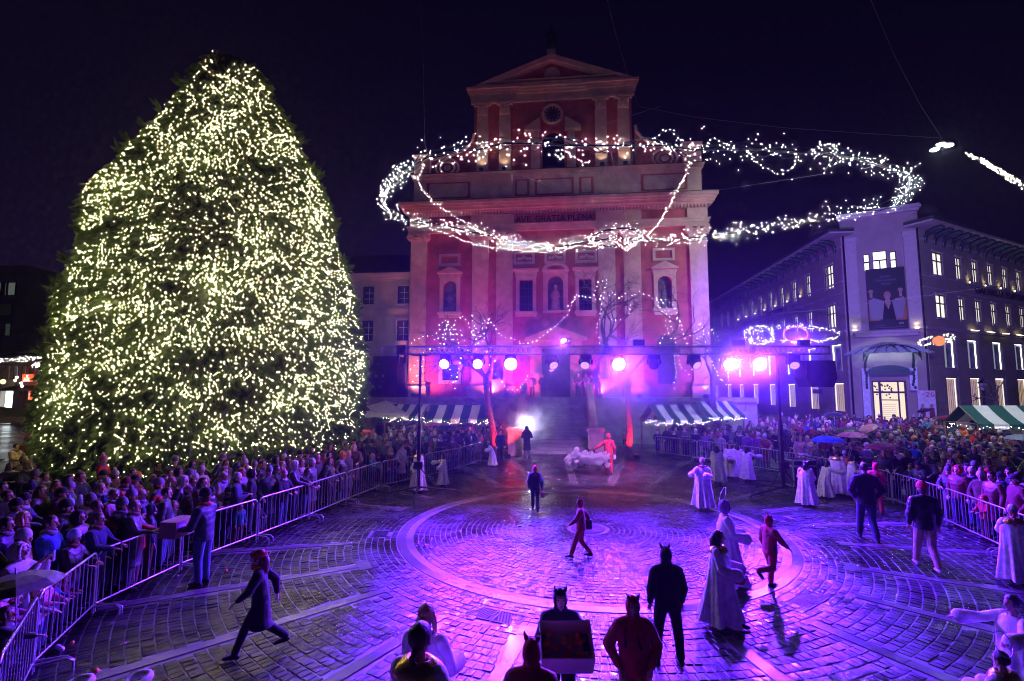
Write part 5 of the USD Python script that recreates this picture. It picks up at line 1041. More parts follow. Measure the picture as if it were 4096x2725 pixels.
# fairy lights: strings wound and hung in loops
FP, FR_ = [], []
def surf(th, z, k=1.015): return fir_point(np.asarray(th, float), np.asarray(z, float), k)
for s_ in range(330):
    th = rnd.uniform(PI * .92, 2.08 * PI); z = SZ[0] + .2 + (SZ[-1] - SZ[0] - .3) * (1 - math.sqrt(rnd.random())); dth, dz_ = rnd.gauss(0, .03), rnd.choice((-1, 1)) * rnd.uniform(.02, .16); n = rnd.randint(16, 60); T_, Z_ = [], []
    for k in range(n):
        T_.append(th); Z_.append(z); R = float(np.interp(z, SZ, SL + SR)) / 2
        dth = dth * .9 + rnd.gauss(0, .018); dz_ = dz_ * .93 + rnd.gauss(0, .028); th += dth * min(1.5, 5 / max(R, 1)); z += dz_
        if z < SZ[0] - .3 or z > SZ[-1]: break
    FP.append(surf(T_, np.clip(Z_, SZ[0], SZ[-1] - .05), 1.0) + nr.normal(0, .05, (len(T_), 3)))
for s_ in range(13):                                    # loops along the lower edge
    a0 = PI + .1 + s_ * (PI - .2) / 13; a1 = a0 + (PI - .2) / 13; k = np.linspace(0, 1, 17); z = SZ[0] + .75 - .12 * s_ * 0 - rnd.uniform(.3, .85) * np.sin(PI * k)
    p = surf(a0 + (a1 - a0) * k, np.maximum(z, SZ[0]), .99); p[:, 2] = z + .3 * math.sin(s_ * 1.7); FP.append(p)
n = 13000; th = nr.uniform(PI * .9, 2.1 * PI, n * 2); z = SZ[0] + .2 + (SZ[-1] - SZ[0] - .25) * (1 - np.sqrt(nr.uniform(0, 1, n * 2))); w = meshkit.noise(np.stack([np.cos(th) * 5, np.sin(th) * 5, z * .9], 1), 4); keep = nr.uniform(0, 1, n * 2) < np.clip((w - .3) * 2.2, .12, 1) * (1 - .35 * ((z < 6) & (np.abs(th - 1.5 * PI) < .9)))
th, z = th[keep], z[keep]; FP.append(surf(th, z, nr.uniform(.95, 1.015, len(th))))
for s_ in (0, 1):                                         # denser seams down both flanks
    m_ = 1900; z = SZ[0] + .4 + (SZ[-1] - SZ[0] - .5) * (1 - np.sqrt(nr.uniform(0, 1, m_))); th = (PI + np.abs(nr.normal(0, .22, m_)) - .05) if s_ == 0 else (2 * PI - np.abs(nr.normal(0, .22, m_)) + .05); FP.append(surf(th, z, nr.uniform(.96, 1.01, m_)))
FP = np.vstack(FP); FRAD = .0085 + .0125 * nr.uniform(0, 1, len(FP)) ** 4
M_fl = glow('fir_bulb', (1., .8, .34), 76.)
lights = thing('fairy_lights', 'thousands of warm white fairy lights wound over the huge fir tree', 'fairy lights', (0, 0, 0))
big = np.argsort(-FRAD)[:300]
v, f = octas(FP, FRAD); tag(define(lights, 'bulbs', v, f, M_fl), kind='stuff')
# ---------------------------------------------------------------- people
Mf = m3.Manifold
def sp(c, r, n=10):
    r = np.broadcast_to(r, (3,)); return Mf.sphere(1., n).scale(list(map(float, r))).translate(list(map(float, c)))
def hl(*a): return Mf.batch_hull([sp(c, r, n[0] if n else 10) for c, r, *n in a])
ARMS = {'down': ((.245, -.02, 1.14), (.25, .07, .9)), 'rail': ((.25, .12, 1.17), (.15, .35, 1.12)), 'chest': ((.26, .08, 1.15), (.07, .27, 1.2)), 'phone': ((.22, .2, 1.24), (.07, .35, 1.47)), 'reach': ((.24, .26, 1.28), (.2, .53, 1.2)), 'carry': ((.25, .08, 1.1), (.19, .36, 1.04)),
        'out': ((.36, .2, 1.28), (.44, .5, 1.25)), 'fwd': ((.25, .13, 1.17), (.22, .33, 1.02)), 'back': ((.26, -.2, 1.18), (.25, -.22, .93)), 'pocket': ((.3, -.06, 1.15), (.2, .1, .95)), 'side': ((.42, .02, 1.22), (.66, .08, 1.08)), 'low': ((.26, .05, 1.12), (.13, .3, .98)), 'brace': ((.3, .22, 1.16), (.28, .42, 1.2))}
LEGS = {'stand': ((.1, .01, .49), (.1, -.02, .08), (.1, .0, .49), (.1, -.02, .08)), 'walk': ((.09, .17, .5), (.09, .3, .09), (.09, .0, .47), (.09, -.27, .13)), 'run': ((.09, .1, .49), (.09, .06, .08), (.09, -.02, .5), (.09, -.43, .47)), 'stride': ((.09, .22, .52), (.09, .36, .1), (.09, -.06, .48), (.09, -.4, .2)), 'wide': ((.15, .02, .49), (.18, 0, .08), (.15, 0, .49), (.18, -.02, .08)),
        'sit': ((.12, .4, .5), (.12, .42, .1), (.12, .4, .5), (.12, .42, .1))}
def hand(w, d, s, parts):
    """palm, four bent fingers, thumb from the side of the palm"""
    d = d / np.linalg.norm(d); up = np.array([0, 0, 1.]) - d * d[2]; up /= np.linalg.norm(up) + 1e-9; sd = np.cross(d, up)
    k = w + d * .085; parts.append(hl((w + d * .01, (.024, .024, .02), 6), (k + sd * .026, .013, 6), (k - sd * .026, .013, 6)))
    for q in range(4):
        b = k + sd * (.027 - .018 * q); L = (.034, .04, .037, .028)[q]; m_ = b + d * L - up * .006; e = m_ + d * L * .6 - up * L * .55
        parts += [hl((b, .0088, 6), (m_, .008, 6)), hl((m_, .008, 6), (e, .0068, 6))]
    b = w + d * .03 - sd * .026 * s; m_ = b + d * .022 - sd * .03 * s - up * .006; parts += [hl((b, .012, 6), (m_, .0098, 6)), hl((m_, .0098, 6), (m_ + d * .03 - up * .004, .0082, 6))]
def to_arr(man, smooth_len=None, it=6, amp=0., seed=0):
    if smooth_len: man = man.refine_to_length(smooth_len)
    q = man.to_mesh(); t = trimesh.Trimesh(np.array(q.vert_properties[:, :3]), np.array(q.tri_verts), process=True)
    if smooth_len: trimesh.smoothing.filter_taubin(t, iterations=it)
    v = np.array(t.vertices)
    if amp: v = v + np.array(t.vertex_normals) * ((meshkit.fbm(v * 9, 3, seed) - .5) * 2 * amp)[:, None]
    return v, np.array(t.faces)
PROTO = {}
def proto(arml, armr, legs='stand', coat='jacket', hs=1.0, lean=0., fine=False):
    key = (arml, armr, legs, coat, hs, lean, fine)
    if key in PROTO: return PROTO[key]
    sh = np.array([0, lean * .45, 0]); top = lambda c: np.array(c, float) + sh * np.clip((c[2] - .9) / .6, 0, 1.4)
    S = {-1: ARMS[arml], 1: ARMS[armr]}; Lg = LEGS[legs]; hipz = .9 if legs != 'sit' else .5
    if legs == 'sit': dzs = -.42
    else: dzs = 0.
    Z = np.array([0, 0, dzs]); hc = top((0, .015, 1.635)) + Z
    body = [hl((top((0, 0, 1.36)) + Z, (.15, .09, .09)), (np.array([0, 0, .98]) + Z, (.13, .09, .1))), hl((top((0, -.005, 1.42)) + Z, .055), (hc + (0, -.01, -.07), .05))]
    H = lambda c, r, n=12: sp(hc + np.array(c) * hs, np.array(r) * hs, n)
    body += [Mf.batch_hull([H((0, -.005, .025), (.077, .095, .092), 14), H((0, .028, -.07), (.05, .055, .05), 12)]), Mf.batch_hull([H((0, .093, .01), (.011,) * 3, 8), H((0, .108, -.022), (.0155,) * 3, 8), H((0, .09, -.03), (.02,) * 3, 8)]), H((-.079, -.005, -.012), (.012, .022, .03), 8), H((.079, -.005, -.012), (.012, .022, .03), 8), H((0, .083, .035), (.05, .014, .012), 8), H((0, .082, -.1), (.024, .02, .018), 8)]
    coatp, trou, shoes = [], [], []
    ct = {'jacket': .8, 'long': .48, 'robe': .75, 'suit': .8}[coat]; w = .185
    shl = [(top((s * .165, -.005, 1.405)) + Z, .082) for s in (-1, 1)]
    chest, waist, hem = (top((0, .015, 1.24)) + Z, (.2, .142, .12)), (np.array([0, .0, 1.02]) + sh * .15 + Z, (.19, .145, .1)), (np.array([0, 0, max(ct, .55) + .05]) + Z, (.205, .165, .05))
    coatp += [hl(*shl, chest, (top((0, -.01, 1.46)) + Z, .07)), hl(chest, waist), hl(waist, hem)]
    if coat == 'long': coatp.append(hl(hem, (np.array([0, -.01, ct]) + Z, (.235, .2, .03))))
    for s in (-1, 1):
        e, wr = [top(np.array(p) * (s, 1, 1)) + Z for p in S[s]]; bell = .12 if coat == 'robe' else .05
        a = top((s * .175, -.005, 1.39)) + Z
        body += [hl((a, .055), (e, .042)), hl((e, .042), (wr, .028))]; d = wr - e; d /= np.linalg.norm(d); hand(wr + d * .02, d, s, body)
        coatp += [hl((a, .09), (e, .075)), hl((e, .076), (wr - d * .02, (bell, bell, bell)))]
        i = 0 if s < 0 else 2; kn, an = np.array(Lg[i]) * (s, 1, 1), np.array(Lg[i + 1]) * (s, 1, 1); hp = np.array([s * .092, 0, hipz])
        body += [hl((hp, .085), (kn, .055)), hl((kn, .055), (an, .04))]
        trou += [hl((hp + (0, 0, .02), (.108, .12, .1)), (kn, .078)), hl((kn, .079), (an + (0, 0, .03), .068))]
        kick = max(0., (an[2] - .1)); fd = np.array([0, math.cos(kick * 2.4), -math.sin(kick * 2.4)]); 
        shoes.append(hl((an + (0, -.01, -.02), .048), (an + fd * .15 - (0, 0, .042), (.042, .05, .032)), (an - fd * .05 - (0, 0, .045), .036)))
    trou.append(hl((np.array([0, 0, hipz + .06]) + 0, (.16, .115, .1)), (np.array([0, 0, hipz - .03]), (.13, .11, .08))))
    out = {'body': to_arr(Mf.batch_boolean(body, m3.OpType.Add), .03 if fine else None, 3), 'coat': to_arr(Mf.batch_boolean(coatp, m3.OpType.Add), .045 if fine else .075, 6, .017 if fine else .012, 3), 'trousers': to_arr(Mf.batch_boolean(trou, m3.OpType.Add), .06, 5, .008, 5), 'shoes': [to_arr(x) for x in shoes], 'hc': hc, 'hs': hs}
    m = MB()
    for s in (-1, 1): m.ball(hc + np.array((s * .031, .0835, .014)) * hs, np.array((.0125, .008, .008)) * hs, 7, 5)
    out['eyes'] = m.arrays()
    m = MB().ball(hc + np.array((0, .0895, -.062)) * hs, np.array((.022, .008, .0065)) * hs, 7, 5); out['mouth'] = m.arrays()
    if coat == 'robe':
        n, pr = 84, [(1.46, .085, .075), (1.41, .2, .115), (1.27, .25, .175), (1.0, .265, .195), (.75, .285, .22), (.45, .32, .255), (.12, .36, .3)]
        g_ = np.arange(n) * 2 * PI / n; V = []
        for z, a, b in pr:
            k = max(0., (1.2 - z) / 1.1); f_ = 1 + .17 * k * np.sin(7 * g_ + 1.3 + .5 * z) + .1 * k * np.sin(13 * g_ + z); c = top((0, 0, z)); sw = (Lg[1][1] + Lg[3][1]) / 2 * k * .8
            spread = 1 + .5 * k * abs(Lg[1][1] - Lg[3][1])
            V.append(np.stack([c[0] + a * f_ * np.cos(g_), c[1] + sw + b * spread * f_ * np.sin(g_), np.full(n, z) + .02 * k * np.sin(5 * g_)], 1))
        V = np.vstack(V); i, j = np.meshgrid(np.arange(len(pr) - 1), np.arange(n), indexing='ij'); q = np.stack([i * n + j, (i + 1) * n + j, (i + 1) * n + (j + 1) % n, i * n + (j + 1) % n], -1).reshape(-1, 4)
        out['robe'] = (V, np.vstack([q[:, [0, 1, 2]], q[:, [0, 2, 3]]]))
        cp = [coatp[k] for k in range(3, len(coatp))]; out['coat'] = to_arr(Mf.batch_boolean(coatp[3:], m3.OpType.Add), .06, 6, .01, 3)
        m = MB().lathe([(.21, 1.36), (.245, 1.39), (.2, 1.455), (.12, 1.5), (.09, 1.49)], (0, 0, 0), 20, 1, .72, .08, 5); v, f = m.arrays(); v = v + np.array([top((0, 0, 1.42))[0], top((0, 0, 1.42))[1], 0]); out['collar'] = (v, f)
    PROTO[key] = out; return out
def shell(rx, ry, rz, c, cut, n=22, m=15):
    b = MB().ball((0, 0, 0), 1, n, m); v, f = b.arrays(); v = v * (1 + .14 * (meshkit.fbm(v * (5, 5, 2.2) + rx * 50, 3) - .5))[:, None] * (rx, ry, rz) + c
    ce = v[f].mean(1); f = f[~cut(ce)]; u, i = np.unique(f, return_inverse=True); return v[u], i.reshape(-1, 3)
HEADGEAR = {}
def headgear(kind, hs, hc):
    key = (kind, hs, tuple(np.round(hc, 4)))
    if key in HEADGEAR: return HEADGEAR[key]
    L = []      # (part name, arrays, role)   role: main / second / skin-dark
    A = lambda m: (lambda v, f: (v * hs + hc, f))(*m.arrays()); B = lambda vf: (vf[0] * hs + hc, vf[1])
    if kind in ('beanie', 'bobble', 'santa', 'flap', 'stripe'):
        t_ = .06 if kind != 'santa' else .02
        m = MB().lathe([(.098, .03), (.104, .05), (.101, .09), (.085, .125), (.05, .15 + t_ * .2), (.0, .16 + t_ * .2)], (0, -.005, 0), 16, .92, 1.1)
        if kind == 'santa': m.tube([(0, -.02, .14), (.03, -.06, .2), (.08, -.11, .2), (.12, -.14, .12)], [.07, .055, .035, .02], 8)
        if kind == 'flap':
            for s in (-1, 1): m.box(s * .088 - .01, s * .088 + .01, -.04, .035, -.06, .04); m.tube([(s * .09, 0, -.06), (s * .1, .03, -.2)], .008, 4); m.ball((s * .1, .03, -.22), .028, 7, 5)
        L.append(('hat', A(m), 'main'))
        c = MB().lathe([(.1, .012), (.109, .02), (.109, .06), (.1, .066)], (0, -.005, 0), 16, .92, 1.1); L.append(('hat_band', A(c), 'second' if kind in ('santa', 'stripe') else 'main'))
        if kind in ('bobble', 'santa'): L.append(('bobble', A(MB().ball((0, -.02, .2) if kind == 'bobble' else (.125, -.15, .1), .048 if kind == 'bobble' else .03, 9, 7)), 'second'))
        L.append(('hair', B(shell(.083, .1, .11, (0, -.014, -.015), lambda c: (c[:, 2] > .04) | (c[:, 1] > .03))), 'hair'))
    elif kind in ('short', 'long', 'bald'):
        if kind != 'bald': L.append(('hair', B(shell(.087, .106, .103, (0, -.012, .03), lambda c: ((c[:, 1] > .045) & (c[:, 2] < .075)) | (c[:, 2] < -.045))), 'main'))
        if kind == 'long':
            m = MB().tube([(0, -.075, .02), (0, -.085, -.08), (0, -.08, -.2), (0, -.07, -.27)], [.07, .085, .085, .05], 10)
            for s in (-1, 1): m.tube([(s * .07, -.01, .05), (s * .085, .01, -.06), (s * .085, .03, -.18)], [.025, .03, .02], 7)
            L.append(('long_hair', A(m), 'main'))
    elif kind == 'hood':
        L.append(('hood', B(shell(.118, .13, .15, (0, -.025, .0), lambda c: (c[:, 1] > .035) & (np.abs(c[:, 0]) < .085) & (c[:, 2] > -.12) & (c[:, 2] < .1))), 'main'))
        m = MB().tube([(.083 * math.cos(a), .065 - .02 * abs(math.sin(a)), .0 + .112 * math.sin(a)) for a in np.linspace(0, 2 * PI, 18)], .02, 6, False); L.append(('hood_trim', A(m), 'second'))
        L.append(('hair', B(shell(.083, .1, .1, (0, -.012, .03), lambda c: (c[:, 1] > .05) & (c[:, 2] < .07))), 'hair'))
    elif kind == 'devil':
        L.append(('hood', B(shell(.092, .112, .135, (0, -.008, -.005), lambda c: (c[:, 1] > .05) & (np.abs(c[:, 0]) < .06) & (c[:, 2] > -.1) & (c[:, 2] < .065))), 'main'))
        L.append(('hood_neck', A(MB().lathe([(.15, -.25), (.1, -.17), (.085, -.1)], (0, -.012, 0), 14, 1, .85)), 'main'))
        for s in (-1, 1): L.append(('horn', A(MB().tube([(s * .05, .02, .1), (s * .066, .024, .13), (s * .076, .028, .15), (s * .074, .033, .175)], [.026, .02, .012, .003], 8)), 'main'))
    elif kind == 'cap':
        L.append(('cap', A(MB().lathe([(.1, .03), (.102, .07), (.075, .125), (0, .14)], (0, -.005, 0), 14, .92, 1.1)), 'main')); L.append(('visor', A(MB().flat(sg.Polygon([(.085 * math.cos(a), .06 + .11 * math.sin(a)) for a in np.linspace(0, PI, 10)]), .03, .042)), 'main'))
        L.append(('hair', B(shell(.084, .1, .1, (0, -.014, .0), lambda c: (c[:, 2] > .04) | (c[:, 1] > .02))), 'hair'))
    elif kind == 'band':
        L.append(('hair', B(shell(.087, .106, .103, (0, -.012, .03), lambda c: ((c[:, 1] > .045) & (c[:, 2] < .075)) | (c[:, 2] < -.045))), 'hair')); L.append(('headband', A(MB().lathe([(.1, .03), (.113, .045), (.113, .08), (.1, .095)], (0, -.008, 0), 16, .9, 1.08)), 'main'))
        L.append(('long_hair', A(MB().tube([(0, -.075, .02), (0, -.085, -.08), (0, -.08, -.2), (0, -.07, -.25)], [.07, .085, .08, .05], 10)), 'hair'))
    HEADGEAR[key] = L; return L
COL = {'black': (.012, .012, .014), 'navy': (.014, .018, .05), 'white': (.42, .4, .39), 'cream': (.36, .31, .22), 'grey': (.12, .12, .135), 'dark grey': (.05, .05, .055), 'red': (.42, .015, .025), 'rust': (.3, .05, .025), 'maroon': (.12, .012, .02), 'orange': (.62, .17, .02), 'yellow': (.6, .36, .04), 'blue': (.012, .05, .2), 'pale blue': (.3, .38, .55), 'teal': (.02, .14, .15), 'green': (.05, .3, .16), 'pink': (.45, .14, .19), 'lilac': (.2, .14, .24), 'brown': (.09, .045, .025), 'beige': (.36, .27, .18), 'blond': (.42, .28, .13), 'ginger': (.3, .1, .03), 'dark': (.02, .013, .01), 'gold': (.7, .45, .12), 'olive': (.06, .065, .03), 'purple': (.12, .04, .2), 'jeans': (.05, .08, .17)}
SKINS = [paint(f'skin_{i}', c, .55, var=.06, spec=.35) for i, c in enumerate(((.52, .31, .23), (.47, .27, .19), (.56, .36, .28), (.42, .23, .16)))]
M_eye = paint('eye_dark', (.02, .015, .014), .25); M_lip = paint('lips', (.3, .09, .08), .5)
def fab(c, puffer=False): return cloth(f'cloth_{c}' + ('_puffer' if puffer else ''), COL[c], puffer)
RED_SUIT = usdkit.material(stage, lookname('red_suit'), {'tc': ('texture_coordinate', {}), 'mp': ('mapping', {'scale': (7., 7., 2.6)}), 'n': ('noise_texture', {'scale': 1., 'detail': 2.5, 'distortion': .4}), 'r': ('rgb_ramp', {'ramp': [(0, (.5, .02, .03)), (.62, (.36, .012, .02)), (.645, (.02, .006, .008)), (1, (.012, .006, .008))]}), 'n2': ('noise_texture', {'scale': 8., 'detail': 4.}), 'b': ('bump', {'strength': .6, 'distance': .03}), 'p': ('principled_bsdf', {'roughness': .75, 'sheen_weight': .2})}, [('tc.object', 'mp.vector'), ('mp.vector', 'n.vector'), ('n.fac', 'r.fac'), ('r.color', 'p.base_color'), ('tc.object', 'n2.vector'), ('n2.fac', 'b.height'), ('b.normal', 'p.normal')], surface='p.BSDF')
M_gold = paint('gold_cloth', (.75, .5, .16), .28, .85, var=.3, bump=.6, bscale=14)
M_robe = cloth('white_robe', (.74, .72, .72), rough=.7)
def person(pos, rz, h, pr, coat, trousers, hat, hatc, label, group=None, hat2=None, skin=0, hair='brown', puffer=False, shoes='black', extra=None, scarf=None, name='person'):
    t = thing(name, label, 'person', pos, rz, group, h / 1.75)
    if hat == 'devil' and coat == 'red': F_ = lambda c, p=False: RED_SUIT if c == 'red' else fab(c, p)
    else: F_ = fab
    put = lambda n_, vf, m_, s_=True: define(t, n_, vf[0], vf[1], HAIRM(m_) if 'hair' in n_ or n_ == 'braid' else m_, s_)
    put('body', pr['body'], SKINS[skin % 4]); put('eyes', pr['eyes'], M_eye); put('mouth', pr['mouth'], M_lip)
    robe = 'robe' in pr; cm = M_robe if robe and coat == 'white' else F_(coat, puffer)
    put('sleeves' if robe else 'coat', pr['coat'], cm)
    if robe: put('robe', pr['robe'], cm); 
    if robe and extra and 'collar' in extra: put('gold_collar', pr['collar'], M_gold)
    put('trousers', pr['trousers'], F_(trousers)); put('shoe', pr['shoes'][0], fab(shoes)); put('shoe', pr['shoes'][1], fab(shoes))
    hp = {}
    for n_, vf, role in headgear(hat, pr['hs'], pr['hc']):
        m_ = fab({'main': hatc, 'second': hat2 or hatc, 'hair': hair}[role]); par = {'bobble': 'hat', 'hat_band': 'hat', 'hood_trim': 'hood', 'visor': 'cap', 'horn': 'hood', 'hood_neck': 'hood', 'long_hair': 'hair'}.get(n_); hp[n_] = define(hp.get(par, t), n_, vf[0], vf[1], HAIRM(m_) if 'hair' in n_ else m_, True)
    hc = pr['hc']
    if scarf: put('scarf', SCARF(tuple(hc)), fab(scarf))
    for e in extra or ():
        if e == 'halo': put('halo_wire', HALO(tuple(hc)), paint('halo_tinsel', (.5, .45, .5), .3, .6))
        if e == 'fluff': put('fluffy_halo', FLUFF(tuple(hc)), M_robe); put('halo_stem', FSTEM(tuple(hc)), M_galv)
        if e == 'braid': put('braid', BRAID(tuple(hc)), fab(hair))
        if e == 'pack': put('backpack', PACK(), fab('dark grey'))
        if e == 'furhood': put('fur_hood', FURH(tuple(hc)), fab('dark'))
    return t
import functools
def HAIRM(m_):
    n_ = str(m_.GetPath()).rsplit('cloth_', 1)[-1].replace('_', ' ').replace(' puffer', '')
    key = 'hair_' + n_
    if key in MATS: return MATS[key]
    c = np.array(COL.get(n_, COL['brown'])); MATS[key] = usdkit.material(stage, lookname(key), {'tc': ('texture_coordinate', {}), 'mp': ('mapping', {'scale': (70., 70., 7.)}), 'n': ('noise_texture', {'scale': 1., 'detail': 4.}), 'r': ('rgb_ramp', {'ramp': [(.3, tuple(c * .45)), (.7, tuple(c * 1.5))]}), 'b': ('bump', {'strength': .8, 'distance': .012}), 'p': ('principled_bsdf', {'roughness': .42})}, [('tc.object', 'mp.vector'), ('mp.vector', 'n.vector'), ('n.fac', 'r.fac'), ('r.color', 'p.base_color'), ('n.fac', 'b.height'), ('b.normal', 'p.normal')], surface='p.BSDF'); return MATS[key]
@functools.lru_cache(None)
def SCARF(hc): return MB().tube([(hc[0] + .085 * math.cos(a), hc[1] - .015 + .08 * math.sin(a), hc[2] - .15 + .01 * math.sin(3 * a)) for a in np.linspace(0, 2 * PI, 16)], .042, 7, False).arrays()
@functools.lru_cache(None)
def HALO(hc): return MB().tube([(hc[0] + .17 * math.cos(a), hc[1] - .05 + .06 * math.sin(a), hc[2] + .24 + .16 * math.sin(a)) for a in np.linspace(0, 2 * PI, 28)], .007, 5, False).tube([(hc[0], hc[1] - .11, hc[2] + .02), (hc[0], hc[1] - .11, hc[2] + .09)], .005, 4).arrays()
@functools.lru_cache(None)
def FLUFF(hc):
    m = MB(); R_ = random.Random(3)
    m.tube([(hc[0] + .13 * math.cos(a), hc[1] + .12 * math.sin(a), hc[2] + .24 + .02 * math.sin(a)) for a in np.linspace(0, 2 * PI, 24)], .048, 8, False)
    for k in range(1200):
        a = R_.uniform(0, 2 * PI); p = np.array([hc[0] + .13 * math.cos(a), hc[1] + .12 * math.sin(a), hc[2] + .24 + .02 * math.sin(a)]); d = np.array([R_.gauss(0, 1) for _ in range(3)]); d /= np.linalg.norm(d); s_ = np.cross(d, (.3, .2, 1)) * .004; e = p + d * R_.uniform(.04, .075); m.add([p - s_, p + s_, e], [[0, 1, 2], [2, 1, 0]])
    return m.arrays()
@functools.lru_cache(None)
def FSTEM(hc): return MB().tube([(hc[0], hc[1] - .08, hc[2] + .08), (hc[0], hc[1] - .12, hc[2] + .24)], .004, 4).arrays()
@functools.lru_cache(None)
def BRAID(hc):
    m = MB()
    for k in range(9): m.ball((hc[0] + .02 * (-1) ** k * .5, hc[1] - .115 - .006 * k, hc[2] - .06 - .045 * k), (.032, .026, .034), 7, 5)
    return m.arrays()
@functools.lru_cache(None)
def PACK(): return to_arr(Mf.batch_hull([sp((s * .11, -.2 + d, z), .05) for s in (-1, 1) for z in (1.0, 1.36) for d in (0, -.08)]))
@functools.lru_cache(None)
def FURH(hc): return MB().tube([(hc[0] + .13 * math.cos(a), hc[1] - .03 + .1 * math.sin(a), hc[2] - .13 - .03 * math.sin(a)) for a in np.linspace(0, 2 * PI, 18)], .055, 7, False).arrays()

# ---- the two crowds: heads where the photograph shows them
def side_ok(x, y, m):
    if y < 26.5 and x < 3: return x < np.interp(y, LFENCE[:, 1], LFENCE[:, 0]) - m
    return x > np.interp(y, RFENCE[:, 1], RFENCE[:, 0]) + m if x >= 3 else True
HW = {'B': 'beanie', 'P': 'bobble', 'S': 'short', 'L': 'long', 'H': 'hood', 'C': 'cap', 'X': 'santa', 'F': 'flap', 'T': 'stripe', 'D': 'band', 'N': 'bald'}
CROWD = []       # x, y, h, hat, hatc, coat, u
def crowd(x0, y0, s, txt):
    """rows of 'X,Y hat:colour:coat:height(cm)[pose]' in the pixels of one enlarged crop"""
    for w in txt.split(';'):
        w = w.strip()
        if not w: continue
        xy, spec = w.split(' ', 1); X, Y = map(float, xy.split(',')); q = spec.split(':')
        u, v = (x0 + X * s), (y0 + Y * s); h = int(q[3]) / 100 if len(q) > 3 and q[3] else 1.72; pose = q[4] if len(q) > 4 else None
        lift = 0
        if pose == 'up': lift = .95; h = .95
        hh = h
        for _ in range(26):
            p = on_plane(u, v, lift + hh * .932)
            if lift or side_ok(p[0], p[1], .28): break
            hh -= .03
        if hh < .85: hh = .85
        CROWD.append([p[0], p[1], lift, hh, HW[q[0]], q[1], q[2], pose, u])
crowd(0, 1750, .3189, '''200,120 S:dark:beige;330,40 B:grey:brown;290,290 P:cream:dark grey;330,360 B:beige:dark grey;120,370 L:dark:black;1290,300 P:pink:red::up;1290,480 B:black:navy;1720,500 B:orange:navy:140;1570,580 B:maroon:red;1660,450 S:brown:dark grey;1915,510 S:blond:beige:150;2060,530 S:dark:red;
30,630 S:dark:black;385,660 P:navy:black;510,670 L:brown:olive;740,700 B:orange:black:160;860,640 P:lilac:dark grey;1260,640 L:blond:dark grey::phone;1760,720 S:blond:black;1640,740 P:lilac:maroon;2080,700 S:dark:black;190,860 B:black:black;290,790 B:black:navy;860,850 P:pale blue:navy:150;810,880 B:black:black:178;
1000,860 P:white:dark grey:140;1120,800 B:grey:brown;1200,870 S:brown:dark grey;1290,860 P:blue:orange:135;1520,850 B:grey:black;1680,870 S:grey:dark grey;1750,960 P:navy:red:150:reach;1890,910 H:navy:navy:150;2000,850 X:red:lilac:135:rail;2160,860 S:brown:dark grey:130:rail;280,1020 L:blond:dark grey;70,1100 S:dark:black;
620,1080 S:dark:blue:180;980,1010 H:black:black;1220,1030 S:brown:navy;1380,1140 B:rust:navy:130:rail;1570,1080 B:red:navy:125:reach;1190,1200 P:black:teal:135:rail;280,1270 B:white:beige:168;920,1260 B:pale blue:black:170:rail;230,1440 H:white:white:170:phone;560,500 S:dark:black;700,600 L:brown:black;1000,480 S:dark:brown;430,480 B:grey:black;1420,720 S:grey:maroon;2150,560 L:blond:beige''')
crowd(0, 2200, .33477, '''530,375 B:white:pink:118:rail;150,580 B:white:purple:112;20,500 B:lilac:pink:128:rail;450,530 S:blond:white:112:reach;640,380 L:brown:blue:120:rail;230,420 S:dark:black:125;60,780 L:brown:black:130:reach;760,330 L:ginger:maroon:130:rail''')
crowd(650, 1750, .3189, '''1020,330 P:cream:brown:180;480,420 B:cream:beige;330,470 B:grey:dark grey;400,515 P:white:lilac:160;260,545 H:white:black;500,565 L:dark:brown;310,675 T:pink:brown:150;760,490 D:white:white:168;780,430 H:grey:grey;930,520 B:white:navy;990,440 L:ginger:lilac;1120,455 H:black:black;1335,430 P:grey:navy;1430,400 L:dark:dark grey;1500,350 L:blond:dark grey;1520,470 T:pink:black:158:rail;1660,350 H:white:black:178:rail;1740,315 L:brown:beige;1870,325 B:white:dark grey;1940,250 S:brown:dark grey:182;2090,295 L:dark:black;1640,485 D:pale blue:navy:130;1330,575 B:teal:grey:125:rail;1170,600 B:black:navy:130:rail;830,685 B:black:black:130;300,800 H:lilac:dark grey:125:rail;150,860 S:brown:grey:125:rail;1820,420 L:dark:black:150:rail;1970,450 B:red:pink:118:rail;975,870 L:dark:teal:105;810,800 C:black:navy:108;600,690 B:black:black:150;2130,420 S:blond:black;1200,860 S:brown:black:115;1250,330 S:dark:black;1580,300 H:dark grey:black''')
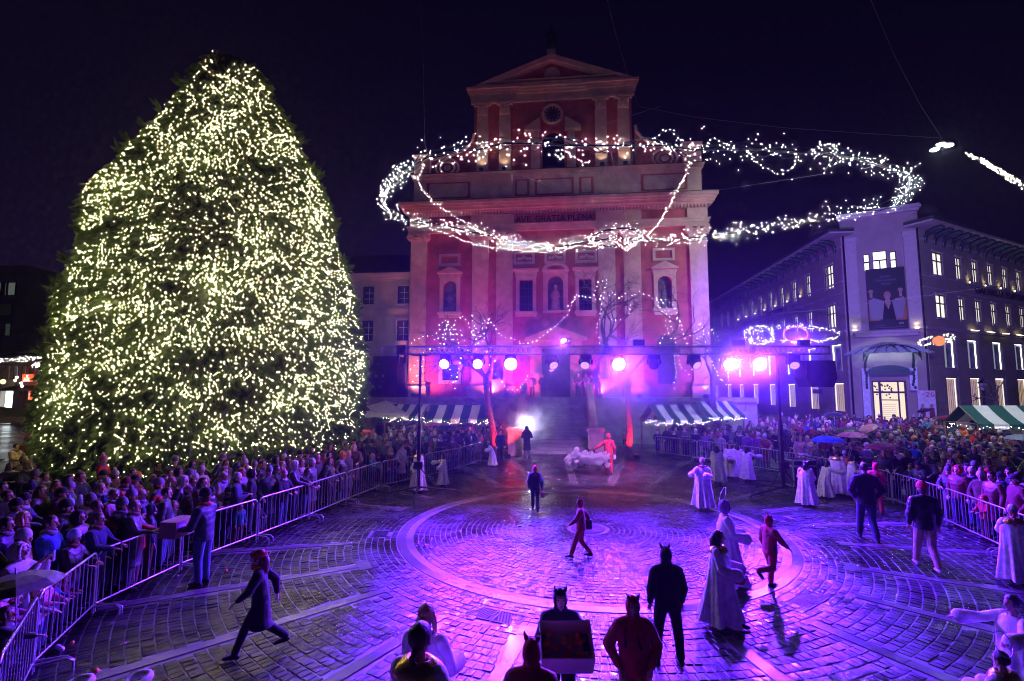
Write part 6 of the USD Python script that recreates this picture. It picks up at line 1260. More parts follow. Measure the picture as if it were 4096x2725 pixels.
crowd(1350, 1550, .3189, '''70,850 H:orange:dark grey;245,645 F:cream:black:135;105,735 S:dark:black:178;135,840 S:blond:dark grey;245,880 B:red:lilac:120:rail;450,550 B:cream:cream:140;380,620 L:grey:dark grey;475,625 S:dark:black;660,545 T:teal:dark grey;700,495 B:grey:beige;520,360 B:white:green::up;530,440 S:dark:black;640,420 B:black:black:190;800,505 H:black:navy;940,550 H:white:cream:140;655,690 T:navy:black;715,695 H:blue:navy:150;920,690 P:white:pink:150;1105,660 P:green:black:150;1225,675 T:white:dark grey:150;1290,630 B:lilac:black;1130,485 H:black:black;1220,515 S:dark:dark grey:178;1510,590 B:orange:white:140;1345,555 B:blue:black;1550,665 H:white:white:110:rail;1440,645 L:brown:brown;1690,550 B:lilac:grey;1570,510 H:grey:dark grey;1890,540 B:white:lilac:150;1770,575 L:brown:beige:150;1980,465 B:white:dark grey;500,700 L:brown:olive;570,780 B:grey:maroon:140:rail;440,870 L:blond:teal:130:rail;670,790 L:blond:brown:150;810,740 S:dark:white;1650,660 H:white:grey:105:rail;2050,490 H:black:black;1155,800 P:lilac:grey:110:rail;1380,840 B:grey:dark grey:110:rail;2040,560 S:dark:navy;1870,460 S:dark:black;1450,500 L:brown:dark grey;1000,480 S:brown:black;880,470 B:grey:dark grey;1350,380 P:black:pink::up''')
crowd(2600, 1550, .3189, '''630,440 B:white:purple;970,440 C:black:navy;1100,350 H:grey:purple::up;1410,460 H:white:dark grey;1990,450 B:blue:blue;2120,550 B:white:dark grey;1800,670 P:white:red:140:rail;1440,620 B:pale blue:maroon;1360,600 B:white:purple;890,610 P:lilac:lilac;570,550 B:white:navy;200,575 H:pink:pink:115:rail;1020,660 B:teal:dark grey:140;770,615 S:brown:dark grey:140;940,560 L:brown:navy;690,585 L:brown:purple;300,560 S:dark:black;430,520 L:brown:dark grey;500,540 L:dark:lilac:150:phone;830,420 H:grey:dark grey;1290,480 S:brown:navy;1550,400 L:brown:purple;1690,490 B:grey:navy;1760,540 S:dark:black;1870,460 H:beige:dark grey;1880,640 L:brown:beige;1970,640 L:blond:beige;2030,740 B:white:maroon:130;1220,590 S:dark:purple;1130,570 B:grey:navy;1580,560 S:brown:black;740,500 B:grey:black;340,430 L:brown:dark grey;1240,390 H:purple:purple;1850,360 S:dark:black;2170,380 H:white:grey;560,460 S:brown:dark grey;90,560 S:dark:navy:140;1480,520 B:maroon:navy;1920,750 S:brown:dark grey:130:rail''')
crowd(3250, 1550, .4145, '''525,570 B:white:dark grey;310,640 B:white:orange;800,595 P:pink:beige:165;790,690 S:brown:lilac:150:rail;800,450 B:white:grey;640,465 P:pink:dark grey;120,305 H:grey:black;160,335 H:white:navy;100,380 S:dark:black;700,380 P:blue:navy;660,395 S:brown:black;800,400 C:black:grey;985,500 B:yellow:dark grey;890,530 H:blue:navy;980,565 H:blue:blue:165;1135,480 P:white:orange:140;1155,585 N:dark:black;1095,320 B:pink:teal::up;1260,360 H:red:red:140;1265,500 B:white:dark grey;1335,480 P:cream:dark grey;1450,390 H:orange:orange::up;1460,490 S:brown:navy;1330,620 P:white:red:150;1170,650 B:grey:navy;1420,610 P:navy:dark grey;1240,625 S:dark:black;1730,410 B:beige:black;1810,440 P:white:black;1750,500 H:beige:beige;1820,560 N:dark:dark grey;1880,460 B:navy:dark grey;1700,620 S:brown:dark grey;1760,640 S:brown:brown;1870,715 B:yellow:black;1830,650 H:grey:dark grey;1340,725 L:dark:pink;1430,690 B:maroon:maroon;1100,690 H:dark grey:dark grey;1310,805 P:grey:dark grey:158:rail;1240,790 S:dark:black:140;1540,815 B:white:black:165:phone;1520,870 S:blond:lilac:130;1700,830 B:red:black:160;1820,870 B:black:black:160;1900,820 L:dark:black;1990,860 S:brown:lilac;1830,960 H:navy:navy:135:rail;2000,1000 B:pink:grey:140:chest;1020,750 B:navy:navy:150:rail;950,770 S:brown:black:135:rail;1190,850 T:red:navy:110:rail;1230,870 B:maroon:black:112;690,635 S:brown:black:175;750,640 L:blond:dark grey;1250,370 S:dark:navy;950,400 L:brown:black;1040,350 B:navy:black;1190,430 S:ginger:black;1020,460 S:brown:grey;1350,370 H:grey:dark grey;1620,480 L:dark:black;1580,450 H:red:red;1970,580 B:black:black;1560,600 L:dark:black;1640,560 C:dark grey:dark grey;1690,720 L:brown:brown;1400,800 H:red:maroon;1490,780 H:dark:black;1730,860 S:dark:maroon;1650,1080 H:red:red:110;440,510 L:dark:purple;370,560 S:brown:black;240,600 S:brown:black;580,400 B:grey:dark grey;350,300 H:black:maroon;930,640 L:brown:maroon;1620,860 L:brown:black:150;1940,640 S:dark:dark grey;1500,540 B:grey:black;1780,570 C:black:olive;1570,760 B:grey:dark grey''')
# the rest of each crowd, deeper in
GOT = [(c[0], c[1]) for c in CROWD]
def free(x, y, d): return min((x - a) ** 2 + (y - b) ** 2 for a, b in GOT) > d * d
FILL = []
tries = 0
while len(FILL) < 330 and tries < 30000:
    tries += 1
    if rnd.random() < .4:
        y = rnd.uniform(6.5, 33); x = np.interp(y, LFENCE[:, 1], LFENCE[:, 0]) - rnd.uniform(.35, 5.2 if y < 16 else 4.5)
        if x < -9.6 and math.hypot(x + 12.6, y - 21.6) < 6.3: continue
        if y > 26 and (x > -1.7 or x < -8 or y > 29.5): continue
        if math.hypot(x + 12.6, y - 21.6) < 5.6 or x / y < -1.1: continue
    else:
        y = rnd.uniform(11.5, 42); x = np.interp(y, RFENCE[:, 1], RFENCE[:, 0]) + rnd.uniform(.35, 15); 
        if y > 30.2: x = rnd.uniform(8 + (y - 30) * .3, 34)
        if x / y > 1.06 or (y > 30.3 and x < 12.2) or (24.5 < x and 25.9 < y < 29.5) or (30 < y < 35.5 and x < 16): continue
    if not free(x, y, .43): continue
    GOT.append((x, y)); FILL.append((x, y))
POSES = [('rail', 'rail'), ('down', 'down'), ('chest', 'chest'), ('pocket', 'pocket'), ('down', 'pocket')]
PH = {'phone': ('phone', 'phone'), 'reach': ('rail', 'reach'), 'rail': ('rail', 'rail'), 'chest': ('chest', 'chest'), 'up': ('carry', 'carry'), None: None}
HATW = {'beanie': '{} knitted hat', 'bobble': '{} bobble hat', 'short': 'short {} hair', 'long': 'long {} hair', 'hood': '{} hood up', 'cap': '{} cap', 'santa': '{} and white santa hat', 'flap': '{} earflap hat', 'stripe': '{} banded hat', 'band': '{} headband', 'bald': 'bald head'}
LABN, LABP = {}, []
for c in CROWD:
    x, y, lift, h, hat, hc_, coat, pose, u = c; left = x < 3
    F_ = LFENCE if left else RFENCE; i = int(np.clip(np.searchsorted(F_[:, 1], y) - 1, 0, len(F_) - 2)); off = abs(x - np.interp(y, F_[:, 1], F_[:, 0]))
    hd = HATW[hat].format('dark brown' if hc_ == 'dark' and hat in ('short', 'long') else hc_); sd = 'left' if left else 'right'; who = 'child' if h < 1.42 else 'person'
    if lift: lab = f'child with {hd}, {coat} jacket, riding on shoulders in the {sd} crowd'
    else:
        row_ = 'at' if off < .75 else ('close behind' if off < 1.7 else ('some rows behind' if off < 4 else 'far behind'))
        lab = f'{who}, {hd}, {coat} coat, {row_} {(LN if left else RN)[i]} {sd} barrier'
    k = LABN.get(lab, 0); LABN[lab] = k + 1
    c.append((lab, 'spectators behind the barriers', k))
n_c = 0
for c in CROWD:
    x, y, lift, h, hat, hc_, coat, pose, u = c[:9]; info = c[9]; left = x < 3
    lab = info[0]
    if len(info) == 3 and LABN[lab] > 1: lab += (', left of its double', ', right of its double', ', third of its kind')[min(info[2], 2)]
    child = h < 1.42; pp = PH.get(pose) or rnd.choice(POSES)
    typ = 'long' if (n_c % 3 == 0 and not pose) else 'jacket'
    pr = proto(pp[0], pp[1], 'stand' if pose != 'up' else 'sit', typ if pose != 'up' else 'jacket', 1.28 if child else 1.0)
    tgt = np.array([1.5, 12.]) if not left else np.array([3., 13.]); a = math.atan2(tgt[1] - y, tgt[0] - x) - PI / 2 + rnd.gauss(0, .28)
    z = 0
    if pose == 'up': z = lift + .0
    person((x, y, z), a, h if pose != 'up' else 1.3, pr, coat, rnd.choice(['black', 'jeans', 'navy', 'dark grey', 'jeans', 'brown']), hat, hc_, lab, info[1], hat2=('white' if hat in ('santa', 'stripe') else None), skin=rnd.randrange(4), hair=rnd.choice(['brown', 'dark', 'blond', 'brown']), puffer=(n_c % 2 == 0), scarf=rnd.choice([None, None, 'grey', 'white', 'maroon', 'lilac']) if hat != 'hood' else None, name='child' if (child or pose == 'up') else 'person'); n_c += 1

# everyone farther back: too many to pick apart, one crowd
ci = UsdGeom.PointInstancer.Define(stage, '/World/crowd'); tag(ci, 'dense crowd in dark winter clothes filling the square behind the front rows', 'crowd', kind='stuff'); pts = []
for k in range(14):
    hat, hc_ = [('beanie', 'black'), ('hood', 'navy'), ('short', 'dark'), ('bobble', 'white'), ('long', 'brown'), ('beanie', 'grey'), ('hood', 'black'), ('short', 'brown'), ('beanie', 'lilac'), ('hood', 'dark grey'), ('long', 'blond'), ('beanie', 'maroon'), ('beanie', 'white'), ('cap', 'black')][k]; coat = ['black', 'navy', 'dark grey', 'brown', 'black', 'olive', 'maroon'][k % 7]
    x = UsdGeom.Xform.Define(stage, f'/World/crowd/prototypes/spectator_{k:03d}').GetPrim(); pr = proto(*POSES[k % 5], 'stand', ('long', 'jacket')[k % 2])
    for n_, vf, m_ in [('body', pr['body'], SKINS[k % 4]), ('eyes', pr['eyes'], M_eye), ('coat', pr['coat'], fab(coat, k % 2 == 0)), ('trousers', pr['trousers'], fab('navy'))] + [(a, b, fab({'main': hc_, 'second': hc_, 'hair': 'brown'}[r_])) for a, b, r_ in headgear(hat, 1., pr['hc'])]: define(x, n_, vf[0], vf[1], m_, True)
    pts.append(x.GetPath())
ci.CreatePrototypesRel().SetTargets(pts); q_ = []
for x, y in FILL: a = (math.atan2(12.5 - y, 2.2 - x) - PI / 2 + rnd.gauss(0, .3)) / 2; q_.append(Gf.Quath(math.cos(a), 0, 0, math.sin(a)))
ci.CreateProtoIndicesAttr(Vt.IntArray([rnd.randrange(14) for _ in FILL])); ci.CreatePositionsAttr(Vt.Vec3fArray([Gf.Vec3f(float(x), float(y), 0) for x, y in FILL])); ci.CreateOrientationsAttr(Vt.QuathArray(q_)); ci.CreateScalesAttr(Vt.Vec3fArray([Gf.Vec3f(rnd.uniform(.88, 1.06)) for _ in FILL]))
# ---------------------------------------------------------------- performers and helpers in the square
def stand_at(uv): p = Gd(*uv); return (float(p[0]), float(p[1]), 0.)
def tall(uv, vtop):
    p = Gd(*uv); d = ray(uv[0] * DS, vtop * DS); return float(CAMH + d[2] / d[1] * p[1])
def toward(pos, tgt): return math.atan2(tgt[1] - pos[1], tgt[0] - pos[0]) - PI / 2
CAMP = (0., 0.)
def act(uv, vtop, face, pr, coat, tr_, hat, hatc, label, dh=0., **k):
    pos = stand_at(uv); h = tall(uv, vtop) - dh; rz = toward(pos, face) if isinstance(face, tuple) else math.radians(face)
    return person(pos, rz, max(.9, h), pr, coat, tr_, hat, hatc, label, **k), pos, rz, h / 1.75
def held(name, label, cat, pos, rz, s, local, tilt=0):
    c, q = math.cos(rz), math.sin(rz); x, y, z = np.array(local) * s
    t = UsdGeom.Xform.Define(stage, fresh('/World', name)); t.AddTranslateOp().Set(Gf.Vec3d(float(pos[0] + c * x - q * y), float(pos[1] + q * x + c * y), float(pos[2] + z))); t.AddRotateZOp().Set(math.degrees(rz))
    if tilt: t.AddRotateXOp().Set(-tilt)
    t.AddScaleOp().Set(Gf.Vec3f(s)); return tag(t, label, cat)
P_ = proto
SUIT = lambda a, b, l='stand', lean=0.: P_(a, b, l, 'suit', 1., lean, True)
ROBE = lambda a, b, l='stand', lean=0., hs=1.: P_(a, b, l, 'robe', hs, lean, True)
act((1213, 1055), 981, (2, 40), P_('chest', 'chest', 'stand', 'long', 1., 0., True), 'black', 'grey', 'hood', 'black', 'person in long dark coat with fur collar, a black outline before the glowing smoke', extra=['furhood'])
_, ps, rz, s = act((1402, 1093), 994, (6, 60), SUIT('side', 'down'), 'red', 'red', 'devil', 'red', 'person in red horned suit seen from behind, blowing white smoke from a handheld machine', dh=.1)
t = held('smoke_machine', 'black handheld smoke machine in the left hand of the red figure', 'smoke machine', ps, rz, s, (-.72, .1, .98)); MB().box(-.14, .12, -.09, .09, -.06, .08).build('tank', M_blackm, t); MB().tube([(-.12, 0, 0), (-.34, .02, .0)], [.05, .035], 8).build('nozzle', M_blackm, t); MB().tube([(.0, 0, .08), (.02, 0, .14), (.1, 0, .14), (.1, 0, .08)], .015, 5).build('handle', M_blackm, t)
t = held('bottle', 'pale plastic bottle in the right hand of the red figure with smoke', 'bottle', ps, rz, s, (.27, .12, .78)); MB().lathe([(.0, -.13), (.05, -.13), (.052, .04), (.02, .09), (.02, .12), (0, .12)], n=10).build('bottle_body', paint('pale_plastic', (.5, .5, .6), .3), t, True); MB().lathe([(.022, .1), (.022, .135), (0, .135)], n=8).build('cap', M_blackm, t)
_, ps, rz, s = act((1232, 1178), 1066, (2.2, 60), P_('down', 'back', 'walk', 'jacket', 1., 0., True), 'navy', 'navy', 'devil', 'red', 'person in dark jacket and red horned hood walking away towards the stairs', dh=.08)
t = held('bag', 'small pink bag in the hand of the walker in the red hood', 'bag', ps, rz, s, (.28, -.24, .72)); MB().man(Mf.batch_hull([sp((x, y, z), .03) for x in (-.04, .04) for y in (-.09, .09) for z in (-.08, .06)])).build('pouch', fab('pink'), t, True); MB().tube([(0, -.08, .08), (0, -.05, .17), (0, .05, .17), (0, .08, .08)], .01, 5).build('strap', fab('pink'), t)
act((962, 1133), 1032, (-7, 15), ROBE('rail', 'down'), 'white', 'grey', 'short', 'dark', 'angel in white cape and gold collar half hidden by the black mast', extra=['collar'], hair='dark')
act((1019, 1119), 1040, (-7, 19), ROBE('fwd', 'out'), 'white', 'white', 'long', 'brown', 'angel in white robe with gold collar and wire halo handing sweets at the left barriers', dh=.1, extra=['collar', 'halo'])
act((1133, 1074), 1016, (-9, 23), ROBE('rail', 'rail', 'stand', .5), 'white', 'black', 'beanie', 'white', 'angel in white robe bending to the farthest left barriers')
act((1620, 1172), 1056, (2.5, 0), ROBE('chest', 'out', 'walk'), 'white', 'cream', 'beanie', 'white', 'angel in pink-lit white robe and white hat walking towards the camera', extra=['halo'], scarf='pink')
for uv, vt, fc, a, b, lab, k in (((1652, 1112), 1026, (9, 22), 'carry', 'carry', 'angel in white robe at the left of the group of four', {}), ((1682, 1101), 1020, (3, 5), 'low', 'low', 'angel in white robe holding a dark basket within the group of four', {}), ((1700, 1096), 1022, (12, 30), 'down', 'down', 'angel with dark hair seen from behind within the group of four', {}), ((1722, 1107), 1028, (14, 24), 'down', 'out', 'angel in white robe reaching right at the end of the group of four', {})):
    _, ps, rz, s = act(uv, vt, fc, ROBE(a, b), 'white', 'white', 'long', 'dark', lab, **k)
    if 'basket' in lab:
        t = held('basket', 'dark wicker basket held by an angel of the group of four', 'basket', ps, rz, s, (0, .42, .9)); MB().lathe([(.0, -.1), (.13, -.1), (.17, .06), (.15, .06)], n=14).build('bowl', M_wood, t); MB().tube([(.16 * math.cos(a_), 0, .05 + .2 * math.sin(a_)) for a_ in np.linspace(0, PI, 9)], .012, 5).build('handle', M_wood, t)
act((1858, 1166), 1054, (14, 22), ROBE('carry', 'carry'), 'white', 'white', 'long', 'dark', 'angel in long white robe beside the flight case, turned to the right', extra=['halo'], dh=.1)
act((1900, 1147), 1068, (14.5, 19), ROBE('fwd', 'out', 'walk', .45), 'white', 'white', 'long', 'dark', 'angel in white robe bending forward with an outstretched arm', dh=-.1)
act((1930, 1141), 1036, (15, 21), ROBE('carry', 'down'), 'white', 'white', 'short', 'brown', 'angel in white cape with gold collar seen from behind at the right barriers', extra=['collar'])
_, ps, rz, s = act((1966, 1146), 1040, (13, 18), ROBE('carry', 'carry'), 'white', 'white', 'long', 'dark', 'angel with halo carrying pink baskets at the right barriers', extra=['halo', 'collar'], dh=.1)
for k, lab in enumerate(('pink basket on the arm of an angel by the right barriers, upper one', 'pink basket on the arm of an angel by the right barriers, lower one')):
    t = held('basket', lab, 'basket', ps, rz, s, (-.25 + .5 * k, .45, .95 - .2 * k)); MB().lathe([(0, -.1), (.12, -.1), (.17, .07), (.15, .07)], n=14).build('bowl', fab('pink'), t); MB().tube([(.16 * math.cos(a_), 0, .06 + .2 * math.sin(a_)) for a_ in np.linspace(0, PI, 9)], .012, 5).build('handle', fab('pink'), t)
act((2000, 1246), 1066, (13.5, 25), P_('pocket', 'pocket', 'walk', 'jacket', 1., 0., True), 'black', 'navy', 'short', 'dark', 'tall person in black jacket and dark jeans with the back turned, right of the ring')
act((2022, 1185), 1066, (14, 19), SUIT('carry', 'carry'), 'red', 'red', 'devil', 'red', 'person in red suit behind the tall dark-clad person at the right barriers')
act((2137, 1313), 1112, (14, 24), P_('down', 'down', 'walk', 'jacket', 1., 0., True), 'black', 'beige', 'beanie', 'red', 'person in black puffer jacket, red hat and light trousers walking along the right barriers', puffer=True, shoes='white')
act((2346, 1345), 1166, (13, 14), ROBE('rail', 'down'), 'white', 'black', 'stripe', 'white', 'angel in white cape with gold collar and a braid, cut by the right edge', extra=['collar', 'braid'], hat2='lilac', hair='ginger')
act((2352, 1640), 1372, (-3, 6.5), ROBE('out', 'out', 'stand'), 'white', 'white', 'short', 'purple', 'angel with an arm stretched out to the left at the lower right corner')
act((2330, 1795), 1478, (3, 12), ROBE('rail', 'rail'), 'white', 'white', 'short', 'dark', 'dark-haired angel with wire halo and gold collar cut by the lower right corner', extra=['collar', 'halo'], hair='dark', dh=.1)
_, ps, rz, s = act((1338, 1284), 1140, (-6, 13.2), SUIT('fwd', 'back', 'walk'), 'red', 'red', 'devil', 'red', 'person in red horned suit striding left across the middle of the ring', dh=.08)
t = held('bag', 'dark shoulder bag at the hip of the striding red figure', 'bag', ps, rz, s, (.24, -.16, .95)); MB().man(Mf.batch_hull([sp((x, y, z), .03) for x in (-.05, .05) for y in (-.15, .15) for z in (-.13, .1)])).build('pouch', fab('dark grey'), t, True); MB().tube([(0, -.12, .12), (-.1, -.02, .36), (-.12, .08, .4)], .014, 5).build('strap', fab('dark grey'), t)
act((1540, 1530), 1250, (2.2, 30), SUIT('down', 'down', 'wide'), 'black', 'black', 'devil', 'black', 'person in black horned suit standing in the foreground with the back turned', dh=.06)
_, ps, rz, s = act((1660, 1442), 1222, (9, 5.5), ROBE('carry', 'carry', 'walk'), 'white', 'white', 'long', 'dark', 'angel in white robe and dark hat striding over the lower edge of the ring', extra=['collar'])
t = held('basket', 'small red basket carried by the striding angel at the ring', 'basket', ps, rz, s, (-.3, .3, .85)); MB().lathe([(0, -.1), (.11, -.1), (.15, .07), (.13, .07)], n=14).build('bowl', fab('rust'), t); MB().tube([(.14 * math.cos(a_), 0, .06 + .18 * math.sin(a_)) for a_ in np.linspace(0, PI, 9)], .012, 5).build('handle', fab('rust'), t)
act((1676, 1352), 1148, (12, 9), ROBE('carry', 'carry', 'walk'), 'white', 'white', 'hood', 'lilac', 'tall angel in white robe behind the striding angel, halo askew', extra=['halo'], dh=.05)
act((1776, 1354), 1180, (12, 12.1), SUIT('down', 'fwd', 'run'), 'red', 'red', 'devil', 'red', 'person in red suit running to the right with one leg kicked back', dh=.06)
# foreground
_, ps, rz, s = act((1292, 1692), 1340, (.6, 0), SUIT('brace', 'brace'), 'black', 'black', 'devil', 'black', 'person in black horned suit facing the camera and holding an open box of tangerines', dh=.08)
t = held('box', 'open white cardboard box half full of tangerines held by the black figure', 'box', ps, rz, s, (-.02, .44, 1.27), 34)
m = MB(); w, d_, hh = .3, .22, .3
for a, b in (((-w, -d_), (w, -d_)), ((w, -d_), (w, d_)), ((w, d_), (-w, d_)), ((-w, d_), (-w, -d_))):
    x0, x1 = sorted((a[0], b[0])); y0, y1 = sorted((a[1], b[1])); m = MB(); m.box(x0 - (.006 if x0 == x1 else 0), x1 + (.006 if x0 == x1 else 0), y0 - (.006 if y0 == y1 else -.007), y1 + (.006 if y0 == y1 else -.007), -hh / 2, hh / 2); m.build('side', paint('white_card', (.5, .48, .47), .7), t)
MB().box(-w + .008, w - .008, -d_ + .008, d_ - .008, -hh / 2, -hh / 2 + .008).build('bottom', paint('white_card', (0, 0, 0)), t)
for k in range(26):
    a = (rnd.uniform(-.25, .25), rnd.uniform(-.17, .17)); f_ = held('tangerine', 'tangerine heaped in the open box of the black figure', 'fruit', ps, rz, s, (lambda l: (-.02 + a[0], .44 + a[1] * math.cos(.593) + l * math.sin(.593), 1.27 - a[1] * math.sin(.593) + l * math.cos(.593)))(-.1 + rnd.choice((0, .05, .09)))); tag(f_, group='tangerines in the box'); MB().ball((0, 0, 0), (.036, .036, .031), 9, 7).build('peel', paint('peel_0', (0, 0, 0)), f_, True)
act((1225, 1925), 1447, (1.5, 12), SUIT('down', 'down'), 'red', 'red', 'devil', 'red', 'person in red horned suit seen from behind at the bottom edge', dh=.1)
act((1463, 1712), 1360, (1.0, 0), SUIT('pocket', 'pocket'), 'red', 'red', 'devil', 'red', 'person in red horned suit facing the camera in the foreground', dh=.06)
act((596, 1508), 1268, (-9, 6.2), P_('fwd', 'back', 'stride', 'long', 1.15, .12, True), 'black', 'black', 'band', 'red', 'person in dark coat, red headband and orange scarf running on the left', scarf='orange', hair='maroon')
act((975, 1800), 1392, (2.4, 16), ROBE('carry', 'carry'), 'white', 'white', 'long', 'blond', 'taller angel of the pair seen from behind at the bottom edge', hair='brown')
act((958, 1960), 1440, (1., 10), ROBE('fwd', 'carry', 'stand', 0, 1.1), 'white', 'white', 'short', 'brown', 'smaller angel of the pair with braids and gold collar at the bottom edge', extra=['collar', 'braid'], hair='brown')
for u, lab in ((180, 'child with a fluffy white halo at the lower left corner, left one'), (316, 'child with a fluffy white halo at the lower left corner, right one')):
    p = Gd(u, 1542 if u > 200 else 1552, 1.42); person((p[0], p[1], 0), toward(p, (2, 12)), 1.24, ROBE('down', 'down', 'stand', 0, 1.2), 'white', 'white', 'short', 'brown', lab, extra=['fluff'], name='child')
_, ps, rz, s = act((462, 1346), 1128, (-8.5, 10.7), P_('carry', 'carry', 'stand', 'jacket', 1., 0., True), 'navy', 'jeans', 'beanie', 'black', 'person in dark blue puffer jacket and jeans holding a carton over the left barriers', puffer=True, scarf='red')
t = held('carton', 'brown cardboard carton with a white label held at the left barriers', 'carton', ps, rz, s, (-.02, .52, 1.05)); MB().box(-.26, .26, -.17, .17, -.15, .15).build('box', paint('cardboard', (.3, .2, .13), .8), t)
for x in (-.172, .172): MB().box(-.2, -.02, min(x, x * 1.012), max(x, x * 1.012), -.02, .09).build('label', M_wht, t)
act((1438, 1024), 988, (2, 12), P_('low', 'low', 'sit', 'jacket', 1.1, 0., False), 'pink', 'navy', 'beanie', 'white', 'child in a pink jacket sitting at the edge of the right crowd', name='child')
# people on the terrace and the stairs
for i, (uv, z, lab) in enumerate([((846, 855), TZ, 'dark figure by the convent door on the terrace, leftmost'), ((866, 850), TZ, 'dark figure by the convent door on the terrace, second from the left'), ((882, 852), TZ, 'dark figure by the convent door on the terrace, next to the speaker tower'), ((1070, 930), 1.6, 'child in a pointed pale hat behind the wide striped stall'), ((1090, 922), 1.7, 'person beside the child with the pointed hat behind the stall'),
                                 ((1348, 862), TZ, 'person in a pale jacket at the top right of the church stairs'), ((1360, 860), TZ, 'dark figure before the bright niche statue, left one'), ((1378, 858), TZ, 'dark figure before the bright niche statue, right one'), ((1225, 872), TZ, 'purple-lit person at the top left of the church stairs'), ((1250, 868), TZ, 'purple-lit person at the church door, left one'), ((1330, 868), TZ, 'purple-lit person at the church door, right one')]):
    Y = 37.0 if z == TZ else 33.4; d = ray(uv[0] * DS, uv[1] * DS); p = np.array([0, 0, CAMH]) + d * (Y / d[1]); person((p[0], Y, z if z == TZ else 1.35), toward(p, (2, 10)), 1.7 if i != 3 else 1.25, P_(*POSES[i % 5]), ['black', 'navy', 'black', 'pink', 'dark grey', 'lilac', 'black', 'black', 'grey', 'navy', 'grey'][i], 'black', ['short', 'hood', 'long', 'beanie', 'beanie', 'beanie', 'hood', 'long', 'hood', 'short', 'beanie'][i], ['dark', 'black', 'dark', 'white', 'grey', 'white', 'black', 'dark', 'grey', 'brown', 'white'][i], lab)
pl = thing('stall_platform', 'low stone step beside the stairs where two people stand behind the stall', 'step', tuple(ch(-5.4, -4.2, 0)), CH_R); MB().box(-2.2, 2.2, -1., 1.2, 0, 1.34).build('slab', M_stone, pl); MB().box(-2.25, 2.25, -1.05, 1.25, 1.345, 1.35).build('coping', M_cream, pl)
# phones held up
for c in CROWD:
    if c[7] == 'phone':
        x, y, _, h = c[:4]; a = math.atan2(12.5 - y, 2.5 - x) - PI / 2; t = thing('phone', f'phone held up by the spectator with {HATW[c[4]].format(c[5])} in the {"left" if x < 3 else "right"} crowd', 'phone', (x - math.sin(a) * .42 * h / 1.75, y + math.cos(a) * .42 * h / 1.75, 1.52 * h / 1.75), a)
        MB().box(-.038, .038, -.006, .004, -.075, .075).build('case', fab('lilac'), t); MB().box(-.034, .034, -.0085, -.0065, -.07, .07).build('screen', glow('phone_screen', (.5, .7, 1.), .35), t)
# ---------------------------------------------------------------- light of the lamps in the picture
VIO = (.095, .006, 1.)
for p, a, c, w in LAMP_AT: spot(('/World', 'stage_lamp_light'), p, p + a + np.array([.12, 0, 0]), VIO, 3300 * w, 62, .6, .1)
# floodlights standing before the church: warm at the left, magenta in the middle, violet at the right
M_flood = glow('flood_lens', (1., .35, .6), 4.)
FL_ = [(-10.6, (1., .17, .1), 330, 'left'), (-5.3, (1., .11, .1), 290, 'second'), (-2.9, (1., .06, .2), 320, 'third'), (2.8, (.85, .04, .5), 340, 'fourth'), (5.6, (.55, .03, .8), 270, 'fifth'), (10.2, (.4, .04, 1.), 240, 'right')]
def flood(label, pos, aim, col, w, cone=70, soft=.7):
    t = thing('floodlight', label, 'floodlight', pos); MB().box(-.16, .16, -.1, .1, 0, .22).build('housing', M_blackm, t); MB().box(-.13, .13, -.09, .09, .221, .226).build('lens', paint('flood_glass', (.2, .1, .12), .2), t)
    spot(('/World', 'floodlight_light'), np.array(pos) + (0, 0, .33), aim, col, w, cone, soft, .08)
for s, c, w, nm in FL_: flood(f'small black floodlight on the church terrace, {nm} of the row' if nm in ('left', 'right') else f'small black floodlight on the church terrace, {nm} from the left', ch(s, -2.0, TZ), ch(s * .95, 0, 7.), c, w)
for i, s in enumerate((-11.23, -4.3, 3.65, 10.5)): flood(('pale uplight at the foot of the outermost left church pilaster', 'pale uplight at the foot of the third church pilaster', 'pale uplight at the foot of the fourth church pilaster', 'pale uplight at the foot of the outermost right church pilaster')[i], ch(s, -1.0, TZ + .02), ch(s, -.3, 9), (1., .85, .6) if i != 1 else (1., .6, .75), 75, 34, .5)
for i, s in enumerate(UP): flood(f'small uplight on the church ledge under the {("first", "second", "third", "fourth")[i]} upper pilaster', ch(s, -.28, 21.26), ch(s, .16, 24.2), (1., .86, .6), 16, 46, .6)
for i, (b, a) in enumerate((((b1[0] + .75, 28.2, 0), (b1[0], 29., 3)), ((b2[0] + .2, 27.9, 0), (b2[0], 29., 3.2)))): flood(('red uplight at the foot of the bare tree left of the stairs', 'red uplight at the foot of the tall bare tree')[i], b, a, (1., .025, .02), 420, 56, .5)
# wash over the right crowd and the store from two lamps on the right end of the truss
for i, (u, aim, w) in enumerate(((1700, (24, 30, 1.5), 1300), (1850, (36.5, 62, 11), 26000))):
    p = Ad(u, 795, TY + .25); t = thing('stage_lamp', ('flat wash lamp on the truss turned to the right crowd', 'flat wash lamp on the truss turned to the department store')[i], 'stage lamp', (p[0], p[1], TZ1 + .03)); MB().box(-.2, .2, -.1, .1, 0, .24).build('housing', M_blackm, t); MB().box(-.17, .17, .101, .106, .03, .21).build('lens', paint('flood_glass', (0, 0, 0)), t)
    spot(('/World', 'stage_lamp_light'), np.array([p[0], p[1] + .18, TZ1 + .2]), aim, (.16, .03, 1.), w, 70 if i == 0 else 30, .8, .1)
p = Ad(1300, 795, TY - .3); t = thing('stage_lamp', 'flat wash lamp on the truss turned to the left crowd', 'stage lamp', (p[0], p[1], TZ1 + .03)); MB().box(-.2, .2, -.1, .1, 0, .24).build('housing', M_blackm, t); MB().box(-.17, .17, -.106, -.101, .03, .21).build('lens', paint('flood_glass', (0, 0, 0)), t)
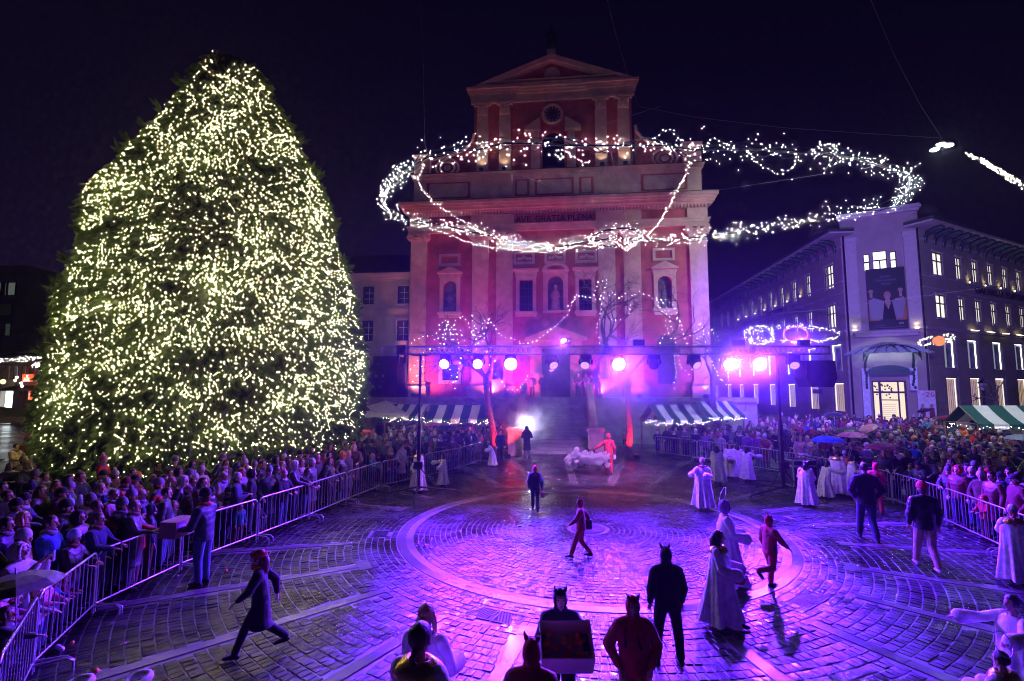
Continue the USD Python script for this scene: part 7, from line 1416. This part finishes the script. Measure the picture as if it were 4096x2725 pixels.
spot(('/World', 'stage_lamp_light'), np.array([p[0], p[1] - .2, TZ1 + .2]), (-7.5, 10.5, 1.2), (.36, .09, 1.), 1900, 60, .7, .1)
for q in LEDGE: spot(('/World', 'ledge_light'), np.array(q), np.array(q) + (0, 0, 1.), (1., .82, .42), 7, 70, .8, .05)
for q in HL: spot(('/World', 'street_lamp_light'), q - (0, 0, .1), q + np.array([1.2, 1., -1.]), (.8, .92, 1.), 900, 130, .5, .12)
# the dim heads: one makes the orange pool on the setts, a wash lamp turned back lights the smoke and the red figure
p = Ad(1348, 835, TY); spot(('/World', 'stage_lamp_light'), p + (0, .1, -.25), (3.75, 18.9, 0), (1., .2, .06), 420, 17, .8, .08)
p = Ad(1270, 835, TY); spot(('/World', 'stage_lamp_light'), p + (0, .1, -.25), (2.2, 21, 0), (.5, .1, 1.), 150, 26, .8, .08)
p = Ad(1470, 795, TY + .2); t = thing('stage_lamp', 'flat wash lamp on the truss turned back to the stairs', 'stage lamp', (p[0], p[1], TZ1 + .03)); MB().box(-.2, .2, -.1, .1, 0, .24).build('housing', M_blackm, t); MB().box(-.17, .17, .101, .106, .03, .21).build('lens', paint('flood_glass', (0, 0, 0)), t)
spot(('/World', 'stage_lamp_light'), np.array([p[0], p[1] + .2, TZ1 + .2]), (3.7, 23.2, .8), (.8, .3, 1.), 2100, 30, .7, .1)
spot(('/World', 'stage_lamp_light'), np.array([p[0] + .1, p[1] + .2, TZ1 + .2]), (2.5, 30, 2.5), (.12, .02, 1.), 1000, 60, .7, .1)
for dx in (-1.2, 1.2): q = (FC @ (cx0 + dx, -1.3, 6.6, 1))[:3]; spot(('/World', 'canopy_light'), q, q + (0, 0, 1), (.75, .9, 1.), 30, 120, .8, .08)
# the white lamp in the smoke at the foot of the stairs
p = Ad(1216, 970, 29.6); t = thing('smoke_lamp', 'white glaring lamp on a stand in the smoke at the foot of the stairs', 'lamp', (p[0], p[1], 0))
MB().tube([(0, 0, 0), (0, 0, p[2] - .2)], .03, 6).build('stand', M_blackm, t); MB().box(-.2, .2, -.02, .12, p[2] - .2, p[2] + .2).build('housing', M_blackm, t); MB().tube([(0, -.03, p[2]), (0, -.06, p[2])], .15, 16).build('lens', glow('white_glare', (.9, .88, 1.), 40.), t)
spot(('/World', 'smoke_lamp_light'), np.array([p[0], p[1] - .12, p[2]]), p + np.array([0, -5, -.6]), (.85, .8, 1.), 120, 120, .6, .1)
# smoke
def smoke(name, label, c, r, dens, scale, thr, col=(.8, .78, .85), seed=0, edge=.3, an=.25, lumps=0):
    t = thing(name, label, 'smoke', c); nodes = {'tc': ('geometry', {}), 'c': ('vector_math', {'math_type': 'subtract', 'vector2': tuple(map(float, c))}), 'n': ('noise_texture', {'scale': scale, 'detail': 5., 'roughness': .62, 'distortion': .6}), 'l': ('vector_math', {'math_type': 'length'}), 'fall': ('map_range', {'from_min': .25 if not lumps else 1.2, 'from_max': 1. if not lumps else 2.2, 'to_min': 1., 'to_max': 0., 'clamp': True}),
             'k': ('map_range', {'from_min': thr, 'from_max': thr + edge, 'to_min': 0., 'to_max': dens, 'clamp': True}), 'mul': ('math', {'math_type': 'multiply'}), 'sub': ('vector_math', {'math_type': 'multiply', 'vector2': tuple(1 / np.array(r))}), 'v': ('principled_volume', {'color': col, 'anisotropy': an})}
    M_ = usdkit.material(stage, fresh('/World/Looks', name), nodes, [('tc.position', 'c.vector1'), ('c.vector', 'n.vector'), ('c.vector', 'sub.vector1'), ('sub.vector', 'l.vector1'), ('l.value', 'fall.value'), ('n.fac', 'k.value'), ('k.result', 'mul.value1'), ('fall.result', 'mul.value2'), ('mul.value', 'v.density')], volume='v.volume')
    if lumps:
        R_ = random.Random(seed); q = Mf.batch_boolean([sp((R_.uniform(-.85, .85) * r[0], R_.gauss(0, .28) * r[1], R_.gauss(0, .3) * r[2]), R_.uniform(.2, .46) * r[2], 16) for _ in range(lumps)] + [sp((0, 0, 0), (r[0] * .55, r[1] * .5, r[2] * .5), 16)], m3.OpType.Add).refine_to_length(.05); v, f = to_arr(q); v = v + (meshkit.fbm(v * 9 + seed, 4)[:, None] - .5) * .2; tag(define(t, 'smoke_cloud', v, f, M_), kind='stuff'); return t
    m = MB().ball((0, 0, 0), r, 20, 14); v, f = m.arrays(); v = v * (1 + .14 * (meshkit.noise(v * 1.7 + seed, 2)[:, None] - .5)); tag(define(t, 'smoke_cloud', v, f, M_), kind='stuff'); return t
smoke('smoke', 'cloud of backlit smoke around the white lamp at the foot of the stairs', Ad(1228, 968, 28.9), (2.5, 1.0, 2.1), .8, .9, .40)
smoke('smoke', 'small dense white puff of smoke left of the red figure', Ad(1345, 1057, 22.9), (.86, .45, .42), 13., 5., .36, (.97, .95, .98), 3, .2, .0, 60)
smoke('smoke', 'wisp of white smoke next to the nozzle of the smoke machine', Ad(1384, 1058, 22.7), (.42, .3, .36), 13., 6., .36, (.97, .95, .98), 7, .2, .0, 30)
smoke('smoke', 'thin violet stage smoke drifting between the truss and the church stairs', Ad(1580, 850, 20.5), (9., 4.5, 3.), .2, .4, .4, (.85, .83, .9), 11, .3, .6)
HAZE = 0.00045
if HAZE:
    mz = usdkit.material(stage, '/World/Looks/haze', {'v': ('principled_volume', {'color': (.8, .78, .85), 'density': HAZE, 'anisotropy': .86})}, [], volume='v.volume')
    hz = MB().box(-120, 120, -8, 120, -1.03, 36).build('haze', mz); tag(hz, 'thin night haze and drizzle over the whole square', kind='stuff')
